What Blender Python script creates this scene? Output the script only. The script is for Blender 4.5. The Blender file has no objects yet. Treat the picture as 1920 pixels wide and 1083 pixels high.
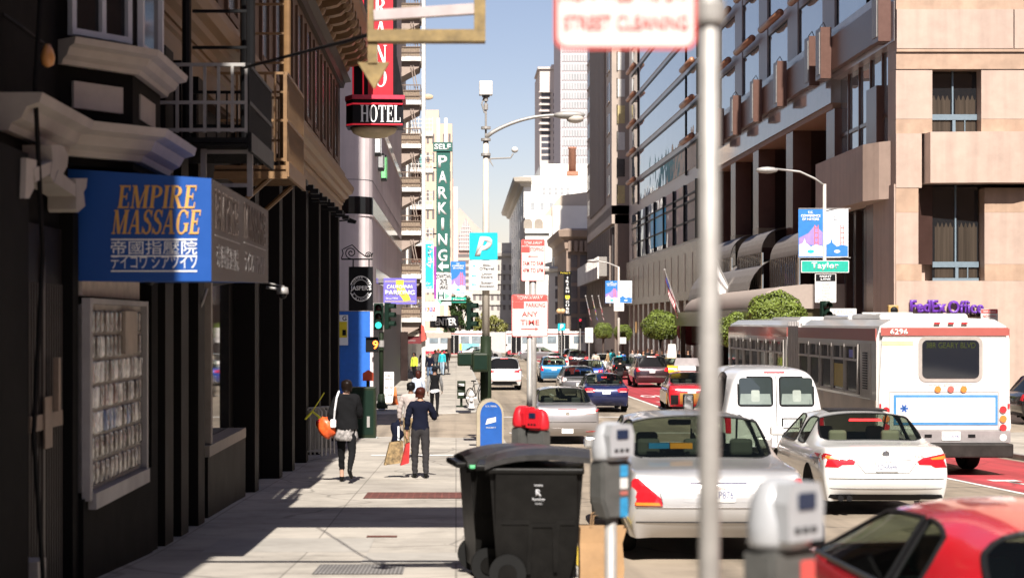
import bpy, bmesh, math, random
from math import sin, cos, pi, radians, sqrt
from mathutils import Vector, Matrix
from mathutils.bvhtree import BVHTree
random.seed(7)
SC = bpy.context.scene
COL = SC.collection

# ---------------------------------------------------------------- camera, sky, sun, exposure
F = 3100.0                      # focal length in photo pixels
EYE = 2.0                       # eye height above the datum
VX, VY = 855.0, 603.0           # where the street's level lines meet in the photo
cam_d = bpy.data.cameras.new('camera'); cam = bpy.data.objects.new('camera', cam_d); COL.objects.link(cam)
cam.location = (0, 0, EYE); cam.rotation_euler = (radians(90), 0, 0)
cam_d.sensor_width = 36; cam_d.lens = F / 1920 * 36
cam_d.shift_x = (960 - VX) / 1920; cam_d.shift_y = (VY - 541.5) / 1920
cam_d.clip_start = .1; cam_d.clip_end = 6000
cam_d.dof.use_dof = True; cam_d.dof.focus_distance = 42; cam_d.dof.aperture_fstop = 2.3
SC.camera = cam
SUN_EL, SUN_AZ = radians(46), radians(1.5)     # the sun stands behind the camera, a little to the right
world = bpy.data.worlds.new('World'); SC.world = world; world.use_nodes = True
nt = world.node_tree; nt.nodes.clear()
wo = nt.nodes.new('ShaderNodeOutputWorld'); wb = nt.nodes.new('ShaderNodeBackground'); sk = nt.nodes.new('ShaderNodeTexSky')
sk.sky_type = 'NISHITA'; sk.sun_disc = False; sk.sun_elevation = SUN_EL; sk.sun_rotation = pi - SUN_AZ
sk.altitude = 20; sk.air_density = 1.05; sk.dust_density = .6; sk.ozone_density = 5.0
wb.inputs[1].default_value = .059
tn = nt.nodes.new('ShaderNodeVectorMath'); tn.operation = 'MULTIPLY'; tn.inputs[1].default_value = (1.5, 1.12, 1.0)   # the hazier, slightly lavender air of the day
nt.links.new(sk.outputs[0], tn.inputs[0]); nt.links.new(tn.outputs[0], wb.inputs[0]); nt.links.new(wb.outputs[0], wo.inputs[0])
sun_d = bpy.data.lights.new('sun', 'SUN'); sun_d.energy = 5.0; sun_d.angle = radians(.5); sun_d.color = (1, .94, .86)
sun = bpy.data.objects.new('sun', sun_d); COL.objects.link(sun); sun.location = (0, 0, 80)
SUNV = Vector((sin(SUN_AZ) * cos(SUN_EL), -cos(SUN_AZ) * cos(SUN_EL), sin(SUN_EL)))
sun.rotation_euler = SUNV.to_track_quat('Z', 'Y').to_euler()
SC.view_settings.view_transform = 'Standard'; SC.view_settings.look = 'None'
SC.view_settings.exposure = .95; SC.view_settings.gamma = 1
SC.cycles.max_bounces = 6; SC.cycles.diffuse_bounces = 1; SC.cycles.transparent_max_bounces = 10

# ---------------------------------------------------------------- helpers
def P(px, py, Y):                # a photo pixel at a real distance down the street
    return Vector(((px - VX) * Y / F, Y, (VY - py) * Y / F + EYE))
def PX(px, Y): return (px - VX) * Y / F
def PZ(py, Y): return (VY - py) * Y / F + EYE
ROAD = [(-40, -.5), (0, .05), (5, -.08), (9, -.16), (14, -.33), (17, -.5), (23, -.67), (32, -.98), (38, -1.15), (46, -1.31), (60, -1.39), (90, -1.63), (130, -1.85), (200, -2.2), (400, -3.), (900, -5)]
def zr(Y):
    for (a, za), (b, zb) in zip(ROAD, ROAD[1:]):
        if Y <= b: return za + (zb - za) * (Y - a) / (b - a)
    return ROAD[-1][1]
def zs(Y): return zr(Y) + .14

MATS = {}
def mat(name, col, rough=.6, metal=0., var=.12, scale=6., bump=0., spec=None, coat=0., emit=0., alpha=None, dirt=0., detail=4, stretch=None):
    if name in MATS: return MATS[name]
    if spec is None: spec = .12 if (rough >= .4 and max(col) < .06) else .5
    m = bpy.data.materials.new(name); m.use_nodes = True; n = m.node_tree; b = n.nodes['Principled BSDF']
    b.inputs['Roughness'].default_value = rough; b.inputs['Metallic'].default_value = metal
    b.inputs['Specular IOR Level'].default_value = spec; b.inputs['Coat Weight'].default_value = coat
    b.inputs['Coat Roughness'].default_value = .04
    c = (col[0], col[1], col[2], 1); b.inputs['Base Color'].default_value = c
    if var > 0 or bump > 0:
        tc = n.nodes.new('ShaderNodeTexCoord'); ns = n.nodes.new('ShaderNodeTexNoise')
        ns.inputs['Scale'].default_value = scale; ns.inputs['Detail'].default_value = detail; ns.inputs['Roughness'].default_value = .62
        if stretch:
            mp = n.nodes.new('ShaderNodeMapping'); mp.inputs['Scale'].default_value = stretch
            n.links.new(tc.outputs['Object'], mp.inputs[0]); n.links.new(mp.outputs[0], ns.inputs['Vector'])
        else: n.links.new(tc.outputs['Object'], ns.inputs['Vector'])
        mr = n.nodes.new('ShaderNodeMapRange'); mr.inputs[1].default_value = .3; mr.inputs[2].default_value = .7
        mr.inputs[3].default_value = 1 - var; mr.inputs[4].default_value = 1 + var
        mx = n.nodes.new('ShaderNodeVectorMath'); mx.operation = 'SCALE'; mx.inputs[0].default_value = col[:3]
        n.links.new(ns.outputs['Fac'], mr.inputs[0]); n.links.new(mr.outputs[0], mx.inputs['Scale'])
        out = mx.outputs[0]
        if dirt > 0:
            n2 = n.nodes.new('ShaderNodeTexNoise'); n2.inputs['Scale'].default_value = scale * .17; n2.inputs['Detail'].default_value = 6
            n.links.new(tc.outputs['Object'], n2.inputs['Vector'])
            r2 = n.nodes.new('ShaderNodeMapRange'); r2.inputs[1].default_value = .42; r2.inputs[2].default_value = .68; r2.inputs[3].default_value = 1; r2.inputs[4].default_value = 1 - dirt
            m2 = n.nodes.new('ShaderNodeVectorMath'); m2.operation = 'SCALE'
            n.links.new(n2.outputs['Fac'], r2.inputs[0]); n.links.new(out, m2.inputs[0]); n.links.new(r2.outputs[0], m2.inputs['Scale']); out = m2.outputs[0]
        n.links.new(out, b.inputs['Base Color'])
        rr = n.nodes.new('ShaderNodeMapRange'); rr.inputs[3].default_value = max(.02, rough * .85); rr.inputs[4].default_value = min(1, rough * 1.15)
        n.links.new(ns.outputs['Fac'], rr.inputs[0]); n.links.new(rr.outputs[0], b.inputs['Roughness'])
        if bump > 0:
            bp = n.nodes.new('ShaderNodeBump'); bp.inputs['Strength'].default_value = bump; bp.inputs['Distance'].default_value = .02
            n.links.new(ns.outputs['Fac'], bp.inputs['Height']); n.links.new(bp.outputs[0], b.inputs['Normal'])
    if emit > 0:
        b.inputs['Emission Color'].default_value = c; b.inputs['Emission Strength'].default_value = emit
    MATS[name] = m; return m

def glass_mat(name, tint, clear=.6, rough=.02, spec=.6):
    """tinted see-through car glass"""
    if name in MATS: return MATS[name]
    m = bpy.data.materials.new(name); m.use_nodes = True; n = m.node_tree; b = n.nodes['Principled BSDF']
    b.inputs['Base Color'].default_value = (.008, .01, .01, 1); b.inputs['Roughness'].default_value = rough; b.inputs['Specular IOR Level'].default_value = spec
    t = n.nodes.new('ShaderNodeBsdfTransparent'); t.inputs[0].default_value = (*tint, 1)
    x = n.nodes.new('ShaderNodeMixShader'); x.inputs[0].default_value = clear
    n.links.new(b.outputs[0], x.inputs[1]); n.links.new(t.outputs[0], x.inputs[2]); n.links.new(x.outputs[0], n.nodes['Material Output'].inputs[0])
    MATS[name] = m; return m

def tag(o, label=None, cat=None, group=None, kind=None):
    if label: o['label'] = label
    if cat: o['category'] = cat
    if group: o['group'] = group
    if kind: o['kind'] = kind
    return o
def thing(name, label, cat, loc=(0, 0, 0), rz=0, group=None):
    o = bpy.data.objects.new(name, None); COL.objects.link(o); o.location = loc; o.rotation_euler = (0, 0, rz); o.empty_display_size = .2
    return tag(o, label, cat, group)
def mk(name, bm, m, parent=None, smooth=False, world=False, label=None):
    """links a bmesh as ONE mesh object; world=True: verts are in world space under an unrotated parent"""
    me = bpy.data.meshes.new(name)
    if world and parent is not None:
        r = parent; off = Vector((0, 0, 0))
        while r is not None: off += r.location; r = r.parent
        bmesh.ops.translate(bm, verts=bm.verts, vec=-off)
    bmesh.ops.recalc_face_normals(bm, faces=bm.faces)
    bm.to_mesh(me); bm.free()
    for x in (m if isinstance(m, (list, tuple)) else [m]): me.materials.append(x)
    if smooth:
        for p in me.polygons: p.use_smooth = True
    o = bpy.data.objects.new(name, me); COL.objects.link(o); o.parent = parent
    if label: o['label'] = label
    return o
def mkn(name, bm, m, parent=None, smooth=False, world=False):
    """like mk, but every loose piece becomes an object of its own"""
    left = set(bm.faces); out = []
    while left:
        st = [left.pop()]; isl = set(st)
        while st:
            f = st.pop()
            for v in f.verts:
                for g in v.link_faces:
                    if g in left: left.discard(g); isl.add(g); st.append(g)
        b = B(); vm = {}
        for f in sorted(isl, key=lambda f: f.index):
            q = b.faces.new([vm.setdefault(v, b.verts.new(v.co)) if v not in vm else vm[v] for v in f.verts]); q.material_index = f.material_index
        bmesh.ops.delete(b, geom=[v for v in b.verts if not v.link_faces], context='VERTS')
        out.append(mk(name, b, m, parent, smooth, world))
    bm.free(); return out
def struct(name, bm, m, smooth=False, kind='structure'):
    o = mk(name, bm, m, None, smooth); o['kind'] = kind; return o
def copy_tree(o, parent=None, **kw):
    c = o.copy(); COL.objects.link(c); c.parent = parent
    for ch in [x for x in o.children]: copy_tree(ch, c)
    return c
def B(): return bmesh.new()
def box(bm, x0, x1, y0, y1, z0, z1, mi=0, bev=0.):
    vs = [bm.verts.new((x, y, z)) for z in (z0, z1) for y in (y0, y1) for x in (x0, x1)]
    fs = [bm.faces.new([vs[i] for i in q]) for q in ((0, 2, 3, 1), (4, 5, 7, 6), (0, 1, 5, 4), (2, 6, 7, 3), (0, 4, 6, 2), (1, 3, 7, 5))]
    for f in fs: f.material_index = mi
    if bev > 0:
        r = bmesh.ops.bevel(bm, geom=list({e for f in fs for e in f.edges}), offset=bev, segments=2, affect='EDGES', profile=.5)
        for f in r['faces']: f.material_index = mi
    return fs
def obox(bm, c, ax, ay, sx, sy, sz, mi=0):
    """oriented box: centre c, unit x axis ax, unit y axis ay, full sizes"""
    ax = Vector(ax).normalized(); ay = Vector(ay).normalized(); az = ax.cross(ay); c = Vector(c)
    vs = [bm.verts.new(c + ax * (sx * (i - .5)) + ay * (sy * (j - .5)) + az * (sz * (k - .5))) for k in (0, 1) for j in (0, 1) for i in (0, 1)]
    for q in ((0, 2, 3, 1), (4, 5, 7, 6), (0, 1, 5, 4), (2, 6, 7, 3), (0, 4, 6, 2), (1, 3, 7, 5)):
        bm.faces.new([vs[i] for i in q]).material_index = mi
def cyl(bm, p0, p1, r0, r1=None, n=12, mi=0, cap=True):
    r1 = r0 if r1 is None else r1; p0 = Vector(p0); p1 = Vector(p1); d = (p1 - p0).normalized()
    a = d.orthogonal().normalized(); b = d.cross(a)
    A = [bm.verts.new(p0 + a * (r0 * cos(2 * pi * i / n)) + b * (r0 * sin(2 * pi * i / n))) for i in range(n)]
    C = [bm.verts.new(p1 + a * (r1 * cos(2 * pi * i / n)) + b * (r1 * sin(2 * pi * i / n))) for i in range(n)]
    for i in range(n): bm.faces.new((A[i], A[(i + 1) % n], C[(i + 1) % n], C[i])).material_index = mi
    if cap:
        bm.faces.new(A[::-1]).material_index = mi; bm.faces.new(C).material_index = mi
def tube(bm, pts, r, n=8, mi=0, closed=False):
    pts = [Vector(p) for p in pts]; rings = []; N = len(pts); up = None
    for i, p in enumerate(pts):
        if closed: d = (pts[(i + 1) % N] - pts[i - 1]).normalized()
        else: d = (pts[min(i + 1, N - 1)] - pts[max(i - 1, 0)]).normalized()
        if up is None: up = d.orthogonal().normalized()
        a = (up - d * up.dot(d)); a = a.normalized() if a.length > 1e-6 else d.orthogonal().normalized(); b = d.cross(a); up = a
        rr = r[i] if isinstance(r, (list, tuple)) else r
        rings.append([bm.verts.new(p + a * (rr * cos(2 * pi * k / n)) + b * (rr * sin(2 * pi * k / n))) for k in range(n)])
    for i in range(N if closed else N - 1):
        A, C = rings[i], rings[(i + 1) % N]
        for k in range(n): bm.faces.new((A[k], A[(k + 1) % n], C[(k + 1) % n], C[k])).material_index = mi
    if not closed: bm.faces.new(rings[0][::-1]).material_index = mi; bm.faces.new(rings[-1]).material_index = mi
def prism(bm, pts, axis, a, b, mi=0):
    """2-D outline extruded along an axis; pts are (x,z) for 'y', (y,z) for 'x', (x,y) for 'z'"""
    f = {'y': lambda p, t: (p[0], t, p[1]), 'x': lambda p, t: (t, p[0], p[1]), 'z': lambda p, t: (p[0], p[1], t)}[axis]
    A = [bm.verts.new(f(p, a)) for p in pts]; C = [bm.verts.new(f(p, b)) for p in pts]; n = len(pts)
    fs = [bm.faces.new(A), bm.faces.new(C[::-1])] + [bm.faces.new((A[i], C[i], C[(i + 1) % n], A[(i + 1) % n])) for i in range(n)]
    for q in fs: q.material_index = mi
    return fs
def sweep(bm, path, prof, mi=0, closed=False):
    """profile (out, up) swept along a horizontal path of (x,y), out = to the right of travel"""
    N = len(path); rings = []
    for i, p in enumerate(path):
        p = Vector(p[:2])
        d0 = (p - Vector(path[i - 1][:2])).normalized() if (i > 0 or closed) else None
        d1 = (Vector(path[(i + 1) % N][:2]) - p).normalized() if (i < N - 1 or closed) else None
        if d0 is None: d0 = d1
        if d1 is None: d1 = d0
        n0 = Vector((d0.y, -d0.x)); n1 = Vector((d1.y, -d1.x)); nn = (n0 + n1).normalized(); nn = nn / max(.3, nn.dot(n0))
        rings.append([bm.verts.new((p.x + nn.x * o, p.y + nn.y * o, u)) for o, u in prof])
    m = len(prof)
    for i in range(N if closed else N - 1):
        A, C = rings[i], rings[(i + 1) % N]
        for k in range(m): bm.faces.new((A[k], C[k], C[(k + 1) % m], A[(k + 1) % m])).material_index = mi
    if not closed: bm.faces.new(rings[0]).material_index = mi; bm.faces.new(rings[-1][::-1]).material_index = mi
def lathe(bm, prof, n=16, c=(0, 0, 0), mi=0, sy=1.):
    rings = []
    for r, z in prof: rings.append([bm.verts.new((c[0] + r * cos(2 * pi * k / n), c[1] + sy * r * sin(2 * pi * k / n), c[2] + z)) for k in range(n)])
    for A, C in zip(rings, rings[1:]):
        for k in range(n): bm.faces.new((A[k], A[(k + 1) % n], C[(k + 1) % n], C[k])).material_index = mi
    bm.faces.new(rings[0][::-1]).material_index = mi; bm.faces.new(rings[-1]).material_index = mi
def ball(bm, c, r, sub=2, s=(1, 1, 1), mi=0):
    q = bmesh.ops.create_icosphere(bm, subdivisions=sub, radius=r, matrix=Matrix.Translation(c) @ Matrix.Diagonal((*s, 1)))
    for v in q['verts']:
        for f in v.link_faces: f.material_index = mi
def disc(bm, c, r, axis='y', t=.01, n=20, mi=0, sx=1., sz=1.):
    pts = [(c[0] + r * sx * cos(2 * pi * i / n), c[2] + r * sz * sin(2 * pi * i / n)) for i in range(n)]
    prism(bm, pts, 'y', c[1] - t, c[1], mi)
def rrect(w, h, r, n=4, cx=0, cz=0):
    pts = []
    for (sx, sz, a0) in ((1, 1, 0), (-1, 1, 90), (-1, -1, 180), (1, -1, 270)):
        for k in range(n + 1):
            a = radians(a0 + 90 * k / n); pts.append((cx + sx * (w / 2 - r) + r * cos(a), cz + sz * (h / 2 - r) + r * sin(a)))
    return pts
def xform(bm, M): bmesh.ops.transform(bm, matrix=M, verts=bm.verts)

def text_mesh(s, h=None, w=None, bold=.0, extrude=0., shear=0., align='CENTER', space=1., line=1.):
    """lettering as a mesh datablock in the XZ plane facing -Y, centred, cap height/width fitted"""
    cu = bpy.data.curves.new('t', 'FONT'); cu.body = s; cu.size = 1; cu.align_x = align; cu.offset = bold; cu.shear = shear; cu.resolution_u = 3
    cu.space_character = space; cu.space_line = line; cu.extrude = 0
    o = bpy.data.objects.new('t', cu); COL.objects.link(o)
    me = bpy.data.meshes.new_from_object(o.evaluated_get(bpy.context.evaluated_depsgraph_get()))
    bpy.data.objects.remove(o); bpy.data.curves.remove(cu)
    if not me.vertices: return me
    xs = [v.co.x for v in me.vertices]; ys = [v.co.y for v in me.vertices]
    x0, x1, y0, y1 = min(xs), max(xs), min(ys), max(ys); cx, cy = (x0 + x1) / 2, (y0 + y1) / 2
    sy = h / (y1 - y0) if h else None; sx = w / (x1 - x0) if w else None
    sy = sy or sx; sx = sx or sy
    for v in me.vertices: v.co = ((v.co.x - cx) * sx, 0, (v.co.y - cy) * sy)
    return me
def text(s, loc, m, parent, h=None, w=None, yaw=0., name='lettering', ext=0.003, **kw):
    me = text_mesh(s, h, w, **kw)
    bm = B(); bm.from_mesh(me); bpy.data.meshes.remove(me)
    if ext > 0 and bm.faces:
        r = bmesh.ops.extrude_face_region(bm, geom=bm.faces[:]); vs = [g for g in r['geom'] if isinstance(g, bmesh.types.BMVert)]
        bmesh.ops.translate(bm, verts=vs, vec=(0, -ext, 0))
    xform(bm, Matrix.Translation(loc) @ Matrix.Rotation(yaw, 4, 'Z'))
    return mk(name, bm, m, parent)

# a small serif alphabet: straight stems, thin hairlines and bracket serifs, for the painted and neon-framed signs
def serif_glyph(ch):
    T, t, S = .2, .075, .05        # thick stem, hairline, serif depth
    R = lambda x0, x1, z0, z1: [(x0, z0), (x1, z0), (x1, z1), (x0, z1)]
    def stem(x, z0=0, z1=1): return [R(x, x + T, z0, z1), R(x - .07, x + T + .07, z0, z0 + S), R(x - .07, x + T + .07, z1 - S, z1)]
    def arc(cx, cz, rx, rz, a0, a1, w0, w1, n=14):
        o, i = [], []
        for k in range(n + 1):
            a = radians(a0 + (a1 - a0) * k / n); w = w1 + (w0 - w1) * abs(cos(a)); wz = w1
            o.append((cx + rx * cos(a), cz + rz * sin(a))); i.append((cx + (rx - w) * cos(a), cz + (rz - wz) * sin(a)))
        return [[o[k], o[k + 1], i[k + 1], i[k]] for k in range(n)]
    L = lambda a, b, w: [[(a[0], a[1]), (a[0] + w, a[1]), (b[0] + w, b[1]), (b[0], b[1])]]
    if ch == 'I': return stem(.07), .34
    if ch == 'H': return stem(.07) + stem(.6) + [R(.2, .7, .47, .47 + t)], .87
    if ch == 'T': return stem(.3) + [R(.02, .78, 1 - t, 1), R(.02, .08, .74, 1), R(.72, .78, .74, 1)], .8
    if ch == 'L': return stem(.07) + [R(.1, .68, 0, t), R(.62, .68, 0, .28)], .7
    if ch == 'E': return stem(.07) + [R(.1, .68, 0, t), R(.62, .68, 0, .26), R(.1, .66, 1 - t, 1), R(.6, .66, .76, 1), R(.2, .52, .47, .47 + t), R(.47, .52, .36, .66)], .72
    if ch == 'P': return stem(.07) + arc(.3, .73, .42, .27, -90, 90, T, t) + [R(.2, .32, 1 - t, 1), R(.2, .32, .46, .46 + t)], .75
    if ch == 'R': return stem(.07) + arc(.3, .74, .4, .26, -90, 90, T, t) + [R(.2, .32, 1 - t, 1), R(.2, .32, .48, .48 + t)] + L((.6, 0), (.3, .5), T) + [R(.54, .9, 0, S)], .86
    if ch == 'A': return L((.02, 0), (.36, 1), t) + L((.58, 0), (.34, 1), T) + [R(-.03, .2, 0, S), R(.5, .88, 0, S), R(.14, .64, .3, .3 + t)], .88
    if ch == 'M': return [R(.1, .1 + t, 0, 1), R(.0, .26, 0, S), R(.0, .2, 1 - S, 1)] + L((.42, 0), (.08, 1), T) + L((.46, 0), (.82, 1), t) + stem(.8), 1.1
    if ch == 'N': return [R(.12, .12 + t, 0, 1), R(.02, .3, 0, S), R(.0, .2, 1 - S, 1)] + L((.62, 0), (.1, 1), T) + [R(.74, .74 + t, 0, 1), R(.66, .92, 1 - S, 1)], .93
    if ch == 'O': return arc(.42, .5, .42, .52, 0, 360, T, t, 24), .86
    if ch == 'G': return arc(.42, .5, .42, .52, 40, 325, T, t, 22) + [R(.62, .82, .1, .44), R(.52, .88, .4, .45), R(.7, .76, .66, .95)], .9
    if ch == 'S': return arc(.33, .75, .29, .27, 20, 255, T * .8, t, 14) + arc(.33, .27, .31, .29, 75, -165, T * .8, t, 14) + L((.36, .42), (.12, .68), .2) + [R(.55, .6, .72, 1), R(.02, .07, 0, .3)], .66
    return [], .35
def serif(s, loc, m, parent, h, w, yaw=0., ext=.003, slant=0., name='lettering'):
    bm = B(); x = 0
    for ch in s:
        polys, adv = serif_glyph(ch)
        for i, q in enumerate(polys):
            q = [(x + a, c) for a, c in q]
            ar = sum(q[k][0] * q[(k + 1) % 4][1] - q[(k + 1) % 4][0] * q[k][1] for k in range(4))
            if abs(ar) < 1e-6: continue
            # each stroke sits a hair prouder than the last, so none share a plane
            e = (ext + .0004 * (i % 9)) if ext else .001 + .0003 * (i % 9)
            prism(bm, q, 'y', -e, 0)
        x += adv + .06
    for v in bm.verts: v.co = ((v.co.x - x / 2) * w / x + v.co.z * h * slant, v.co.y, (v.co.z - .5) * h)
    xform(bm, Matrix.Translation(loc) @ Matrix.Rotation(yaw, 4, 'Z'))
    return mk(name, bm, m, parent)
# ---------------------------------------------------------------- materials of the setting
M_asph = mat('asphalt', (.30, .245, .185), .85, var=.10, scale=1.3, bump=.12, dirt=.22, detail=8)
def grime(m, spot=.0, streak=0., crack=0., stain=.2, vert=0.):
    """tar streaks along the lanes, gum spots, cracks and soft stains, multiplied into the base colour"""
    n = m.node_tree; b = n.nodes['Principled BSDF']; src = b.inputs['Base Color'].links[0].from_socket; tc = n.nodes.new('ShaderNodeTexCoord')
    def mul(fac):
        nonlocal src
        v = n.nodes.new('ShaderNodeVectorMath'); v.operation = 'SCALE'; n.links.new(src, v.inputs[0]); n.links.new(fac, v.inputs['Scale']); src = v.outputs[0]
    def mrange(s_, a, b_, c, d):
        r = n.nodes.new('ShaderNodeMapRange'); r.inputs[1].default_value = a; r.inputs[2].default_value = b_; r.inputs[3].default_value = c; r.inputs[4].default_value = d; n.links.new(s_, r.inputs[0]); return r.outputs[0]
    if spot:
        v = n.nodes.new('ShaderNodeTexVoronoi'); v.inputs['Scale'].default_value = 3.1; v.inputs['Randomness'].default_value = 1; n.links.new(tc.outputs['Object'], v.inputs['Vector']); mul(mrange(v.outputs['Distance'], .05, .075, 1 - spot, 1))
    if streak:
        mp = n.nodes.new('ShaderNodeMapping'); mp.inputs['Scale'].default_value = (1.6, .03, 1); n.links.new(tc.outputs['Object'], mp.inputs[0]); ns = n.nodes.new('ShaderNodeTexNoise'); ns.inputs['Scale'].default_value = 1.3; ns.inputs['Detail'].default_value = 6; n.links.new(mp.outputs[0], ns.inputs['Vector']); mul(mrange(ns.outputs['Fac'], .42, .68, 1.06, 1 - streak))
    if crack:
        ns = n.nodes.new('ShaderNodeTexNoise'); ns.inputs['Scale'].default_value = .5; ns.inputs['Detail'].default_value = 3; n.links.new(tc.outputs['Object'], ns.inputs['Vector']); ad = n.nodes.new('ShaderNodeVectorMath'); ad.operation = 'ADD'; n.links.new(tc.outputs['Object'], ad.inputs[0]); n.links.new(ns.outputs['Color'], ad.inputs[1])
        v = n.nodes.new('ShaderNodeTexVoronoi'); v.feature = 'DISTANCE_TO_EDGE'; v.inputs['Scale'].default_value = .33; n.links.new(ad.outputs[0], v.inputs['Vector']); mul(mrange(v.outputs['Distance'], .004, .011, 1 - crack, 1))
    if vert:
        mp = n.nodes.new('ShaderNodeMapping'); mp.inputs['Scale'].default_value = (1.5, 1.5, .07); n.links.new(tc.outputs['Object'], mp.inputs[0]); ns = n.nodes.new('ShaderNodeTexNoise'); ns.inputs['Scale'].default_value = 1.6; ns.inputs['Detail'].default_value = 8; n.links.new(mp.outputs[0], ns.inputs['Vector']); mul(mrange(ns.outputs['Fac'], .45, .75, 1.03, 1 - vert))
    if stain:
        ns = n.nodes.new('ShaderNodeTexNoise'); ns.inputs['Scale'].default_value = .9; ns.inputs['Detail'].default_value = 9; ns.inputs['Roughness'].default_value = .7; n.links.new(tc.outputs['Object'], ns.inputs['Vector']); mul(mrange(ns.outputs['Fac'], .5, .72, 1, 1 - stain))
    n.links.new(src, b.inputs['Base Color'])
grime(M_asph, .2, .34, .5, .35)
M_red = mat('red_lane_paint', (.42, .045, .055), .7, var=.12, scale=2, dirt=.2, detail=8)
M_white_paint = mat('road_white_paint', (.75, .73, .7), .6, var=.12, scale=9, dirt=.3)
M_yellow_paint = mat('kerb_yellow_paint', (.72, .5, .04), .6, var=.1, dirt=.3)
M_kerb = mat('kerb_concrete', (.36, .34, .31), .8, var=.15, scale=5, bump=.2)
def paving(name, col, bx, by, mortar=.012, dark=.55, off=0., var=.1):
    m = mat(name, col, .85, var=var, scale=3.5, bump=.1, dirt=.28, detail=8)
    n = m.node_tree; b = n.nodes['Principled BSDF']; src = b.inputs['Base Color'].links[0].from_socket
    tc = n.nodes.new('ShaderNodeTexCoord'); br = n.nodes.new('ShaderNodeTexBrick'); br.offset = off; br.squash = 1
    br.inputs['Scale'].default_value = 1; br.inputs['Brick Width'].default_value = bx; br.inputs['Row Height'].default_value = by
    br.inputs['Mortar Size'].default_value = mortar; br.inputs['Mortar Smooth'].default_value = .3; br.inputs['Bias'].default_value = 0
    br.inputs['Color1'].default_value = (1, 1, 1, 1); br.inputs['Color2'].default_value = (.86, .86, .87, 1); br.inputs['Mortar'].default_value = (dark, dark, dark, 1)
    mu = n.nodes.new('ShaderNodeVectorMath'); mu.operation = 'MULTIPLY'
    n.links.new(tc.outputs['Object'], br.inputs['Vector']); n.links.new(br.outputs['Color'], mu.inputs[0]); n.links.new(src, mu.inputs[1]); n.links.new(mu.outputs[0], b.inputs['Base Color'])
    return m
M_walk = paving('sidewalk_concrete', (.44, .40, .345), 1.52, 1.83)
grime(M_walk, .5, 0, .35, .4)
M_brickpave = paving('brick_paving', (.105, .034, .026), .21, .105, .012, 2.2, .5, .3)
M_grate = mat('iron_grate', (.16, .15, .15), .6, metal=.3, var=.25, scale=20)

grime(M_red, .1, .35, .3, .25)
# ---------------------------------------------------------------- ground, road, pavements
def strip(bm, xf0, xf1, Y0, Y1, zf, step=2., mi=0, dz=0., y_extra=()):
    ys = sorted(set([Y0, Y1] + [y for y in [Y0 + step * k for k in range(int((Y1 - Y0) / step) + 1)] if y < Y1] + list(y_extra)))
    prev = None
    for y in ys:
        a = bm.verts.new((xf0(y), y, zf(y) + dz)); b = bm.verts.new((xf1(y), y, zf(y) + dz))
        if prev: bm.faces.new((prev[0], prev[1], b, a)).material_index = mi
        prev = (a, b)
k = lambda c: (lambda y: c)
bm = B()
strip(bm, k(-1500), k(1500), -40, 900, zr, 20, dz=-.03, y_extra=[y for y, _ in ROAD[1:-1]])
strip(bm, k(-1500), k(1500), 900, 5000, zr, 400, dz=-.03)
struct('ground', bm, mat('ground_asphalt', (.24, .2, .16), .9, var=.1, scale=.6))
bm = B(); strip(bm, k(-60), k(80), -40, 420, zr, 1., y_extra=[y for y, _ in ROAD[1:-1]]); struct('road', bm, M_asph)
CURB_L, CURB_R1, CURB_R2 = 1.3, 12.8, 13.8
def walk_slab(name, side, x_in, x_c, Y0, Y1, r0=0, r1=0, ramp0=False, ramp1=False):
    """raised pavement: x_in at the building line, x_c at the kerb; r = corner radius at either end; ramps sink it to the road"""
    def xc(y):
        x = x_c
        for rr, e in ((r0, y - Y0), (r1, Y1 - y)):
            if rr and e < rr: x = x_c - side * (rr - sqrt(max(0, rr * rr - (rr - e) ** 2)))
        return x
    def h(y):
        t = 1.
        if ramp0: t = min(t, max(.1, (y - Y0) / 3.))
        if ramp1: t = min(t, max(.1, (Y1 - y) / 3.))
        return zr(y) + .14 * t
    n = max(2, int((Y1 - Y0) / .7)); ys = [Y0 + (Y1 - Y0) * i / n for i in range(n + 1)]
    ys = sorted(set(ys + [Y0 + r0 * (1 - cos(a * pi / 16)) for a in range(9)] + [Y1 - r1 * (1 - cos(a * pi / 16)) for a in range(9)]))
    bm = B(); kb = B(); pr = None
    for y in ys:
        e = xc(y); ks = e - side * .16
        row = [bm.verts.new((x, y, h(y))) for x in (x_in, (x_in + ks) / 2, ks)]
        kr = [kb.verts.new(p) for p in ((ks, y, h(y) - .05), (ks, y, h(y) + .003), (e - side * .02, y, h(y) + .003), (e, y, h(y) - .02), (e, y, zr(y) - .1))]
        if pr:
            for i in range(2): bm.faces.new((pr[0][i], pr[0][i + 1], row[i + 1], row[i]))
            for i in range(4): kb.faces.new((pr[1][i], pr[1][i + 1], kr[i + 1], kr[i]))
        else:
            e0 = [bm.verts.new((x, y, zr(y) - .1)) for x in (x_in, (x_in + ks) / 2, ks)]
            for i in range(2): bm.faces.new((row[i], row[i + 1], e0[i + 1], e0[i]))
        pr = (row, kr)
    struct(name, bm, M_walk); struct(name + '_kerb', kb, M_kerb)
walk_slab('pavement', 1, -3.6, CURB_L, -30, 47.6, 0, 3.2, False, True)
walk_slab('far_pavement', 1, -4.5, CURB_L, 60.8, 184, 3.2, 3, True, True)
walk_slab('distant_pavement', 1, -4.5, CURB_L, 206, 420, 3, 0)
walk_slab('pavement_across', -1, 19, CURB_R1, -30, 47.6, 0, 3.5)
walk_slab('far_pavement_across', -1, 19, CURB_R2, 61, 184, 3.5, 3)
walk_slab('distant_pavement_across', -1, 19, 13.3, 206, 420, 3, 0)
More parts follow.
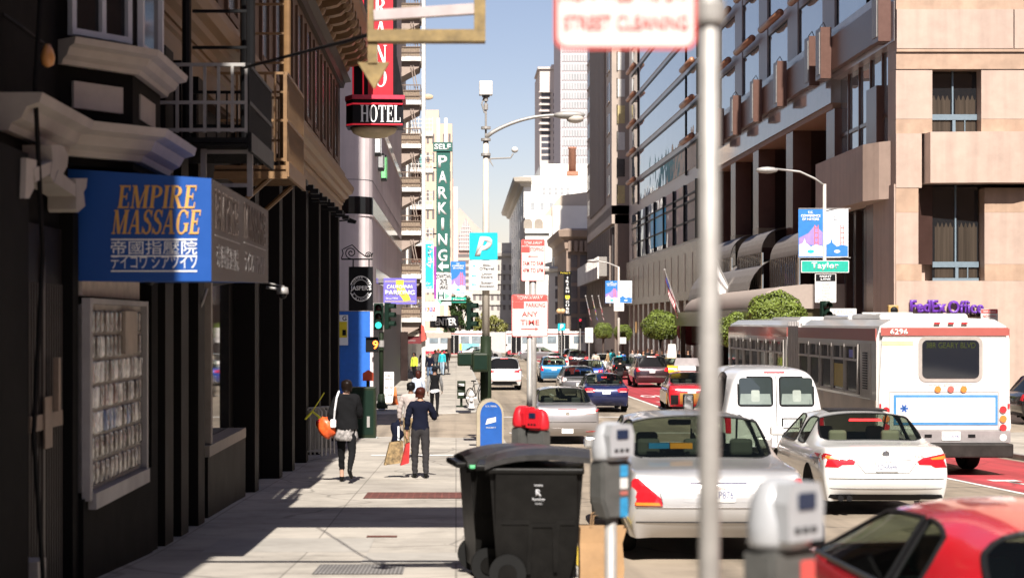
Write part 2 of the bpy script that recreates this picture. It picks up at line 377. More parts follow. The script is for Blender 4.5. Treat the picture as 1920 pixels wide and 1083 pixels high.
bm = B(); box(bm, -40, -3.59, 48, 52, -1.4, -1.25); box(bm, -40, -4.4, 60.8, 64.6, -1.5, -1.27); box(bm, 18.9, 60, 61, 64.8, -1.5, -1.27); box(bm, 18.9, 60, 40, 47.6, -1.4, -1.09)
for f in list(bm.faces):
    pass
struct('side_street_pavement', bm, M_walk)
# bus lane and markings
bm = B(); strip(bm, k(9.35), k(12.55), -20, 47.8, zr, 1, dz=.008); strip(bm, k(8.3), k(11.6), 60.5, 176, zr, 2, dz=.008); struct('bus_lane', bm, M_red)
bm = B()
for y in range(-20, 184, 9):
    if 44 < y < 62: continue
    for x in ((4.45,) if y < 48 else (4.6,)): strip(bm, k(x), k(x + .12), y, y + 3, zr, 1.5, dz=.008)
strip(bm, k(9.2), k(9.32), -20, 47.5, zr, 1, dz=.008); strip(bm, k(8.12), k(8.26), 61, 176, zr, 2, dz=.008)
for y0, y1 in ((45.2, 45.5), (49.4, 49.7), (58.6, 58.9)): strip(bm, k(1.6), k(12.6), y0, y1, zr, .3, dz=.008)
for y0, y1 in ((180, 180.4), (183.6, 184)): strip(bm, k(1.6), k(13), y0, y1, zr, .4, dz=.008)
struct('road_markings', bm, M_white_paint)
def road_word(s, xc, Y0, w, ln, yaw=0):
    me = text_mesh(s, h=ln, w=w, bold=.02); b = B(); b.from_mesh(me); bpy.data.meshes.remove(me)
    bmesh.ops.subdivide_edges(b, edges=b.edges[:], cuts=1)
    for v in b.verts: y = Y0 + ln / 2 + v.co.z; v.co = Vector((xc + v.co.x, y, zr(y) + .015))
    return struct('lane_lettering', b, M_white_paint)
road_word('BUS', 9.95, 63.8, 2.3, 2.2); road_word('TAXIS', 9.95, 69.5, 2.5, 2.6); road_word('ONLY', 9.95, 77, 2.4, 2.6)
road_word('BUS', 10.95, 23.5, 2.3, 2.2); road_word('TAXIS', 10.95, 28, 2.3, 2.6)
# kerb paint by the parked sedan, brick strip, covers and patches in the near pavement
bm = B(); strip(bm, k(1.13), k(1.285), 12.0, 20, zs, .7, dz=.008); strip(bm, k(1.306), k(1.309), 12, 20, lambda y: zr(y) + .1, .7); struct('yellow_kerb_paint', bm, M_yellow_paint)
bm = B(); strip(bm, k(-1.35), k(.95), 24.0, 25.3, zs, .65, dz=.006); struct('brick_strip', bm, M_brickpave)
bm = B(); strip(bm, k(-1.0), k(-.66), 18.42, 18.6, zs, .09, dz=.006); struct('drain_cover', bm, mat('rust_iron', (.13, .045, .03), .7, var=.3))
bm = B(); strip(bm, k(-1.27), k(-.47), 14.55, 15.5, zs, .5, dz=.006); struct('pavement_grate', bm, paving('grating', (.25, .235, .225), .035, .4, .012, .45, 0, .1))
bm = B(); strip(bm, k(-1.9), k(.9), 36.7, 37.2, zs, .5, dz=.006); struct('pale_pavement_patch', bm, mat('pale_concrete', (.62, .6, .58), .8, var=.08))
bm = B(); strip(bm, k(-2.6), k(-.9), 16.9, 18.3, zs, .7, dz=.005); strip(bm, k(-.9), k(1.1), 15.6, 16.8, zs, .7, dz=.005); struct('pavement_patch', bm, mat('grey_patch', (.36, .335, .30), .85, var=.1, scale=4, dirt=.2))

# ---------------------------------------------------------------- dark apartment building at the left edge
WX = -3.25
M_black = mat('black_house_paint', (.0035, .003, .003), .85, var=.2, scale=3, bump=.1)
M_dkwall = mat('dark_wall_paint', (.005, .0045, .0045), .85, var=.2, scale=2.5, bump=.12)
M_cream = mat('cream_trim_paint', (.42, .375, .335), .6, var=.1, scale=4, bump=.1, dirt=.25)
M_pane = mat('dark_window_pane', (.012, .013, .015), .06, var=.0, spec=.7)
M_frame_white = mat('pale_window_frame', (.55, .56, .6), .5, var=.06)
M_blackmetal = mat('black_metal', (.012, .012, .013), .45, metal=.2, var=.1)
M_palemetal = mat('pale_metal', (.34, .325, .31), .45, metal=.3, var=.1)
def wpt(px, py, X):               # pixel -> point on a wall plane parallel to the street
    Y = X * F / (px - VX); return (Y, PZ(py, Y))
bld = thing('apartment_building', 'black painted apartment building with cream mouldings at the left edge', 'building', (WX, 6, zs(6)))
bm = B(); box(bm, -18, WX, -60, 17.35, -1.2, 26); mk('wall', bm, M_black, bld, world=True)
corn = [(0, .0), (.07, .0), (.09, .05), (.16, .09), (.2, .17), (.29, .2), (.31, .27), (0, .27)]
def cornice(path, z, sc=1., name='cornice', m=M_cream, parent=bld):
    b = B(); sweep(b, path, [(o * sc, z + u * sc) for o, u in corn]); return mk(name, b, m, parent, world=True)
cornice([(WX, 17.3), (WX, 16.05), (-2.75, 15.45), (-2.75, 14.1), (WX, 13.55), (WX, 11.75), (WX - .3, 11.75)][::-1][1:], 3.36)
cornice([(WX, 13.5), (-2.75, 14.1), (-2.75, 15.45), (WX, 16.0)], 4.1, .75)
bm = B(); prism(bm, [(WX - .02, 13.5), (-2.76, 14.12), (-2.76, 15.43), (WX - .02, 16.0)], 'z', 3.3, 24); mk('bay', bm, M_dkwall, bld, world=True)
# cream panels and the bay's sash window on the near canted face and on the street face
d = Vector((.49, .62, 0)).normalized(); nrm = Vector((d.y, -d.x, 0)); c0 = Vector((-3.0, 13.815, 0))
bm = B(); obox(bm, c0 + Vector((0, 0, 3.87)) + nrm * .01, d, (0, 0, 1), .52, .22, .03); mk('panel', bm, M_cream, bld, world=True)
bm = B(); box(bm, -2.78, -2.745, 14.4, 15.1, 3.76, 3.98); mk('panel', bm, M_cream, bld, world=True)
bm = B(); obox(bm, c0 + Vector((0, 0, 5.25)) + nrm * .01, d, (0, 0, 1), .56, 1.7, .03); w_ = mk('window', bm, M_pane, bld, world=True)
bm = B()
for q in (-.29, .02, .3): obox(bm, c0 + d * q + Vector((0, 0, 5.25)) + nrm * .04, d, (0, 0, 1), .045, 1.8, .06)
obox(bm, c0 + Vector((0, 0, 4.38)) + nrm * .04, d, (0, 0, 1), .62, .05, .07); obox(bm, c0 + Vector((0, 0, 5.2)) + nrm * .03, d, (0, 0, 1), .6, .04, .04)
mk('frame', bm, M_frame_white, w_, world=True)
bm = B(); box(bm, -2.79, -2.74, 14.35, 15.2, 4.42, 6.1); w_ = mk('window', bm, M_pane, bld, world=True)
bm = B(); box(bm, -2.75, -2.7, 14.27, 14.34, 4.36, 6.1); box(bm, -2.75, -2.7, 15.21, 15.28, 4.36, 6.1); box(bm, -2.75, -2.71, 14.35, 15.2, 4.36, 4.415); mk('frame', bm, M_frame_white, w_, world=True)
# the same building's bays nearer the camera, whose shade lies along the wall
for y in (-1.0, 4.3):
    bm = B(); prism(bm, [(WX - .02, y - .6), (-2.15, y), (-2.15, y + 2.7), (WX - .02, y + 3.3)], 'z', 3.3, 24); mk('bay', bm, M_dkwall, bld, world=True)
    cornice([(WX, y - .6), (-2.15, y), (-2.15, y + 2.7), (WX, y + 3.3)], 3.36, .4)
# pilasters, cream blocks at the frame edge, plinth, doorway with its security gate
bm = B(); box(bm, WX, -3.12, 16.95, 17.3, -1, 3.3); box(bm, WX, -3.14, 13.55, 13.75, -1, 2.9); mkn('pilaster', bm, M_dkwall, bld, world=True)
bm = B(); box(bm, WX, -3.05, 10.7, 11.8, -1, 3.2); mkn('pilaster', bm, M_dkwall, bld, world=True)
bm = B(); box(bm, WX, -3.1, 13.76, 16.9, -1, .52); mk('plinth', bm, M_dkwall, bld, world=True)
bm = B(); box(bm, WX, WX + .03, 12.2, 13.5, -1, 2.75); dr = mk('door', bm, mat('gate_door', (.012, .0095, .009), .5, var=.2), bld, world=True)
bm = B()
for i in range(16): box(bm, WX + .03, WX + .05, 12.25 + .078 * i, 12.27 + .078 * i, -.4, 2.3)
box(bm, WX + .03, WX + .06, 12.78, 12.84, -.4, 2.6); mk('gate_bars', bm, mat('bronze_bars', (.06, .05, .045), .5, metal=.4, var=.2), dr, world=True)
bm = B(); box(bm, WX + .05, WX + .075, 12.35, 13.35, 1.17, 1.29); box(bm, WX + .076, WX + .09, 12.72, 12.95, 1.02, 1.42); box(bm, WX + .09, WX + .13, 12.98, 13.06, 1.3, 1.72); mk('handle', bm, mat('worn_brass', (.22, .16, .12), .5, metal=.3, var=.3), dr, world=True)
bm = B(); box(bm, -3.22, -3.05, 12.05, 12.3, -.6, .25); mk('step_block', bm, M_cream, bld, world=True)
# broken pediment over the doorway
def relief(name, pols, X, t, m, parent):
    b = B()
    for i, pl in enumerate(pols): prism(b, [wpt(x, y, X) for x, y in pl], 'x', X - t, X + .01 + .004 * i)
    return mk(name, b, m, parent, world=True)
pol = [[(47, 296), (66, 300), (66, 322), (60, 330), (62, 352), (52, 372), (45, 372)], [(60, 316), (95, 302), (97, 322), (63, 342)],
       [(92, 272), (112, 272), (124, 290), (122, 312), (112, 330), (98, 345), (90, 330), (94, 300)], [(104, 318), (142, 350), (142, 372), (96, 342)], [(137, 335), (158, 334), (156, 352), (151, 360), (154, 386), (140, 398), (137, 392)]]
relief('pediment', pol, -3.02, .2, M_cream, bld)
# glass block window in its pale frame
bm = B(); box(bm, WX, -3.12, 13.95, 16.35, .56, 2.15); gb = mk('window', bm, mat('block_mortar', (.42, .38, .35), .7, var=.2), bld, world=True)
bm = B(); box(bm, -3.13, -3.06, 13.83, 13.93, .5, 2.2); box(bm, -3.13, -3.06, 16.37, 16.45, .5, 2.2); box(bm, -3.13, -3.062, 13.935, 16.365, 2.152, 2.2); box(bm, -3.13, -3.03, 13.935, 16.365, .42, .555); mk('frame', bm, mat('window_surround', (.36, .335, .335), .6, var=.1, dirt=.3), gb, world=True)
M_block = mat('glass_block', (.17, .145, .13), .08, var=.75, scale=5.5, bump=.9, spec=1.0, detail=3)
bm = B()
for r in range(7):
    for c in range(12):
        if r > 4 and 6 < c < 10: continue
        y = 14.0 + c * .195; z = .6 + r * .218
        n0 = len(bm.faces); box(bm, -3.125, -3.085 - .012 * random.random(), y, y + .165, z, z + .19, bev=.018); bm.faces.ensure_lookup_table()
        mi_ = random.choice([0, 0, 1, 4, 4]) if r > 4 else random.choice([2, 1, 1, 0]) if r == 4 else random.choice([2, 2, 1, 4, 0]) if r == 3 else random.choice([1, 1, 3, 0, 4]) if r == 2 else random.choice([0, 4, 4, 1, 0])
        for f in bm.faces[n0:]: f.material_index = mi_
mk('glass_blocks', bm, [M_block] + [mat('glass_block_' + n_, c_, .07, var=.8, scale=7, bump=.9, spec=1.2, detail=3) for n_, c_ in (('bright', (.7, .68, .66)), ('rosy', (.2, .11, .1)), ('blue', (.12, .17, .3)), ('dark', (.09, .075, .065)))], gb, smooth=True, world=True)
bm = B(); box(bm, -3.14, -3.07, 15.36, 15.94, 1.7, 2.1); mk('vent_panel', bm, mat('vent_pale', (.4, .33, .28), .7, var=.3, scale=2), gb, world=True)
bm = B(); box(bm, WX, -3.14, 13.9, 16.4, 2.22, 2.62); mk('light_box', bm, mat('dusty_cream', (.5, .42, .36), .7, var=.2), bld, world=True)
for y in (14.1, 16.3):
    bm = B(); cyl(bm, (-3.14, y, 2.48), (-2.98, y - .05, 2.42), .05, .07); mk('spotlight', bm, M_blackmetal, bld, smooth=True, world=True)
# bare bulb lamp on the wall above
lm = thing('wall_lamp', 'amber bulb wall lamp on a bent arm against the black building', 'lamp', (-3.25, 12.2, 3.95))
bm = B(); tube(bm, [(0, -.35, .25), (.1, -.2, .18), (.2, 0, .1)], .016, 8); mk('arm', bm, M_blackmetal, lm)
bm = B(); lathe(bm, [(.01, -.1), (.045, -.08), (.055, -.03), (.04, .03), (.02, .07)], 14, (.23, .03, .03)); mk('bulb', bm, mat('amber_glass', (.55, .25, .08), .2, var=.1), lm, smooth=True)
cb = B(); tube(cb, [(-3.02, 11.9, 7), (-3.0, 11.95, 4.4), (-3.03, 11.9, 3.7), (-3.0, 12.0, 2.5), (-3.04, 11.9, 1.2), (-3.0, 12.0, .2), (-3.0, 12.1, -.5)], .02, 6)
tag(mk('cable', cb, M_blackmetal), 'black cable running down the front of the left building', 'cable')

# ---------------------------------------------------------------- blue corner awning
aw = thing('awning', 'blue box awning lettered EMPIRE MASSAGE projecting over the pavement', 'awning', (WX, 13.85, 2.3))
M_awn = mat('blue_vinyl', (.0025, .062, .29), .45, var=.06, scale=3)
bm = B(); y0, y1 = 13.85, 18.05
vs = [(WX, y0, 2.34), (-2.05, y0, 2.34), (-2.05, y0, 3.2), (WX, y0, 3.28)]
b1 = [bm.verts.new(v) for v in vs]; b2 = [bm.verts.new((x, y1, z + (.085 if z < 2.5 else .01))) for x, y, z in vs]
fs = [bm.faces.new(b1), bm.faces.new(b2[::-1])] + [bm.faces.new((b1[i], b2[i], b2[(i + 1) % 4], b1[(i + 1) % 4])) for i in range(4)]
fs[3].material_index = 1
mk('cover', bm, [M_awn, mat('faded_vinyl', (.10, .082, .075), .6, var=.2, scale=2, dirt=.2)], aw, world=True)
M_gold = mat('gold_lettering', (.6, .33, .08), .5, var=.06); M_wlet = mat('white_lettering', (.8, .8, .8), .5, var=.03)
L0 = Vector((0, -.004, 0))
A = lambda px, py: Vector((PX(px, y0) - WX, -.004, PZ(py, y0) - 2.3))
serif('EMPIRE', A(294, 369), M_gold, aw, .19, .66, slant=.12)
serif('MASSAGE', A(292, 416), M_gold, aw, .20, .74, slant=.12)
text('帝國指壓院', A(289, 464), M_wlet, aw, h=.115, w=.72, bold=.0)
text('テイコワ シアツイソ', A(289, 491), M_wlet, aw, h=.11, w=.72, bold=.0)
bm = B()
for py in (449, 480, 508): c = A(289, py); box(bm, c.x - .36, c.x + .36, -.006, -.002, c.z - .006, c.z + .006)
mk('rule', bm, M_wlet, aw)
M_fl = mat('faded_gold_lettering', (.115, .085, .07), .6, var=.2); M_fw = mat('faded_white_lettering', (.3, .28, .27), .6, var=.2)
serif('EMPIRE', (1.204, .95, .66), M_fl, aw, .34, 1.5, yaw=pi / 2); serif('MASSAGE', (1.204, 3.0, .68), M_fl, aw, .34, 1.8, yaw=pi / 2)
text('帝國指壓院', (1.204, 1.0, .27), M_fw, aw, h=.2, w=1.4, yaw=pi / 2); text('テイコワシアツイソ', (1.204, 3.0, .29), M_fw, aw, h=.2, w=1.6, yaw=pi / 2)
bm = B(); box(bm, 1.203, 1.207, .2, 1.8, .43, .442); box(bm, 1.203, 1.207, 2.1, 3.9, .46, .472); mk('rule', bm, M_fw, aw)
cam_ = thing('security_camera', 'white dome security camera hung near the corner of the blue awning', 'camera', P(530, 547, 22))
bm = B(); cyl(bm, (-.22, 0, .06), (0, 0, .03), .02); lathe(bm, [(.02, .07), (.07, .06), (.08, 0), (.075, -.03)], 14); mk('housing', bm, M_palemetal, cam_, smooth=True)
bm = B(); ball(bm, (0, 0, -.035), .06, 2); mk('dome', bm, M_blackmetal, cam_, smooth=True)
bm = B(); tube(bm, [(.02, 0, .07), (-.2, .1, .12), (-.6, .3, .15), (-1.0, .5, .1)], .012, 6); mk('cable', bm, M_palemetal, cam_)
pp = B(); tube(pp, [P(388, 540, 20), P(380, 566, 20), P(374, 578, 20), P(354, 580, 20), P(350, 588, 20)], .02, 8)
tag(mk('conduit', pp, M_palemetal, smooth=True), 'grey bent conduit pipe on the dark wall under the blue awning', 'pipe')

# ---------------------------------------------------------------- brown hotel with its moulded cornices
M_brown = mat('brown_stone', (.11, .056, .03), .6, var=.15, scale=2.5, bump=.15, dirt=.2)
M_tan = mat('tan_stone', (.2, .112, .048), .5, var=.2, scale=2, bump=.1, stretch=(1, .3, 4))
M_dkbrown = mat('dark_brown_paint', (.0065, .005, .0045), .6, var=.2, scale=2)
ho = thing('hotel_building', 'tall brown stone hotel with moulded cornices and dark ground floor piers', 'building', (WX, 30, zs(30)))
HY0, HY1 = 17.35, 46.3
bm = B(); box(bm, -22, WX, HY0, HY1, 4.9, 46); mk('wall', bm, M_brown, ho, world=True)
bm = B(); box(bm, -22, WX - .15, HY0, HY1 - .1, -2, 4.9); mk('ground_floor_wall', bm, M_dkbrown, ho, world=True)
for px in (310, 340, 372, 478, 524, 548, 574, 598, 617, 634):
    y = min(3.08 * F / (VX - px), 45.75); w = .5
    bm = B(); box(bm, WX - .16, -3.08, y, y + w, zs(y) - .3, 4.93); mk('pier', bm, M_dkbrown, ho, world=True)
bm = B(); box(bm, WX - .14, WX - .1, 21.2, 24.4, .45, 2.6); w_ = mk('shop_window', bm, mat('shop_glass', (.02, .02, .02), .03, var=0, spec=1.), ho, world=True)
bm = B(); box(bm, WX - .11, -3.1, 20.8, 24.4, .3, .44); box(bm, WX - .11, -3.12, 21.05, 21.2, .45, 2.7); mk('sill', bm, mat('sill_stone', (.3, .25, .2), .6), w_, world=True)
bm = B(); box(bm, WX - .15, -3.12, 20.8, 24.5, -1, .295); mk('stall_riser', bm, M_dkbrown, ho, world=True)
e = [(WX - 3, HY1), (WX, HY1), (WX, HY0)][::-1]
bm = B(); sweep(bm, e[::-1][::-1], [(0, 4.93), (-.06, 4.93), (-.06, 4.93)] if 0 else [(.0, 4.94), (.05, 4.94), (.05, 5.25), (.09, 5.28), (.09, 5.34), (0, 5.34)]); mk('fascia', bm, M_tan, ho, world=True)
bm = B(); sweep(bm, e, [(0, 5.345), (.12, 5.345), (.14, 5.42), (.22, 5.47), (.24, 5.55), (.33, 5.6), (.37, 5.72), (.37, 5.78), (0, 5.86)]); mk('cornice', bm, M_tan, ho, world=True)
bm = B(); sweep(bm, e, [(0, 5.865), (.2, 5.865), (.2, 5.98), (.13, 6.08), (.13, 6.16), (.05, 6.26), (0, 6.26)]); mk('band', bm, M_tan, ho, world=True)
y = 19.2
while y < 45.3:
    bm = B(); box(bm, WX - .05, WX + .012, y, y + .95, 6.42, 8.3); w_ = mk('window', bm, mat('leaded_pane', (.05, .045, .042), .25, var=.7, scale=9, bump=.5, spec=.6), ho, world=True)
    bm = B(); box(bm, WX - .02, WX + .05, y - .1, y - .002, 6.3, 8.4); box(bm, WX - .02, WX + .05, y + .952, y + 1.05, 6.3, 8.4); box(bm, WX - .02, WX + .06, y, y + .95, 6.3, 6.418); mk('frame', bm, M_brown, w_, world=True)
    y += 2.05
bm = B(); sweep(bm, e, [(0, 8.55), (.1, 8.55), (.14, 8.7), (.3, 8.75), (0, 8.78)]); mk('moulding', bm, mat('dark_moulding', (.05, .035, .028), .5, var=.2), ho, world=True)
bm = B(); sweep(bm, e, [(0, 9.5), (.8, 9.5), (.95, 9.62), (.98, 9.8), (0, 9.85)]); mk('cornice', bm, M_tan, ho, world=True)
y = 20.0
while y < 46:
    bm = B(); pr = [(0, 0), (.78, .42), (.86, .6), (.8, .72), (0, .74)]
    sc_ = [(0, 0), (.1, -.02), (.2, .06), (.3, .2), (.45, .22), (.6, .26), (.74, .38), (.84, .5), (.84, .7), (0, .72)]
    prism(bm, [(WX + a, 8.79 + b) for a, b in sc_], 'y', y, y + .3); ball(bm, (WX + .7, y + .15, 9.27), .17, 2, (1, 1.15, 1)); ball(bm, (WX + .18, y + .15, 8.98), .17, 2, (1, 1.15, 1))
    mk('bracket', bm, M_tan, ho, smooth=False, world=True); y += 1.05
bm = B(); sweep(bm, e, [(0, 12.5), (.3, 12.6), (.3, 12.9), (0, 12.95)]); mk('string_course', bm, M_tan, ho, world=True)
# floodlights along the cornice
for px, py in ((548, 335), (572, 352), (590, 367), (605, 378), (622, 392), (634, 402)):
    y = 2.95 * F / (VX - px); o = thing('floodlight', 'black floodlight on a short arm under the brown hotel cornice', 'lamp', (-3.18, y, PZ(py, y)), 0, 'floodlights under the brown hotel cornice')
    bm = B(); cyl(bm, (0, 0, 0), (.22, 0, .02), .018); mk('arm', bm, M_blackmetal, o)
    bm = B(); box(bm, .16, .4, -.13, .13, -.06, .05); box(bm, .34, .5, -.16, .16, -.12, -.03); mk('head', bm, M_blackmetal, o)
fl = thing('floodlight', 'black floodlight projecting from the corner pier above the round tap sign', 'lamp', P(646, 414, 46))
bm = B(); cyl(bm, (-.15, 0, 0), (.12, 0, .02), .02); mk('arm', bm, M_blackmetal, fl)
bm = B(); prism(bm, [(.08, -.05), (.3, -.08), (.34, .0), (.12, .09)], 'y', -.12, .12); mk('head', bm, M_blackmetal, fl)
# fire escapes
def fire_escape(label, x0, x1, y0, y1, z, h, m_near, m_side, ladder=None, braces=None):
    t = thing('fire_escape', label, 'fire escape', (x0, y0, z))
    b = B(); box(b, x0, x1, y0, y1, z, z + .05)
    n = int((y1 - y0) / .12)
    for i in range(n): yy = y0 + (i + .5) * (y1 - y0) / n; box(b, x0, x1, yy - .02, yy + .02, z - .03, z - .002)
    box(b, x1, x1 + .04, y0 - .02, y1 + .02, z - .1, z + .1); mk('platform', b, m_side, t, world=True)
    b = B()
    for q in (.0, .5, 1.): box(b, x0 + .02, x1 - .03, y0 - .02, y0 + .012, z + h * q + (.11 if q == 0 else 0), z + h * q + .035 + (.11 if q == 0 else 0))
    for i in range(6):
        xx = x0 + .3 + (x1 - x0 - .32) * i / 5; box(b, xx - .015, xx + .015, y0 - .022, y0 + .014, z + .1, z + h)
    mk('end_rail', b, m_near, t, world=True)
    b = B()
    for q in (.5, 1.): box(b, x1 - .02, x1 + .02, y0, y1, z + h * q, z + h * q + .04)
    n = int((y1 - y0) / .1)
    for i in range(n + 1): yy = y0 + (y1 - y0) * i / n; box(b, x1 - .012, x1 + .012, yy - .012, yy + .012, z + .1, z + h)
    mk('side_rail', b, m_side, t, world=True)
    b = B()
    for q in (.5, 1.): box(b, x0 + .02, x1, y1 - .015, y1 + .015, z + h * q, z + h * q + .035)
    for i in range(9): xx = x0 + .05 + (x1 - x0 - .08) * i / 8; box(b, xx - .01, xx + .01, y1 - .012, y1 + .012, z + .05, z + h)
    mk('end_rail', b, m_side, t, world=True)
    if ladder:
        b = B(); (lx0, lx1, lz0, lz1, n) = ladder
        for xx in (lx0, lx1): box(b, xx - .03, xx + .03, y0 + .3, y0 + .34, lz0, lz1)
        for i in range(n): zz = lz0 + .1 + (lz1 - lz0 - .15) * i / max(1, n - 1); box(b, lx0 + .03, lx1 - .03, y0 + .305, y0 + .335, zz, zz + .04)
        mk('ladder', b, M_palemetal, t, world=True)
    if braces:
        b = B()
        for yy in (y0 + .1, y1 - .1): tube(b, [(x0, yy, z - .75), (x1 - .15, yy, z - .04)], .035, 6)
        box(b, x0, x1 + .02, y0 - .06, y0 + .02, z - .13, z - .035); mkn('brace', b, m_side, t, world=True)
    b = B()
    for xx, yy in ((x0 + .35, y0 + .3), (x1 - .06, y0 + .7), (x1 - .25, y1 - .4)): cyl(b, (xx, yy, z), (xx, yy, z + 5), .05, n=8)
    for q in range(10): box(b, x0 + .35, x1 - .1, y0 + .68, y0 + .72, z + 1.1 + q * .4, z + 1.13 + q * .4)
    mkn('upright', b, m_side, t, world=True)
    return t
fire_escape('black iron fire escape with a pale end rail and drop ladder above the blue awning', WX, -2.2, 17.5, 19.6, 3.9, .8, M_palemetal, M_blackmetal, (-2.72, -2.22, 3.35, 3.86, 2))
fire_escape('tan painted fire escape on brackets against the brown hotel cornice', WX + .05, -2.25, 21.9, 24.3, 4.02, 1.25, M_tan, M_tan, None, True)
wr = B(); tube(wr, [P(455, 128, 17.5), P(560, 100, 14.4), P(640, 80, 12.4), P(690, 66, 11.35)], .014, 6)
wr_o = tag(mk('wire', wr, M_blackmetal), 'grey wire strung from the black fire escape to the rusty arrow sign', 'wire')

# ---------------------------------------------------------------- old blade sign frame with arrow (its solid panel is above the view)
fr = thing('arrow_sign', 'rusty olive open sign frame with a downward arrow over the pavement', 'sign', (WX, 11.3, 3.9))
M_olive = mat('rusty_olive_paint', (.23, .16, .06), .6, var=.35, scale=9, bump=.2, dirt=.5)
S = lambda px, py, Y=11.3: (PX(px, Y), PZ(py, Y))
bm = B()
x0, zb = S(690, 80); x1, zt = S(910, 58)
box(bm, x0, x1, 11.24, 11.36, zb, zt); box(bm, S(889, 0)[0], x1, 11.25, 11.35, zt + .002, 4.36)
box(bm, x0, S(701, 0)[0], 11.25, 11.35, zt + .002, 4.36); box(bm, WX, x1, 11.24, 11.36, 4.362, 4.43)
mk('frame', bm, M_olive, fr, world=True)
bm = B(); a = S(701, 30); c = S(889, 17); dx = (c[0] - a[0]); box(bm, -dx / 2, dx / 2, 11.27, 11.33, -.035, .035); xform(bm, Matrix.Translation((a[0] + dx / 2, 0, (a[1] + c[1]) / 2)) @ Matrix.Rotation(-.065, 4, 'Y')); mk('crossbar', bm, mat('dusty_lilac_metal', (.42, .36, .36), .6, var=.15), fr, world=True)
bm = B(); box(bm, S(690, 0)[0], S(708, 0)[0], 11.26, 11.34, S(0, 120)[1], zb - .002); prism(bm, [S(671, 118), S(730, 118), S(702, 168)], 'y', 11.27, 11.33); mk('arrow', bm, M_olive, fr, world=True)
bm = B(); box(bm, WX - .02, 1.3, 11.25, 11.35, 8.2, 11.0); mk('panel', bm, M_olive, fr, world=True)
# ---------------------------------------------------------------- lilac corner building across the side street
M_lilac = mat('lilac_stucco', (.60, .52, .52), .8, var=.06, scale=1.5, bump=.08, dirt=.12)
grime(M_lilac, vert=.16, stain=.08)
M_bluewall = mat('blue_wall_paint', (.02, .13, .52), .5, var=.08)
M_slate = mat('slate_paint', (.075, .075, .085), .6, var=.15)
M_blackglass = mat('black_band', (.006, .006, .007), .12, var=0, spec=.6)
LX, LY = -3.3, 64.6
lb = thing('corner_building', 'lilac stuccoed corner building with rounded edge and black bands across the side street', 'building', (LX, LY, zs(65)))
def rcorner(x, y, r=.9, n=6, far=100., west=-30.):
    return [(west, y)] + [(x - r + r * sin(a), y + r - r * cos(a)) for a in [pi / 2 * i / n for i in range(n + 1)]] + [(x, far)]
foot = rcorner(LX, LY); fp = foot + [(-30, 100)]
bm = B(); prism(bm, fp, 'z', 2.42, 30); mk('wall', bm, M_lilac, lb, world=True)
inn = [(x - .02, y + .02) for x, y in fp]; bm = B(); prism(bm, inn, 'z', -2, 2.415); mk('base_wall', bm, M_slate, lb, world=True)
bm = B(); box(bm, -30, -3.36, LY - .02, LY + .02, -1.6, 2.4); mk('blue_wall', bm, M_bluewall, lb, world=True)
bm = B(); box(bm, -3.355, -3.23, LY - .03, LY + .05, -1.6, 2.4); mk('corner_strip', bm, M_lilac, lb, world=True)
def band(z0, z1, o, m, path=foot, nm='band'):
    b = B(); sweep(b, path, [(-.04, z0), (o, z0), (o, z1), (-.04, z1)]); return mk(nm, b, m, lb, world=True)
band(6.22, 6.9, .015, M_blackglass); band(6.14, 6.2, .04, M_lilac, nm='moulding'); band(7.55, 7.575, .006, M_slate, nm='groove')
band(10.4, 10.9, .02, M_blackglass, [(LX, 71), (LX, 100)]); band(10.34, 10.38, .05, M_lilac, [(LX, 71), (LX, 100)], 'moulding')
band(14.6, 14.62, .006, M_slate, nm='groove')
band(3.6, 4.2, .012, M_blackglass, [(LX, 68), (LX, 100)])
for px, z0, z1 in ((703, 8.75, 9.5), (709, 8.4, 9.1), (714.5, 8.2, 9.3)):
    y = LX * F / (px - VX); o = thing('wall_sign', {703: 'white lit letter box on the lilac wall, highest of three', 709: 'black letter box on the lilac wall between a white and a green one', 714.5: 'green edged letter box on the lilac wall, last of three'}[px], 'sign', (LX, y, z0), 0, 'letter boxes on the lilac wall')
    bm = B(); box(bm, 0, .25, -.35, .35, 0, z1 - z0); mk('box', bm, M_blackmetal, o)
    bm = B(); box(bm, .252, .27, -.3, .3, .08, z1 - z0 - .08); box(bm, .03, .22, -.37, -.352, .1, z1 - z0 - .1); mk('face', bm, mat('green_letter', (.2, .6, .25), .4) if px > 714 else M_wlet if px < 705 else mat('grey_letter', (.3, .3, .3), .4), o)
wl = B(); 
# yellow poster at the dark pier
po = thing('poster', 'yellow and white poster on the blue wall beside the dark pier', 'poster', P(642, 618, LY - .1))
bm = B(); box(bm, -.6, .22, 0, .03, -.6, .58); mk('backing', bm, M_wlet, po)
bm = B(); box(bm, -.56, .18, -.006, -.001, -.3, .32); mk('yellow_panel', bm, mat('poster_yellow', (.7, .55, .02), .5), po)
text('G', (.08, -.002, .45), M_blackmetal, po, h=.18, bold=.02); bm = B(); box(bm, 0, .14, -.01, -.007, -.22, 0); mk('black_block', bm, M_blackmetal, po)

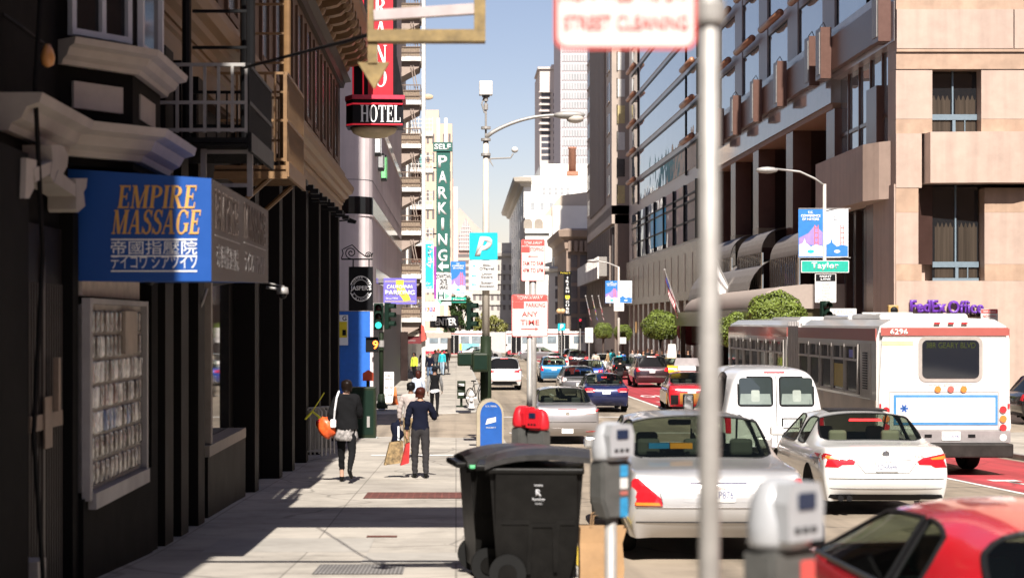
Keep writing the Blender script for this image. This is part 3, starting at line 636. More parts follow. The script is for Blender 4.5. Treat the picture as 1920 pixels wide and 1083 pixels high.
# ---------------------------------------------------------------- stacked balcony building and neighbours down the left side
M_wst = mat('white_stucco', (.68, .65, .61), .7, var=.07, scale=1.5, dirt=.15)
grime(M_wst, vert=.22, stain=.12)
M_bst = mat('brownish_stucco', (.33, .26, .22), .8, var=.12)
bb = thing('balcony_building', 'white building with stacked fire balconies beyond the lilac corner building', 'building', (-3.4, 100, zs(100)))
bm = B(); box(bm, -25, -3.4, 100.1, 112, -2.2, 32); mk('wall', bm, M_wst, bb, world=True)
s_ = F / 100
for k_ in range(8):
    z = PZ(28 + 81.8 * k_, 100)
    bm = B(); box(bm, -3.39, -2.12, 100.3, 103.2, z - .1, z + .16); sl = mk('balcony', bm, M_wst, bb, world=True)
    bm = B()
    for q in (.3, .62, .95): box(bm, -3.35, -2.15, 100.32, 100.36, z + .1 + q, z + .16 + q); box(bm, -2.17, -2.13, 100.37, 103.15, z + .1 + q, z + .16 + q)
    for q in range(9): box(bm, -3.35 + q * .148, -3.33 + q * .148, 100.325, 100.355, z + .161, z + 1.06)
    mk('railing', bm, mat('brown_metal', (.16, .11, .08), .6), sl, world=True)
    bm = B(); box(bm, -3.33, -2.19, 100.37, 100.38, z + .2, z + .75); mk('mesh_screen', bm, mat('brown_mesh', (.24, .18, .13), .8, var=.4, scale=14), sl, world=True)
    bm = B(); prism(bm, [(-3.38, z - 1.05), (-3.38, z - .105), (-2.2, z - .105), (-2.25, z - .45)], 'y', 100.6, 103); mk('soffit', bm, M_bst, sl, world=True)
    bm = B(); tube(bm, [(-2.35, 100.5, z + .18), (-2.75, 100.45, z + 2.3)], .03, 5); tube(bm, [(-2.2, 100.5, z + .18), (-2.6, 100.45, z + 2.3)], .03, 5); mk('ladder', bm, M_bst, sl, world=True)
bm = B(); box(bm, -2.1, -1.88, 101.4, 102.2, -1.7, 24); mk('column', bm, M_wst, bb, world=True)
bm = B(); box(bm, -3.55, -3.3, 99.9, 100.09, -1.7, 30); mk('edge_strip', bm, M_wst, bb, world=True)
# next: garage front with open decks and outer stairs
gb_ = thing('parking_garage', 'white parking garage with open decks and outside stairs behind the parking sign', 'building', (-3.6, 125, zs(125)))
bm = B(); box(bm, -30, -3.4, 118, 178, -2.4, 17); mk('wall', bm, M_wst, gb_, world=True)
for k_ in range(6):
    z = 2.2 + k_ * 2.7
    bm = B(); box(bm, -3.39, -1.7, 122, 123.8, z, z + .25); d_ = mk('deck', bm, M_wst, gb_, world=True)
    bm = B(); [box(bm, -3.35, -1.72, 122.02, 122.06, z + .3 + q * .3, z + .36 + q * .3) for q in range(4)]; [box(bm, -3.3 + q * .26, -3.26 + q * .26, 122.0, 122.015, z + .25, z + 1.4) for q in range(7)]; mk('railing', bm, M_wst, d_, world=True)
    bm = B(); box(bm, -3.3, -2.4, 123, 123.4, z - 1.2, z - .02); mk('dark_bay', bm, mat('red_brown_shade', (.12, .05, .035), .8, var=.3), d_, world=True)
bm = B(); ball(bm, (-2.0, 118, PZ(182, 118)), .36, 2, (1.1, .3, .6)); box(bm, -3.4, -2.2, 118, 118.1, PZ(182, 118) - .05, PZ(182, 118) + .05); dsh = mk('satellite_dish', bm, mat('tan_dish', (.5, .38, .25), .6), None, smooth=False); tag(dsh, 'tan satellite dish held out beside the white balcony column', 'dish')
# far buildings on the left
def windows_on(parent, m, x0, x1, z0, z1, nx, nz, y, w, h, axis='y', frame=None):
    """a grid of single windows; the mesh is shared, each window is its own object"""
    first = None; cnt = 0; rest = None
    for j in range(nz):
        for i in range(nx):
            u = x0 + (x1 - x0) * (i + .5) / nx; z = z0 + (z1 - z0) * (j + .5) / nz; cnt += 1
            loc = Vector((u, y, z)) if axis == 'y' else Vector((y, u, z))
            r = parent; off = Vector((0, 0, 0))
            while r is not None: off += r.location; r = r.parent
            if cnt > 95:
                rest = rest or B()
                if axis == 'y': box(rest, u - w / 2, u + w / 2, y - .06, y + .1, z - h / 2, z + h / 2)
                else: box(rest, y - .06, y + .06, u - w / 2, u + w / 2, z - h / 2, z + h / 2)
                continue
            if first is None:
                b = B()
                if axis == 'y': box(b, -w / 2, w / 2, -.06, .1, -h / 2, h / 2)
                else: box(b, -.06, .06, -w / 2, w / 2, -h / 2, h / 2)
                first = mk('window', b, m, parent); o = first
            else: o = first.copy(); COL.objects.link(o)
            o.location = loc - off
    if rest: r_ = mk('windows_above', rest, m, parent, world=True); r_['kind'] = 'stuff'
def px_building(name, label, px0, px1, pytop, Y, depth, m, mw, nx, nz, wfrac=.45, hfrac=.5, zlow=0, py_first=None, py_last=None, east=True):
    x0, x1, zt = PX(px0, Y), PX(px1, Y), PZ(pytop, Y); zb = zr(min(Y, 900)) - 1
    t = thing(name, label, 'building', ((x0 + x1) / 2, Y, zb))
    b = B(); box(b, x0, x1, Y, Y + depth, zb, zt); mk('wall', b, m, t, world=True)
    if nx:
        z0 = PZ(py_last, Y) if py_last else zb + 6; z1 = PZ(py_first, Y) if py_first else zt - 3
        windows_on(t, mw, x0, x1, z0, z1, nx, nz, Y, (x1 - x0) / nx * wfrac, (z1 - z0) / nz * hfrac)
    return t
M_tanb = mat('tan_brick', (.56, .43, .33), .8, var=.06, scale=.6); M_winb = mat('far_window', (.16, .14, .14), .15, var=.2, scale=.3, spec=.7)
M_pinkb = mat('pink_granite', (.55, .38, .33), .7, var=.06, scale=.4); M_winpale = mat('pale_far_window', (.35, .36, .37), .2, var=.2, scale=.3)
t = px_building('tan_tower', 'tan brick tower with white piers behind the parking sign', 797, 848, 232, 215, 30, M_tanb, M_winb, 5, 9, .4, .5, py_first=242, py_last=560)
bm = B(); x0, x1 = PX(797, 215), PX(822, 215); box(bm, x0, x1, 220, 240, PZ(233, 215), PZ(197, 215)); mk('penthouse', bm, M_tanb, t, world=True)
for px in (819, 833): bm = B(); box(bm, PX(px, 215), PX(px + 6, 215), 214.6, 214.9, 0, PZ(222, 215)); mk('pier', bm, M_wst, t, world=True)
px_building('pale_block', 'pale stepped block right of the tan brick tower', 842, 850, 335, 240, 20, M_pinkb, M_winb, 1, 12, .5, .5, py_first=340, py_last=560)
px_building('white_slab', 'narrow white slab between the tan tower and the glass gable', 848, 858, 350, 262, 20, M_wst, M_winpale, 0, 0)
# pink tower with the glazed gable
Y = 520; t = thing('gable_tower', 'pink granite tower with a triangular glazed gable far down the street', 'building', (PX(885, Y), Y, -5))
bm = B(); prism(bm, [(PX(856, Y), -5), (PX(856, Y), PZ(398, Y)), (PX(862, Y), PZ(390, Y)), (PX(895, Y), PZ(425, Y)), (PX(960, Y), PZ(480, Y)), (PX(960, Y), -5)], 'y', Y, Y + 40); mk('wall', bm, M_pinkb, t, world=True)
bm = B(); prism(bm, [(PX(860, Y), PZ(470, Y)), (PX(860, Y), PZ(440, Y)), (PX(873, Y), PZ(409, Y)), (PX(888, Y), PZ(440, Y)), (PX(888, Y), PZ(470, Y))], 'y', Y - .6, Y - .1); g_ = mk('glazed_gable', bm, mat('gable_glass', (.3, .31, .33), .2, var=.1), t, world=True)
bm = B()
for i in range(1, 7): x = PX(860 + 4 * i, Y); h_ = 440 - 31 * (1 - abs(i * 4 - 13.5) / 14); box(bm, x - .12, x + .12, Y - .8, Y - .62, PZ(470, Y), PZ(h_, Y))
for i in range(7): py = 468 - i * 7; w = min(14, max(2, (py - 409) / 31 * 14)); box(bm, PX(874 - w, Y), PX(874 + w, Y), Y - .84, Y - .66, PZ(py, Y) - .12, PZ(py, Y) + .12)
mk('mullions', bm, mat('gable_mullion', (.62, .5, .47), .7), g_, world=True)
windows_on(t, M_winb, PX(859, Y), PX(905, Y), PZ(545, Y), PZ(473, Y), 8, 6, Y, 1.0, 1.1)
# grey classical block at the street's end
Y = 330; t = px_building('classical_block', 'grey classical office block with rows of arched windows closing the street', 884, 962, 455, Y, 30, mat('grey_stone', (.45, .42, .38), .8, var=.08, scale=.5), M_winb, 7, 5, .42, .55, py_first=492, py_last=585)
bm = B(); sweep(bm, [(PX(884, Y), Y), (PX(962, Y), Y)], [(0, PZ(482, Y)), (.7, PZ(480, Y)), (.9, PZ(474, Y)), (0, PZ(473, Y))]); mk('cornice', bm, mat('grey_stone', (0, 0, 0)), t, world=True)
bm = B(); [box(bm, PX(884, Y), PX(962, Y), Y - .3, Y - .02, PZ(py, Y) - .15, PZ(py, Y) + .15) for py in (512, 531, 550, 570)]; mk('string_course', bm, mat('grey_stone', (0, 0, 0)), t, world=True)
px_building('pale_corner_block', 'pale low block left of the street end behind the trees', 846, 886, 545, 300, 20, mat('pale_plaster', (.6, .56, .5), .8, var=.06), M_winb, 3, 2, .4, .5)
# netted building and white block further along that the glass front across the street mirrors
t = px_building('netted_building', 'building wrapped in teal scaffold netting far along the left side', 770, 800, 250, 250, 40, mat('teal_netting', (.12, .3, .29), .8, var=.35, scale=.5), M_winb, 0, 0)

# ---------------------------------------------------------------- signs down the left side
M_sgreen = mat('sign_green', (.015, .105, .085), .5, var=.1); M_sblack = mat('sign_black', (.01, .01, .012), .45, var=.1); M_sred = mat('sign_red', (.5, .015, .03), .4, var=.05)
M_cyan = mat('sign_cyan', (.02, .47, .62), .45, var=.04); M_purple = mat('sign_purple', (.16, .13, .5), .5, var=.05); M_syel = mat('sign_yellow', (.75, .6, .05), .5)
M_neon = mat('red_neon_tube', (.65, .02, .04), .3, var=0, emit=.25)
# hotel blade sign
Y = 46.0; hs = thing('hotel_sign', 'red and black vertical blade sign above a black box lettered HOTEL', 'sign', P(700, 225, Y))
def loc(px, py, parent, Y): return P(px, py, Y) - parent.location
X_ = lambda px: PX(px, 46.0); Z_ = lambda py: PZ(py, 46.0)
bm = B(); box(bm, X_(662), X_(743), Y - .0, Y + .5, Z_(183), 15.5); prism(bm, [(X_(743) + .002, Z_(183)), (X_(757), Z_(183)), (X_(743) + .002, Z_(100))], 'y', Y + .05, Y + .45); mk('blade', bm, M_sblack, hs, world=True)
bm = B(); box(bm, X_(690), X_(737), Y - .03, Y - .002, Z_(180), 15.3); mk('red_panel', bm, M_sred, hs, world=True)
for i, ch in enumerate('ONARRES'): serif(ch, loc(715, 146 - 44 * i, hs, Y) + Vector((0, -.034, 0)), M_wlet, hs, .5, .36 if ch != 'E' else .33)
bm = B(); prism(bm, [(X_(650), Y - .25), (X_(664), Y - .62), (X_(755), Y - .5), (X_(755), Y + .6), (X_(650), Y + .6)], 'z', Z_(240), Z_(192)); mk('box', bm, M_sblack, hs, world=True)
bm = B(); prism(bm, [(X_(648), Y - .3), (X_(663), Y - .72), (X_(760), Y - .6), (X_(760), Y + .65), (X_(648), Y + .65)], 'z', Z_(191.5), Z_(184)); mk('canopy', bm, mat('sign_crimson', (.5, .03, .07), .5), hs, world=True)
ang = math.atan2(.12, X_(755) - X_(664))
serif('HOTEL', loc(716, 218, hs, Y) + Vector((0, -.58, 0)), M_wlet, hs, .46, 1.12, yaw=ang)
bm = B()
for py, o in ((200, .64), (238, .64)): tube(bm, [(X_(652), Y - .3, Z_(py + (0 if py < 220 else -1))), (X_(664), Y - o, Z_(py)), (X_(756), Y - .53, Z_(py))], .025, 6)
for px in (662, 681): tube(bm, [(X_(px), Y - .03, Z_(178)), (X_(px), Y - .03, 15.2)], .022, 6)
mk('neon_tube', bm, M_neon, hs, world=True)
bm = B(); lathe(bm, [(.02, -.28), (.35, -.25), (.58, -.14), (.66, 0)], 20, (X_(701), Y - .03, Z_(241)), sy=.7); mk('lamp_cover', bm, mat('cream_cover', (.6, .5, .33), .6), hs, smooth=True, world=True)
bm = B()
for py in (100, 30): cyl(bm, (WX, Y + .2, Z_(py)), (X_(662), Y + .2, Z_(py)), .04)
tube(bm, [(WX + .02, Y, Z_(45)), (-2.95, Y - .1, Z_(90)), (-2.92, Y - .05, Z_(120))], .02, 6); mk('bracket', bm, M_blackmetal, hs, world=True)
# tap room sign on its scrolled bracket
js = thing('hanging_sign', "black hanging tap room sign lettered JASPER'S under a scrolled iron bracket", 'sign', P(677, 541, 46))
bm = B(); box(bm, -.33, .33, -.06, .06, -.61, .61); mk('panel', bm, M_sblack, js)
bm = B(); box(bm, -.345, -.332, -.05, .55, -.61, .61); mk('side_panel', bm, mat('dull_grey', (.22, .21, .21), .6), js)
def ring(r, w, z, y, m, nm='ring', sx=1., sz=1.15):
    b = B(); n = 40
    for i in range(n):
        a0, a1 = 2 * pi * i / n, 2 * pi * (i + 1) / n
        q = [(r * sx * cos(a0), z + r * sz * sin(a0)), (r * sx * cos(a1), z + r * sz * sin(a1)), ((r - w) * sx * cos(a1), z + (r - w) * sz * sin(a1)), ((r - w) * sx * cos(a0), z + (r - w) * sz * sin(a0))]
        b.faces.new([b.verts.new((x, y, zz)) for x, zz in q])
    bmesh.ops.remove_doubles(b, verts=b.verts, dist=1e-4); return mk(nm, b, m, js)
ring(.31, .022, 0, -.064, M_wlet); ring(.22, .014, 0, -.064, M_wlet)
bm = B(); box(bm, -.32, .32, -.068, -.0655, -.105, .105); mk('strap', bm, M_sblack, js)
text("JASPER'S", (0, -.071, 0), M_wlet, js, h=.17, w=.58, bold=.03)
def arc_text(s, r, a0, a1, h, sz, parent, y, m, up=True):
    for i, ch in enumerate(s):
        if ch == ' ': continue
        a = radians(a0 + (a1 - a0) * i / (len(s) - 1)); me = text_mesh(ch, h=h, bold=.02); b = B(); b.from_mesh(me); bpy.data.meshes.remove(me)
        rot = a - pi / 2 if up else a + pi / 2
        xform(b, Matrix.Translation((r * cos(a), y, r * sz * sin(a))) @ Matrix.Rotation(-rot, 4, 'Y')); mk('lettering', b, m, parent)
arc_text('CORNER TAP', .262, 155, 25, .055, 1.15, js, -.066, M_wlet); arc_text('& KITCHEN', .262, 212, 328, .055, 1.15, js, -.066, M_wlet, False)
bm = B(); box(bm, -.55, .32, .0, .03, .8, .84)
for px in (-.22, .22): box(bm, px - .015, px + .015, -.01, .03, .61, .8)
def spiral(cx, cz, r0, r1, a0, a1, n=26): return [(cx + (r0 + (r1 - r0) * i / n) * cos(a0 + (a1 - a0) * i / n), .015, cz + (r0 + (r1 - r0) * i / n) * sin(a0 + (a1 - a0) * i / n)) for i in range(n + 1)]
tube(bm, spiral(-.28, 1.0, .02, .17, 0, 3.5 * pi), .016, 6); tube(bm, spiral(.2, .93, .02, .1, pi, -2.2 * pi), .014, 6)
tube(bm, [(-.5, .015, 1.1), (-.25, .015, 1.22), (-.05, .015, 1.02), (.12, .015, .9), (.3, .015, .93), (.33, .015, 1.0)], .016, 6); tube(bm, [(-.55, .015, .84), (-.5, .015, .98), (-.53, .015, 1.1)], .016, 6)
mk('bracket', bm, M_blackmetal, js)
# flat signs with lettering
def board(name, label, px0, py0, px1, py1, Y, m, t=.08, cat='sign', border=None, group=None, r=.03):
    c = P((px0 + px1) / 2, (py0 + py1) / 2, Y); w = (px1 - px0) * Y / F; h = (py1 - py0) * Y / F
    o = thing(name, label, cat, c, 0, group); b = B(); prism(b, rrect(w, h, min(r, w * .2)), 'y', 0, t); mk('panel', b, m, o)
    if border:
        b = B(); A_ = rrect(w * .96, h * .97, min(r, w * .2)); C_ = rrect(w * .96 - .035, h * .97 - .035, min(r, w * .2) * .7); n = len(A_)
        va = [b.verts.new((x, -.003, z)) for x, z in A_]; vc = [b.verts.new((x, -.003, z)) for x, z in C_]
        for i in range(n): b.faces.new((va[i], va[(i + 1) % n], vc[(i + 1) % n], vc[i]))
        mk('border', b, border, o)
    return o, w, h
cp, w, h = board('parking_sign', 'purple sign lettered CALIFORNIA PARKING with a yellow state outline', 719, 521, 781, 570, 72, M_purple, .25)
st = [(-.16, .5), (.1, .5), (.1, .2), (.3, -.3), (.34, -.45), (.1, -.5), (.02, -.3), (-.1, -.1), (-.16, .2)]
bm = B(); prism(bm, [(x * w * .9 + .02 * w, z * h * .8 + .02) for x, z in st], 'y', -.006, -.001); mk('state_outline', bm, M_syel, cp)
text('CALIFORNIA', (0, -.01, .18), M_wlet, cp, h=.17, w=1.15, bold=.02); text('PARKING', (0, -.01, -.07), M_wlet, cp, h=.21, w=1.3, bold=.03); text('Since 1954', (-.36, -.01, -.32), M_wlet, cp, h=.09, w=.5, bold=.01)
bm = B(); box(bm, -w * .46, w * .46, -.007, -.002, .41, .43); box(bm, -w * .46, w * .46, -.007, -.002, -.46, -.44); mk('rule', bm, M_syel, cp)
bm = B(); box(bm, -1.6, -w / 2, .08, .16, .3, .36); mk('bracket', bm, M_blackmetal, cp)
th, w, h = board('rental_sign', 'cyan vertical sign with slanted white car rental lettering', 791, 455, 813, 548, 118, M_wlet, .2)
bm = B(); box(bm, -w * .36, w * .46, -.006, -.001, -h * .42, h * .48); mk('blue_panel', bm, M_cyan, th); 
o_ = text('Thrifty', (0.02, -.01, .75), M_wlet, th, h=.42, w=1.7, bold=.03, shear=.2); o_.rotation_euler = (0, radians(90), 0); o_.location = (-.62, 0, .78)
text('Car\nRental', (0.03, -.01, -1.25), M_wlet, th, h=.42, w=.55, bold=.01, shear=.2)
vt = B(); box(vt, PX(814, 118), PX(818, 118), 118, 118.2, PZ(560, 118), PZ(462, 118)); tag(mk('sign_strip', vt, mat('violet_paint', (.3, .05, .35), .5)), 'violet strip sign between the cyan and green parking signs', 'sign')
sp = thing('parking_sign', 'tall dark green vertical sign lettered SELF PARKING with a left arrow', 'sign', P(830, 390, 125))
Y = 125
def q(px, py, dy=0): return P(px, py, Y) - sp.location + Vector((0, dy, 0))
bm = B(); a, b_ = q(818, 510), q(844, 284); box(bm, a.x, b_.x, 0, .4, a.z, b_.z); mk('panel', bm, M_sgreen, sp)
bm = B(); a, b_ = q(812, 284), q(848, 267); box(bm, a.x, b_.x, -.1, .42, a.z + .01, b_.z); mk('top_panel', bm, M_sgreen, sp)
text('SELF', q(830, 275.5, -.11), M_wlet, sp, h=.42, w=1.25, bold=.03)
for i, ch in enumerate('PARKING'): text(ch, q(830, 303 + i * 29.3, -.01), M_wlet, sp, h=.92, w=.2 if ch == 'I' else .68, bold=.02)
bm = B(); prism(bm, [tuple(q(x, y).xz) for x, y in ((821, 499), (830, 490), (830, 496), (841, 496), (841, 502), (830, 502), (830, 508))], 'y', -.02, -.005); mk('arrow', bm, M_wlet, sp)
bm = B(); a = q(800, 300); box(bm, a.x - 1, q(818, 0).x, .1, .2, 3, 3.1); box(bm, a.x - 1, q(818, 0).x, .1, .2, -2, -1.9); mk('bracket', bm, M_blackmetal, sp)
dc, w, h = board('garage_sign', 'white sign with black lettering DOWNTOWN CENTER GARAGE below the tall green sign', 817, 512, 846, 544, 125, M_wlet, .3)
text('DOWNTOWN\nCENTER\nGARAGE', (0, -.01, 0), M_sblack, dc, h=1.15, w=1.1, bold=.04, line=.8)
ha, w, h = board('arrow_sign', 'white sign with a big H and green arrows under the garage sign', 817, 545, 846, 572, 125, M_wlet, .3)
text('H', (-.2, -.01, .2), M_sgreen, ha, h=.55, w=.5, bold=.03); bm = B(); prism(bm, [(.1, .4), (.5, .15), (.1, -.1)], 'y', -.02, -.005); prism(bm, [(-.5, -.12), (.05, -.12), (-.22, -.5)], 'y', -.02, -.005); mk('arrow', bm, mat('mint_green', (.2, .45, .35), .5), ha)
do, w, h = board('rental_sign', 'white car rental sign with coloured letter squares over the red awning', 784, 566, 818, 601, 112, M_wlet, .25)
for i, (ch, cm) in enumerate(zip('DOLLAR', [M_sred, M_syel, M_purple, M_sred, M_purple, M_sred])):
    bm = B(); x = -.55 + i * .2; box(bm, x - .09, x + .09, -.008, -.001, .0, .28); mk('letter_tile', bm, [M_purple, M_sred, M_purple, mat('orange_tile', (.6, .2, .03), .5), M_purple, M_sred][i], do); text(ch, (x, -.012, .14), M_wlet, do, h=.2, w=.12, bold=.02)
bm = B(); prism(bm, [(-.45, .3), (-.3, .55), (-.3, .3)], 'y', -.01, -.001); mk('tile_point', bm, M_sred, do)
text('rent a car', (.1, -.01, -.3), M_sred, do, h=.1, w=.8)
en, w, h = board('enter_sign', 'black sign with white letters ENTER beside the far trees', 806, 592, 859, 614, 135, M_sblack, .5)
text('ENTER', (.15, -.01, 0), M_wlet, en, h=.6, w=1.75, bold=.03)
bm = B(); box(bm, PX(795, 112), PX(846, 112), 111, 114, PZ(633, 112), PZ(623, 112)); tag(mk('flat_canopy', bm, mat('beige_canopy', (.42, .36, .31), .7)), 'flat beige entrance canopy behind the red awning', 'canopy')
# red awning and store front below the balconies
ra = thing('awning', 'dark red shop awning with small white lettering under the balconies', 'awning', P(775, 632, 101))
q = lambda px, py: P(px, py, 101) - ra.location
M_maroon = mat('maroon_canvas', (.14, .018, .022), .8, var=.1); M_coral = mat('red_canvas', (.5, .08, .06), .7, var=.15, scale=3, stretch=(1, 6, 1))
bm = B(); a, c = q(752, 644), q(790, 620); box(bm, a.x, c.x, 0, 3, a.z, c.z); mk('cover', bm, M_maroon, ra)
bm = B(); a = q(789, 0).x; prism(bm, [(a, q(0, 641).z), (a, q(0, 607).z), (q(795, 0).x, q(0, 612).z), (q(799, 0).x, q(0, 637).z)], 'y', .05, 3.05); mk('valance', bm, M_coral, ra)
text('AT CORNER', q(768, 638) + Vector((0, -.01, 0)), M_fw, ra, h=.1, w=.75); bm = B(); a, c = q(763, 630), q(786, 619); box(bm, a.x, c.x, -.06, -.004, a.z, c.z); mk('small_sign', bm, mat('beige_sign', (.5, .43, .36), .6), ra); text('adore thrifty', q(774.5, 624.5) + Vector((0, -.062, 0)), M_sblack, ra, h=.1, w=.6)
bm = B(); box(bm, -6, -2.9, 99.4, 99.9, -1.6, 1.4); so = tag(mk('shop_front', bm, mat('dark_shopfront', (.03, .02, .018), .4, var=.3, scale=2)), 'dark open shop front under the red awning', 'shop front')
# banners and the cross street's name plate
def mayor_banner(name, label, px0, py0, px1, py1, Y, flip=False, yaw=0.):
    o, w, h = board(name, label, px0, py0, px1, py1, Y, mat('banner_blue', (.02, .17, .5), .6) if not flip else mat('banner_white', (.7, .72, .75), .7), .015, 'banner', None, 'conference banners on lamp posts', 0.001)
    Mb, Mw = (mat('banner_blue', (.02, .17, .5), .6), mat('banner_white', (.7, .72, .75), .7))
    mo, mv = mat('banner_orange', (.6, .12, .12), .6), mat('banner_violet', (.3, .2, .5), .6)
    text('U.S.\nCONFERENCE\nOF MAYORS', (0, -.004, h * .36), mat('faint_text', (.5, .53, .58), .6) if flip else M_wlet, o, h=h * .2, w=w * .8, bold=.03)
    b = B()
    if not flip:
        prism(b, [(-w * .48, -h * .1), (-w * .1, .0), (w * .18, h * .17), (w * .48, h * .02), (w * .48, -h * .25), (-w * .48, -h * .25)], 'y', -.003, -.001); mk('violet_hill', b, mv, o)
    b = B()
    for sx in (.16, .3): box(b, w * sx - .015 * w, w * sx + .02 * w, -.0075, -.005, -h * .26, h * .17)
    for k_ in range(4): box(b, w * .16, w * .32, -.0078, -.0053, -h * .2 + h * .1 * k_, -h * .185 + h * .1 * k_)
    mk('bridge_tower', b, mo, o)
    b = B(); prism(b, [(-w * .48, -h * .48), (-w * .48, -h * .24), (-w * .3, -h * .2), (-w * .25, -h * .1), (-w * .2, -h * .2), (0, -h * .28), (w * .2, -h * .24), (w * .48, -h * .27), (w * .48, -h * .48)], 'y', -.0135, -.009); mk('skyline', b, Mb if flip else Mw, o)
    b = B(); disc(b, (0, -.014, -h * .38), w * .14, sz=.5); mk('cloud_mark', b, M_cyan if not flip else Mw, o)
    o.rotation_euler = (0, 0, yaw); return o
mayor_banner('banner', 'blue conference banner beside the tall green parking sign', 845, 490, 873, 550, 150)
ms, w, h = board('street_sign', 'green street name sign lettered Mason far down the left side', 846, 557, 874, 567, 170, mat('street_green', (.01, .36, .27), .5), .06)
text('Mason', (0, -.005, 0), M_wlet, ms, h=.3, w=1.1, bold=.02)
# ---------------------------------------------------------------- right side: stone corner building, hotel front, glass block
RV = 830.0                                  # the right-hand fronts recede to this point (they stand at a slight angle)
def RX(Y): return 17.82 - (VX - RV) / F * Y
def RY(px): return 17.82 * F / (px - RV)      # distance of a column of the right-hand front plane
RYAW = math.atan((VX - RV) / F)
def face_box(bm, Ya, Yb, o0, o1, z0, z1, mi=0):
    """box on the right-hand front: from Ya to Yb down the street, standing out from o0 to o1 towards the street"""
    p = [(RX(Ya) - o, Ya) for o in (o0, o1)] + [(RX(Yb) - o, Yb) for o in (o1, o0)]
    for f in prism(bm, p, 'z', z0, z1): f.material_index = mi
def fz(px, py): return PZ(py, RY(px))
M_granite = mat('pink_stone', (.44, .325, .265), .55, var=.07, scale=2.2, bump=.06, detail=8, dirt=.08)
M_granite2 = mat('tan_stone_band', (.41, .28, .2), .45, var=.16, scale=1.6, bump=.05, detail=8, dirt=.12)
grime(M_granite, vert=.14, stain=.1); grime(M_granite2, vert=.12, stain=.15)
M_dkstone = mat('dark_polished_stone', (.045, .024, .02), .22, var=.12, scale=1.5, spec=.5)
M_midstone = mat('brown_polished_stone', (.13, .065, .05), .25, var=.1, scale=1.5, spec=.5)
M_mirror = mat('polished_stone_band', (.30, .27, .27), .06, var=.1, scale=.8, spec=1., bump=.02)
M_gglass = mat('reflecting_glass', (.03, .035, .045), .015, var=.0, spec=1.6, metal=0.)
for m_ in (M_gglass,):
    b_ = m_.node_tree.nodes['Principled BSDF']; b_.inputs['Metallic'].default_value = .55; b_.inputs['Base Color'].default_value = (.42, .46, .5, 1)
    n_ = m_.node_tree; tc = n_.nodes.new('ShaderNodeTexCoord'); ns = n_.nodes.new('ShaderNodeTexNoise'); ns.inputs['Scale'].default_value = .35; bp = n_.nodes.new('ShaderNodeBump'); bp.inputs['Strength'].default_value = .05; bp.inputs['Distance'].default_value = .5
    n_.links.new(tc.outputs['Object'], ns.inputs['Vector']); n_.links.new(ns.outputs['Fac'], bp.inputs['Height']); n_.links.new(bp.outputs[0], b_.inputs['Normal'])
M_copper = mat('copper_tube', (.36, .17, .10), .45, metal=.2, var=.1)
M_pier = mat('pale_pier_stone', (.34, .30, .30), .4, var=.1, scale=1.2)
M_bluefr = mat('blue_window_frame', (.15, .2, .24), .5, var=.08)
CY = 65.0; CX = RX(CY)
cb_ = thing('corner_building', 'pink stone corner building with recessed windows and the purple lettering behind the bus', 'building', (CX, CY, zs(65)))
W = lambda px, py, Y=CY: (PX(px, Y), PZ(py, Y))
# front wall in horizontal courses round the corner: solid behind, openings made by separate wall pieces
def course(z0, z1, m, o, xs=((CX, 60),), nm='wall_course', yb=1.2):
    b = B()
    for xa, xb in xs:
        box(b, xa, xb, CY - o, CY + yb, z0, z1)
    return mk(nm, b, m, cb_, world=True)
xo0, xo1 = PX(1748, CY), PX(1840, CY)          # upper window opening
xl0, xl1 = PX(1728, CY), PX(1846, CY)          # lower window opening
bm = B(); box(bm, CX + 1.3, 60, CY + 1.2, RY(1560), -2, 40); mk('core', bm, M_granite, cb_, world=True)
Zp = lambda py: PZ(py, CY)
full = ((CX, 60),)
course(Zp(18), 40, M_granite2, .02, full); course(Zp(92), Zp(19), M_granite, .14, ((CX, PX(1898, CY)), (PX(1900, CY), 60)), 'spandrel'); course(Zp(98), Zp(92.3), M_granite2, .12, full, 'band')
course(Zp(130), Zp(98.3), M_granite2, .04, full, 'band')
up = ((CX, xo0), (xo1, 60))
course(Zp(223), Zp(130.3), M_granite, 0, up); course(Zp(250), Zp(223.3), M_granite2, -.01, up, 'band')
bm = B(); box(bm, CX, PX(1728, CY), CY - .02, CY + 1.2, Zp(352), Zp(250.3)); mk('wall_course', bm, M_granite, cb_, world=True)
# bowed spandrel between the two windows
bm = B(); pth = [(PX(1733, CY), CY + .0), (PX(1737, CY), CY - .55), (PX(1845, CY), CY - .75), (PX(1900, CY), CY - .75), (PX(1990, CY), CY - .3), (60, CY - .3)]
prism(bm, pth + [(60, CY + 1), (PX(1733, CY), CY + 1)], 'z', Zp(345), Zp(250.5)); mk('spandrel', bm, M_granite, cb_, world=True)
lo = ((CX, xl0), (xl1, 60))
course(Zp(398), Zp(352.3), M_granite2, 0, ((CX, PX(1722, CY)), (xl1, 60)), 'band'); course(Zp(495), Zp(398.3), M_granite, 0, ((CX, PX(1722, CY)), (xl1, 60))); course(Zp(526), Zp(495.3), M_granite2, .01, lo, 'band')
course(-2, Zp(526.3), M_granite, .03, full, 'wall_course')
course(Zp(345) - .0, Zp(345.2) + .05, M_granite, -.3, ((xl0, 60),), 'soffit')
M_curt = mat('curtain', (.055, .042, .032), .9, var=.45, scale=7, stretch=(1, 1, .02))
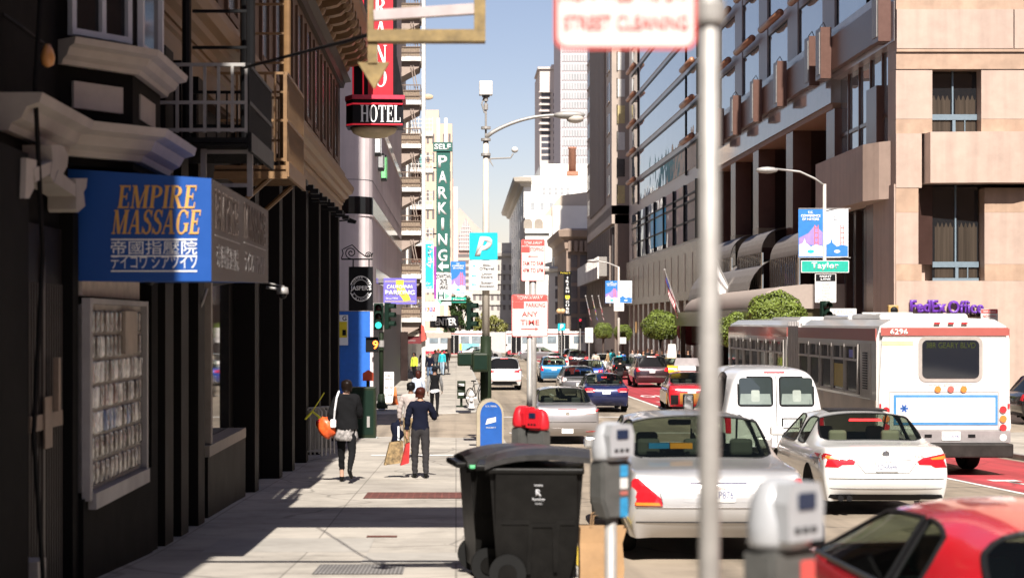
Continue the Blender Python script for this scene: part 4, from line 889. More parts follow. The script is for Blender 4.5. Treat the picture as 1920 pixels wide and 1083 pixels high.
def recessed(x0, x1, py0, py1, ymid, yb, ct):
    z0, z1 = Zp(py1), Zp(py0)
    b = B(); box(b, x0, x1, CY + yb, CY + yb + .04, z0, z1); w = mk('window', b, M_pane, cb_, world=True)
    b = B(); zm = Zp(ymid)
    box(b, x0, x1, CY + yb - .08, CY + yb - .001, zm, zm + .22); box(b, x0, x1, CY + yb - .08, CY + yb - .001, z0, z0 + .12)
    xm = (x0 + x1) / 2; box(b, xm - .03, xm + .03, CY + yb - .06, CY + yb - .002, zm + .221, z1); box(b, xm - .01, xm + .11, CY + yb - .07, CY + yb - .002, z0 + .121, zm - .001)
    box(b, xm + .46, xm + .5, CY + yb - .07, CY + yb - .002, z0 + .121, zm - .001); mk('frame', b, M_bluefr, w, world=True)
    b = B()
    n = 40
    for (ca, cb2) in ((x0 + .1, xm - .08), (xm + .12, x1 - .05)):
        pr = None
        for i in range(n + 1):
            x = ca + (cb2 - ca) * i / n; y = CY + yb - .012 - .008 * sin(i * 1.9); v = (b.verts.new((x, y, z0 + .13)), b.verts.new((x, y, ct - .1 * sin(i * .7))))
            if pr: b.faces.new((pr[0], v[0], v[1], pr[1]))
            pr = v
    mk('curtain', b, M_curt, w, world=True)
recessed(xo0, xo1, 130.3, 250, 222, .6, Zp(180)); recessed(xl0 + .6, xl1 - .05, 345, 526, 500, .65, Zp(420))
bm = B(); box(bm, xl0 - .1, xl0 + .6, CY + .6, CY + 1.19, Zp(495), Zp(345)); mk('reveal', bm, M_dkstone, cb_, world=True)
# lettering on the wall
fx = thing('wall_lettering', 'raised purple lettering FedEx Office on the pink stone wall above the bus', 'sign', P(1775, 577, CY - .12))
mp_ = mat('purple_letter', (.13, .035, .33), .4, var=.05)
text('FedEx', (-.75, .0, .06), mp_, fx, h=.5, w=1.42, bold=.035, ext=.15); text('Office', (.72, 0, .03), mp_, fx, h=.52, w=1.4, bold=.02, ext=.15)
bm = B(); box(bm, -1.5, 1.5, .03, .1, -.34, -.24); mk('mounting_rail', bm, M_dkstone, fx)
# chamfered bay at the corner on the street front, seen left of the lit wall
bm = B(); face_box(bm, CY + .06, RY(1640), -.2, .06, -2, fz(1679, 345)); mk('street_pier', bm, M_granite, cb_, world=True)
bm = B(); ya = CY + .05; yb_ = RY(1560)
pp_ = [(RX(CY + .3) + .3, CY + .3), (RX(66.2) - .35, 66.2), (RX(67) - .75, 67.2), (RX(yb_) - .75, yb_), (RX(yb_) + .3, yb_)]
z1, z0 = PZ(268, 66.5), PZ(375, 66.5)
prism(bm, pp_, 'z', z0, z1); mk('bay_spandrel', bm, M_granite, cb_, world=True)
bm = B(); face_box(bm, 66.3, yb_, -.6, -.4, z1, z1 + 4.2); w_ = mk('window', bm, M_gglass, cb_, world=True)
bm = B(); [face_box(bm, 66.3 + i * 1.9, 66.4 + i * 1.9, -.39, -.3, z1, z1 + 4.2) for i in range(5)]; face_box(bm, 66.42, yb_, -.38, -.32, z1 + 1.2, z1 + 1.35); mk('frame', bm, M_midstone, w_, world=True)
bm = B(); face_box(bm, 66.5, yb_, -.6, -.5, 1.2, z0 - .05); w_ = mk('window', bm, M_gglass, cb_, world=True)
bm = B(); [face_box(bm, 67 + i * 1.7, 67.3 + i * 1.7, -.49, -.2, 1.2, z0 - .06) for i in range(5)]; mk('frame', bm, M_dkstone, w_, world=True)
bm = B(); face_box(bm, 65.9, yb_, -3, -.3, -2, 1.2); face_box(bm, 65.9, yb_, -1.4, -.7, -2, 20); mk('street_wall', bm, M_granite, cb_, world=True)

# the long street front: fascia with lantern blocks, deep columned arcade, ribbed canopies
# the other fronts of the near block across the street stand outside the view; they shade the street and show in the glass
for y0, y1, h_, c_, nm in ((-70, -22, 30, (.3, .2, .15), 'brick_block'), (-21.5, 12, 24, (.4, .36, .3), 'stucco_block'), (12.5, 46, 15, (.33, .25, .2), 'stone_block')):
    t = thing(nm, {'brick_block': 'red brown brick block across the street behind the viewer', 'stucco_block': 'pale stucco block across the street outside the view', 'stone_block': 'tall stone block on the near corner across the street'}[nm], 'building', (19, (y0 + y1) / 2, 0))
    bm = B(); box(bm, 19.01, 45, y0, y1, -2, h_); mk('wall', bm, mat(nm + '_wall', c_, .8, var=.1), t, world=True)
    windows_on(t, M_winb, y0 + 1, y1 - 1, 4, h_ - 2, int((y1 - y0) / 4), int(h_ / 3.6), 19.0, 1.5, 1.9, axis='x')
hb = thing('hotel_building', 'dark polished stone hotel with a deep columned arcade and copper tubes under its windows', 'building', (RX(90), 90, zs(90)))
HA, HB = yb_ + .02, RY(1318)
zb0 = 2 + (592 - 311.7) / (1349.2 - RV) * 17.82 * 1.0 + 0     # bottom edge of the shining fascia (height above the datum)
zb0 = EYE + (VY - 311.7) * RY(1349.2) / F
zb1 = EYE + (VY - 279) * RY(1352) / F; zw0 = EYE + (VY - 214) * RY(1349) / F
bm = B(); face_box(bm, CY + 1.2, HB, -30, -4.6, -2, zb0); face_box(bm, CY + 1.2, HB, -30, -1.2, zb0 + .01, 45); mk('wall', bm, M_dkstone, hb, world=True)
bm = B(); face_box(bm, HA, HB, -1.19, .05, zb0 + .02, zb1); mk('polished_fascia', bm, M_mirror, hb, world=True)
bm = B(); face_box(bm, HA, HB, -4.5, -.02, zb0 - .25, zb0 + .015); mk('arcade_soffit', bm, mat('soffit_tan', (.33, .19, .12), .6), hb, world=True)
bm = B(); face_box(bm, CY + .2, HB, -1.19, .02, zb1 + .005, zw0); mk('ledge_band', bm, mat('pale_ledge', (.36, .32, .32), .25, var=.1, scale=.8, spec=.8), hb, world=True)
bm = B(); face_box(bm, CY + 1.21, HB, .06, .3, zb1 + .25, zb1 + 1.75); mk('parapet', bm, mat('brown_fascia', (.12, .062, .047), .35, var=.1), hb, world=True)
ys_b = [RY(p) for p in (1362, 1394, 1433, 1479, 1540, 1562, 1672)]
for y in ys_b:
    bm = B(); face_box(bm, y - 1.0, y, .31, .8, zb1 - .1, zb1 + 2.2); lb_ = mk('lantern_block', bm, mat('brown_fascia', (0, 0, 0)), hb, world=True)
    bm = B(); face_box(bm, y - .85, y - .15, .801, .83, zb1 + .1, zb1 + 2.0); mk('glazing', bm, M_palemetal, lb_, world=True)
    bm = B(); pa = Vector((RX(y) - .55, y - .5, zb1 + 2.2)); tube(bm, [pa + Vector((-.25, -.4, 0)), pa + Vector((0, 0, .3)), pa + Vector((.25, .4, 0))], .02, 5); mk('finial', bm, M_blackmetal, lb_, world=True)
for px in (1344, 1377, 1420, 1484, 1562, 1640):
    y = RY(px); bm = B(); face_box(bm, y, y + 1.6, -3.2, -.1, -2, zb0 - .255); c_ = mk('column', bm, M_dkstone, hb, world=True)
    bm = B(); face_box(bm, y - .03, y - .003, -1.0, -.098, -2, zb0 - .26); face_box(bm, y - .03, y + 1.6, -.097, -.06, -2, zb0 - .26); mk('column_facing_or_lit_strip', bm, M_midstone, c_, world=True)
    bm = B(); face_box(bm, y - .05, y + 1.62, -1.0, -.05, 6.2, 7.3); mk('column_band', bm, mat('gold_band', (.36, .26, .17), .3, var=.15), c_, world=True) if px in (1377, 1420) else bm.free()
# windows above the ledge with copper tubes
cols = [RY(p) for p in (1332, 1375, 1420, 1474, 1540, 1620)]
flo = 3.15
for r in range(5):
    z = zw0 + .02 + r * flo
    for a, b2 in zip(cols[1:], cols):
        a2, c2 = a + (b2 - a) * .12, b2 - (b2 - a) * .22
        bm = B(); face_box(bm, a2, c2, -.6, -.36, z, z + flo - .65); w_ = mk('window', bm, M_gglass, hb, world=True)
        bm = B(); face_box(bm, a2 - .07, a2 - .002, -.6, -.33, z, z + flo - .65); face_box(bm, c2 + .002, c2 + .07, -.6, -.33, z, z + flo - .65); face_box(bm, a2, c2, -.355, -.34, z + flo - .72, z + flo - .65); mk('frame', bm, M_blackmetal, w_, world=True)
        if r > 0:
            bm = B(); cyl(bm, (RX(a2) - .12, a2, z - .32), (RX(c2) - .12, c2, z - .32), .2, n=14); mk('copper_tube', bm, M_copper, hb, smooth=True, world=True)
for a, b2 in zip(cols, cols[1:]):
    bm = B(); face_box(bm, b2 + (a - b2) * .8 + .03, a + (cols[0] - cols[1]) * .1, -1.19, -.25, zw0 + .01, 40); mk('pier', bm, M_pier, hb, world=True)
for r in range(5):
    bm = B(); face_box(bm, CY + 1.25, HB, -1.19, -.3, zw0 + .02 + r * flo + flo - .64, zw0 + .02 + r * flo + flo); mk('spandrel', bm, M_pier, hb, world=True)
# ribbed barrel canopies between the columns, and the big one below
def ribbed(name, label, Ya, Yb, zt, r, drop, group=None, close=True):
    t = thing(name, label, 'canopy', (RX(Yb), Yb, zt - r), 0, group); b = B(); n = max(8, int((Yb - Ya) / .28)); m = 8
    rows = []
    for i in range(n * 2 + 1):
        y = Ya + (Yb - Ya) * i / (2 * n); rr = r - (.06 if i % 2 else 0)
        rows.append([b.verts.new((RX(y) - rr * sin(pi / 2 * k / m), y, zt - r + rr * cos(pi / 2 * k / m))) for k in range(m + 1)])
    for A_, C_ in zip(rows, rows[1:]):
        for k in range(m): b.faces.new((A_[k], A_[k + 1], C_[k + 1], C_[k]))
    mk('ribbed_roof', b, mat('ribbed_metal', (.25, .225, .21), .3, metal=.5, var=.1), t, world=True)
    b = B(); face_box(b, Ya, Yb, r - .12, r - .06, zt - r - drop, zt - r - .01); g = mk('glazing', b, M_gglass, t, world=True)
    b = B(); n = int((Yb - Ya) / .5); [face_box(b, Ya + (Yb - Ya) * i / n - .03, Ya + (Yb - Ya) * i / n + .05, r - .05, r, zt - r - drop, zt - r) for i in range(n + 1)]; mk('mullions', b, mat('bronze_mullion', (.16, .12, .09), .4, metal=.3), g, world=True)
    return t
for i, (p0, p1) in enumerate(((1412, 1368), (1474, 1426), (1548, 1492))):
    ya, yb2 = RY(p0), RY(p1); zt = PZ([440, 426, 425][i], ya); 
    ribbed('ribbed_canopy', ['ribbed barrel canopy between dark columns, nearest the grey pole', 'ribbed barrel canopy between dark columns, middle of three', 'ribbed barrel canopy between dark columns, nearest the banners'][i], ya, yb2, zt, 1.3, 2.4, 'ribbed canopies in the arcade')
ribbed('entrance_canopy', 'long ribbed barrel canopy running above the rounded marquee', RY(1478), RY(1352), PZ(480, RY(1478)), 2.1, 2.6)
# the rounded porte-cochere marquee
mq = thing('marquee', 'beige rounded hotel marquee with a green brown fascia behind the round trees', 'marquee', (15.5, 92, 2.5))
b = B(); y0, y1 = 74.5, 104; n = 10; yz = []
for k_ in range(n + 1):
    a = pi / 2 * k_ / n; yz.append((y1 - 8 * (1 - sin(a)) + 0, 0))
rows = []
prof = [(13.9, 2.6), (13.9, 2.72), (14.0, 3.1), (14.3, 3.4), (14.9, 3.6), (15.8, 3.7), (18, 3.72)]
ends = [(104, .0), (103.6, .35), (102.6, .7), (101, .9), (98, 1), (76, 1), (75.2, 1)]
for y, t_ in ends:
    rows.append([b.verts.new((x + (1 - t_) * .8, y, 2.6 + (z - 2.6) * (t_ if t_ < 1 else 1))) for x, z in prof])
for A_, C_ in zip(rows, rows[1:]):
    for k_ in range(len(prof) - 1): b.faces.new((A_[k_], A_[k_ + 1], C_[k_ + 1], C_[k_]))
b.faces.new(rows[-1])
mk('roof', b, mat('beige_canvas', (.33, .27, .235), .8, var=.05), mq, smooth=True, world=True)
bm = B(); box(bm, 13.8, 17, 75.2, 104.2, 1.75, 2.59); mk('fascia', bm, mat('bronze_green', (.12, .105, .05), .3, metal=.3, var=.1), mq, world=True)
for y in (77, 90, 103): bm = B(); box(bm, 14.0, 14.3, y, y + .3, zs(y), 1.74); mk('post', bm, M_dkstone, mq, world=True)
bm = B(); prism(bm, [(p_[0] + .05, p_[1]) for p_ in prof] + [(18, 2.6)], 'y', 75.02, 75.19); mk('end_wall', bm, mat('beige_canvas', (0, 0, 0)), mq, world=True)
hd = thing('lobby_awning', 'small dark red arched awning under the marquee', 'awning', (15, 104.5, 1.4))
bm = B(); cyl(bm, (0, 0, 0), (0, 1.2, 0), .9, n=20); mk('cover', bm, M_maroon, hd)
# lower arcade further on, below the glass block
ar = thing('arcade_building', 'office block with wide mirror glass bands over a dark brown arcade', 'building', (RX(135), 135, zs(135)))
GA, GB = RY(1318) + .02, RY(1175); zg = EYE + (VY - 491) * GB / F
bm = B(); face_box(bm, GA, GB, -25, -.25, zg - .1, 60); mk('wall', bm, mat('pinkish_cladding', (.36, .29, .27), .3, var=.08, scale=.6, spec=.7), ar, world=True)
bm = B(); face_box(bm, GA, GB, -25, -2.5, -3, zg - .1); face_box(bm, GA, GB, -2.49, .05, zg - 4.2, zg - .11); mk('arcade_wall', bm, M_dkstone, ar, world=True)
n = 13
for i in range(n):
    y = GA + (GB - GA) * (i + .2) / n
    bm = B(); face_box(bm, y, y + 1.1, -1.0, .0, -3, zg - 4.21); mk('column', bm, M_dkstone, ar, world=True)
    bm = B(); face_box(bm, y - .02, y - .002, -.5, .0, -3, zg - 4.21); face_box(bm, y - .05, y + .2, .055, .07, zg - 3.6, zg - .8); mk('column_facing_or_lit_strip', bm, mat('painted_lit_strip', (.42, .3, .24), .35), ar, world=True)  # paler colour on these strips paints in the sunlit edges of the columns
for i in range(4):
    y = GA + (GB - GA) * (i * 3 + 1.7) / n; bm = B(); face_box(bm, y - .1, y + .1, .02, .12, 1.0, 2.0); mk('wall_lamp', bm, mat('amber_lamp', (.7, .4, .15), .4, emit=.35), ar, world=True)
# glazing: split storeys below, long mirror bands above with copper tubes at the ends
g0, g1 = RY(1302), RY(1181); zl = EYE + (VY - 402.8) * RY(1178.5) / F
ncol = 7
for c in range(ncol):
    ya = g0 + (g1 - g0) * c / ncol; yb2 = g0 + (g1 - g0) * (c + 1) / ncol
    bm = B(); face_box(bm, ya + .12, yb2 - .12, -.3, -.2, zg + .15, zl - .1); w_ = mk('window', bm, M_gglass, ar, world=True)
    bm = B(); face_box(bm, ya - .06, ya + .115, -.3, -.05, zg + .15, zl - .1); [face_box(bm, ya + .12, yb2 - .12, -.19, -.12, zg + .15 + (zl - zg) * q, zg + .27 + (zl - zg) * q) for q in (.3, .62, .74)]; mk('frame', bm, M_blackmetal, w_, world=True)
bm = B(); face_box(bm, RY(1244), RY(1216), -.195, -.185, zg + .5, zg + 3.6); mk('blue_reflection_panel', bm, mat('painted_reflection_blue', (.03, .55, .95), .4, var=.12), ar, world=True)  # bright blue panel over the panes, a reflection put in as colour
z = zl + .55; st_ = 0
zrows = [EYE + (VY - p) * RY(1195) / F for p in (402 - 8, 341.5, 286, 232.4, 180, 127, 75, 20)]
for z0, z1 in zip(zrows, zrows[1:]):
    for (pa, pb) in ((1303, 1283), (1282, 1196), (1193, 1181)):
        ya, yb2 = RY(pa) + .1, RY(pb) - .1
        bm = B(); face_box(bm, ya, yb2, -.3, -.18, z0 + .6 + (.3 if z0 < zrows[1] - .1 else 0), z1 + .0); w_ = mk('window', bm, M_gglass, ar, world=True)
        bm = B(); face_box(bm, ya, yb2, -.24, -.12, z1 + .001, z1 + .14); face_box(bm, ya - .1, ya - .001, -.24, -.1, z0 + .6, z1 + .14); mk('frame', bm, M_blackmetal, w_, world=True)
        if pb != 1196 and z0 > zrows[0]:
            bm = B(); cyl(bm, (RX(ya) - .2, ya, z0 + .4), (RX(yb2) - .2, yb2, z0 + .4), .22, n=14); mk('copper_tube', bm, M_copper, ar, smooth=True, world=True)
# beige block past it: stone ribs, west face with windows, bracketed storeys below
rb = thing('ribbed_building', 'tall beige stone building with vertical ribs past the mirror glass block', 'building', (14.5, 165, zs(165)))
BY = 163.0; bx0, bx1 = PX(1101, 204), PX(1172, BY)
xw0 = PX(1147, BY)
M_beige = mat('beige_stone', (.38, .31, .26), .7, var=.08, scale=.8); M_dkbay = mat('dark_bay_glass', (.05, .045, .045), .2, var=.2)
def sx(Y): return xw0 + (bx0 - xw0) * (Y - BY) / (204 - BY)
bm = B(); prism(bm, [(xw0, BY), (30, BY), (30, 204), (bx0, 204)], 'z', PZ(402, BY) + .01, 60); mk('wall', bm, M_beige, rb, world=True)
bm = B(); prism(bm, [(xw0 + .3, BY), (30, BY), (30, 204), (bx0 + .3, 204)], 'z', -3, PZ(402, BY)); mk('lower_wall', bm, mat('brown_stone_base', (.2, .15, .12), .6, var=.1), rb, world=True)
def sface(bm, Ya, Yb, o0, o1, z0, z1): prism(bm, [(sx(Ya) - o0, Ya), (sx(Ya) - o1, Ya), (sx(Yb) - o1, Yb), (sx(Yb) - o0, Yb)], 'z', z0, z1)
zc = PZ(402, BY)
for i in range(12):
    y = BY + 8 + i * 2.1; bm = B(); sface(bm, y, y + .8, .01, .28, zc + 1.5, 58); mk('rib', bm, mat('dark_rib', (.22, .175, .145), .6, var=.1), rb, world=True)
for r in range(13):
    for y in (BY + 2.5, BY + 5, BY + 35.5, BY + 38):
        z = zc + 2.2 + r * 3.1; bm = B(); sface(bm, y, y + 1.2, .005, .03, z, z + 1.9); w_ = mk('window', bm, M_winb, rb, world=True)
        bm = B(); sface(bm, y - .1, y + 1.3, .005, .15, z - .15, z - .01); mk('sill', bm, M_beige, w_, world=True)
M_blind = mat('white_blind', (.66, .64, .6), .7, var=.08)
for r in range(13):
    z = zc + 1.1 + r * 2.62; bm = B(); box(bm, PX(1158, BY), PX(1171.5, BY), BY - .05, BY - .005, z, z + 1.75); w_ = mk('window', bm, M_dkbay if r == 1 else M_blind if r % 3 else mat('yellow_blind', (.55, .45, .22), .7), rb, world=True)
    bm = B(); box(bm, PX(1158, BY) - .1, PX(1158, BY) - .002, BY - .1, BY - .005, z - .1, z + 1.85); mk('frame', bm, M_blackmetal, w_, world=True)
bm = B(); sweep(bm, [(bx0, 204), (xw0, BY), (30, BY)][::-1][::-1], [(0, zc - .9), (-.3, zc - .9), (-.5, zc - .2), (-.9, zc), (-.9, zc + .5), (-.3, zc + .9), (0, zc + .9)][::-1]); mk('cornice', bm, M_beige, rb, world=True)
bm = B(); sface(bm, BY + 1, 203, -.25, -.1, zc - 9, zc - 1.2); mk('window_band', bm, M_dkbay, rb, world=True)
for i in range(14):
    y = BY + 2 + i * 2.8; bm = B(); sface(bm, y, y + .5, -.09, .1, zc - 9, zc - 1.2); mk('mullion', bm, mat('dark_rib', (0, 0, 0)), rb, world=True)
bm = B(); sface(bm, BY + 4, 203, -.25, 1.0, PZ(515, BY), PZ(478, BY)); bw = mk('bay', bm, mat('grey_bay', (.25, .23, .21), .5), rb, world=True)
bm = B(); [sface(bm, BY + 4 + i * 1.3, BY + 4.35 + i * 1.3, 1.001, 1.15, PZ(520, BY), PZ(478, BY)) for i in range(30)]; mk('fins', bm, M_wst, bw, world=True)
bm = B(); box(bm, PX(1147, BY) + .4, 30, BY - .03, BY - .005, -2, PZ(402, BY) - 1.5); mk('west_panel', bm, mat('brown_stone_base', (0, 0, 0)), rb, world=True)
# corniced brown building in front of the white one
kb_ = thing('corniced_building', 'brown stone building with a bracketed cornice beside the white office building', 'building', (PX(1080, 206), 208, zs(208)))
Y = 207; x0, x1 = PX(1062, Y), PX(1102, Y); M_bsto = mat('brown_sandstone', (.3, .22, .17), .8, var=.1, scale=.8)
bm = B(); box(bm, x0, 30, Y, Y + 25, -3, PZ(432, Y)); mk('wall', bm, M_bsto, kb_, world=True)
bm = B(); sweep(bm, [(x0, Y + 25), (x0, Y), (30, Y)], [(0, PZ(468, Y)), (.2, PZ(466, Y)), (.3, PZ(450, Y)), (.95, PZ(444, Y)), (1.1, PZ(432, Y)), (0, PZ(428, Y))]); mk('cornice', bm, M_bsto, kb_, world=True)
for px in (1068, 1079, 1089, 1098): bm = B(); box(bm, PX(px, Y) - .2, PX(px, Y) + .2, Y - .8, Y - .02, PZ(472, Y), PZ(452, Y)); mk('bracket', bm, M_bsto, kb_, world=True)
windows_on(kb_, M_winb, x0 + .4, x1, PZ(620, Y), PZ(475, Y), 2, 5, Y, .8, 1.5)
# white office building with the painted name, and its lower wings
M_whiteb = mat('white_building_paint', (.8, .77, .71), .8, var=.05, scale=.5)
Y = 262; ph = thing('office_building', 'white flatiron style office building with PHELAN BUILDING painted near its top', 'building', (PX(1040, Y), Y, -3))
xl = PX(982, Y)
bm = B(); prism(bm, [(xl, Y), (60, Y), (60, Y + 60), (PX(955, 345), 345)], 'z', -4, PZ(330, Y)); mk('wall', bm, M_whiteb, ph, world=True)
bm = B(); box(bm, PX(1015, Y), 60, Y + 2, Y + 30, PZ(331, Y), PZ(305, Y)); mk('penthouse', bm, M_whiteb, ph, world=True)
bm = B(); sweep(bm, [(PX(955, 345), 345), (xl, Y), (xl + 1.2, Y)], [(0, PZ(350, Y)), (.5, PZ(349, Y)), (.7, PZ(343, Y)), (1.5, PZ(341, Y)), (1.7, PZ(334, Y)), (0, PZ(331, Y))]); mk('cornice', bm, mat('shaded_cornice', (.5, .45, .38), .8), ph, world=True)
text('PHELAN BUILDING', (PX(1026, Y) - ph.location.x, -.03, PZ(343.5, Y) + 3), mat('grey_painted_letter', (.42, .4, .37), .7), ph, h=.78, w=5.9, bold=.005)
windows_on(ph, M_winpale, PX(1014, Y), PX(1070, Y), PZ(365, Y), PZ(350, Y), 5, 2, Y, .5, .45); windows_on(ph, M_winpale, PX(990, Y), PX(1060, Y), PZ(400, Y), PZ(372, Y), 4, 1, Y, .6, 1.1)
for i in range(7):
    for j in range(7):
        y = 270 + i * 10; t_ = (y - Y) / (345 - Y); x = xl + (PX(955, 345) - xl) * t_; z = PZ(370, Y) - j * 3.3
        if i == 0 and j == 0:
            b = B(); box(b, -.06, .04, -1.2, 1.2, -.9, .9); w0 = mk('window', b, M_winpale, ph); w0.rotation_euler = (0, 0, math.atan2(-(PX(955, 345) - xl), 83)); o = w0
        else: o = w0.copy(); COL.objects.link(o)
        o.location = Vector((x, y, z)) - ph.location
ck = thing('chimney', 'round brick chimney on the white office roof', 'chimney', P(1073, 322, 264))
bm = B(); lathe(bm, [(.62, 0), (.6, 3.6), (.68, 3.65), (.68, 3.9)], 16); mk('shaft', bm, mat('brick_red', (.35, .16, .1), .8, var=.2), ck, smooth=True)
bm = B(); box(bm, -.9, .9, -.9, .9, -.6, -.001); mk('base', bm, mat('brick_red', (0, 0, 0)), ck)
# lower white wing with arches and hipped roof
Y = 235; wg = thing('white_wing', 'low white building with arched loggia and gabled parapet below the painted name', 'building', (PX(1050, Y), Y, -3))
bm = B(); box(bm, PX(985, Y), 40, Y, Y + 20, -4, PZ(405, Y)); mk('wall', bm, M_whiteb, wg, world=True)
bm = B(); prism(bm, [(PX(1020, Y), PZ(404.5, Y)), (PX(1052, Y), PZ(366, Y)), (PX(1110, Y), PZ(358, Y)), (PX(1110, Y), PZ(404.5, Y))], 'y', Y + .5, Y + 15); mk('roof', bm, mat('beige_roof', (.5, .42, .34), .8), wg, world=True)
bm = B(); box(bm, PX(1035, Y), 40, Y - 1.5, Y - .01, -4, PZ(387, Y)); mk('front_block', bm, mat('white_building_paint', (0, 0, 0)), wg, world=True)
for px in (990, 1010):
    bm = B(); r = .62; pts = [(PX(px, Y) - r, PZ(428, Y))] + [(PX(px, Y) - r * cos(pi * i / 10), PZ(418, Y) + r * sin(pi * i / 10)) for i in range(11)] + [(PX(px, Y) + r, PZ(428, Y))]
    prism(bm, pts, 'y', Y - .05, Y - .005); mk('arch', bm, mat('shaded_arch', (.3, .26, .22), .8), wg, world=True)
bm = B(); box(bm, PX(984, Y), PX(1030, Y), Y - .4, Y - .06, PZ(437, Y), PZ(429, Y)); mk('balcony', bm, M_whiteb, wg, world=True)
bm = B(); sweep(bm, [(PX(1000, 225), 225), (20, 225)], [(0, PZ(510, 225)), (.5, PZ(508, 225)), (.7, PZ(503, 225)), (0, PZ(500, 225))]); box(bm, PX(1000, 225), 20, 225, 233, -4, PZ(500, 225)); mk('lower_block', bm, mat('white_building_paint', (0, 0, 0)), wg, world=True)
windows_on(wg, M_winb, PX(1040, 225), PX(1066, 225), PZ(610, 225), PZ(515, 225), 3, 4, 225, .5, 1.3)
# towers behind
M_tower = mat('tower_concrete', (.52, .46, .43), .8, var=.05, scale=.2); M_tower2 = mat('tower_grey', (.45, .41, .42), .8, var=.05, scale=.2); M_tw = mat('tower_window', (.07, .07, .085), .2, var=.1)
Y = 480; t = px_building('concrete_tower', 'concrete tower with stacked balconies left of the grey tower', 1012, 1060, 128, Y, 30, M_tower, M_tw, 0, 0)
windows_on(t, M_tw, PX(1013, Y), PX(1034, Y), PZ(302, Y), PZ(172, Y), 1, 11, Y, 2.6, 1.2); windows_on(t, M_tw, PX(1036, Y), PX(1050, Y), PZ(302, Y), PZ(172, Y), 2, 11, Y, .6, 1.0)
for i in range(7): bm = B(); py = 172 + i * 12; box(bm, PX(1010, Y), PX(1033, Y), Y - 1, Y - .07, PZ(py + 2, Y), PZ(py, Y)); mk('balcony', bm, M_tower, t, world=True)
bm = B(); box(bm, PX(1008, Y), PX(1054, Y), Y - .6, Y + 20, PZ(130, Y), PZ(126, Y)); mk('roof_slab', bm, M_tower, t, world=True); bm = B(); box(bm, PX(1035, Y), PX(1058, Y), Y + 3, Y + 15, PZ(125.5, Y), PZ(118, Y)); mk('roof_plant', bm, M_tower, t, world=True)
Y = 440; t = px_building('grey_tower', 'tall grey tower with dense window rows behind the white office building', 1051, 1104, -60, Y, 30, M_tower2, mat('tower_pane', (.30, .32, .33), .2, var=.2, scale=.2), 0, 0)
for i in range(16):
    z0, z1 = PZ(80 + 17.6 * i, Y), PZ(68 + 17.6 * i, Y); bm = B(); box(bm, PX(1055, Y), PX(1101, Y), Y - .05, Y - .005, z0, z1); w_ = mk('window_row', bm, mat('tower_pane', (0, 0, 0)), t, world=True)
    bm = B(); [box(bm, PX(1055 + 5.1 * k_, Y) - .14, PX(1055 + 5.1 * k_, Y) + .18, Y - .25, Y - .06, z0, z1) for k_ in range(10)]; mk('mullions', bm, M_tower2, w_, world=True)
# ---------------------------------------------------------------- vehicles
def paint(name, col, metal=0., rough=.3, var=.03): return mat(name, col, rough, metal, var, 3, coat=.9)
M_tyre = mat('tyre_rubber', (.012, .012, .012), .8, var=.1); M_rim = mat('alloy_rim', (.4, .4, .41), .3, metal=.8, var=.05)
M_trim = mat('black_trim', (.012, .012, .013), .4, var=.05); M_under = mat('underbody', (.006, .006, .006), .9, var=0)
M_tail = mat('tail_lamp_red', (.52, .012, .02), .1, var=.12, scale=14, coat=1.); M_tail2 = mat('tail_lamp_pale', (.7, .5, .48), .12, var=.05, coat=1.)
M_tailo = mat('tail_lamp_amber', (.75, .2, .03), .15, var=.1, coat=1.); M_chrome = mat('chrome', (.75, .75, .76), .08, metal=1., var=0)
M_plate = mat('number_plate', (.72, .72, .70), .4, var=.04); M_ptext = mat('plate_lettering', (.03, .05, .2), .5)
M_brake = mat('lit_brake_lamp', (.8, .03, .03), .2, var=0, emit=.8)
M_cglass = glass_mat('car_glass', (.54, .6, .52), .78); M_cdark = glass_mat('privacy_glass', (.12, .13, .13), .45)
M_seat = mat('beige_seat', (.42, .38, .3), .7, var=.06); M_seatd = mat('grey_seat', (.06, .06, .062), .7, var=.06)
def subsurf(bm, mats, lv, name='tmp'):
    me = bpy.data.meshes.new(name); bm.to_mesh(me); bm.free()
    for m in mats: me.materials.append(m)
    o = bpy.data.objects.new(name, me); COL.objects.link(o); md = o.modifiers.new('s', 'SUBSURF'); md.levels = lv; md.render_levels = lv
    dg = bpy.context.evaluated_depsgraph_get(); me2 = bpy.data.meshes.new_from_object(o.evaluated_get(dg)); bpy.data.objects.remove(o); bpy.data.meshes.remove(me); return me2
def split_parts(me, parts, parent, smooth=True):
    """one mesh object per material slot: the panels of a car shell"""
    out = {}
    for i, (nm, m) in enumerate(parts):
        bm = B(); bm.from_mesh(me)
        bmesh.ops.delete(bm, geom=[f for f in bm.faces if f.material_index != i], context='FACES')
        if not bm.faces: bm.free(); continue
        for f in bm.faces: f.material_index = 0
        if nm in ('side_window', 'trim'): out[nm] = mkn(nm, bm, m, parent, smooth); continue
        m2 = bpy.data.meshes.new(nm); bm.to_mesh(m2); bm.free(); m2.materials.append(m)
        for p in m2.polygons: p.use_smooth = smooth
        if nm in out:   # same part split over two slots
            pass
        o = bpy.data.objects.new(nm, m2); COL.objects.link(o); o.parent = parent; out[nm] = o
    return out
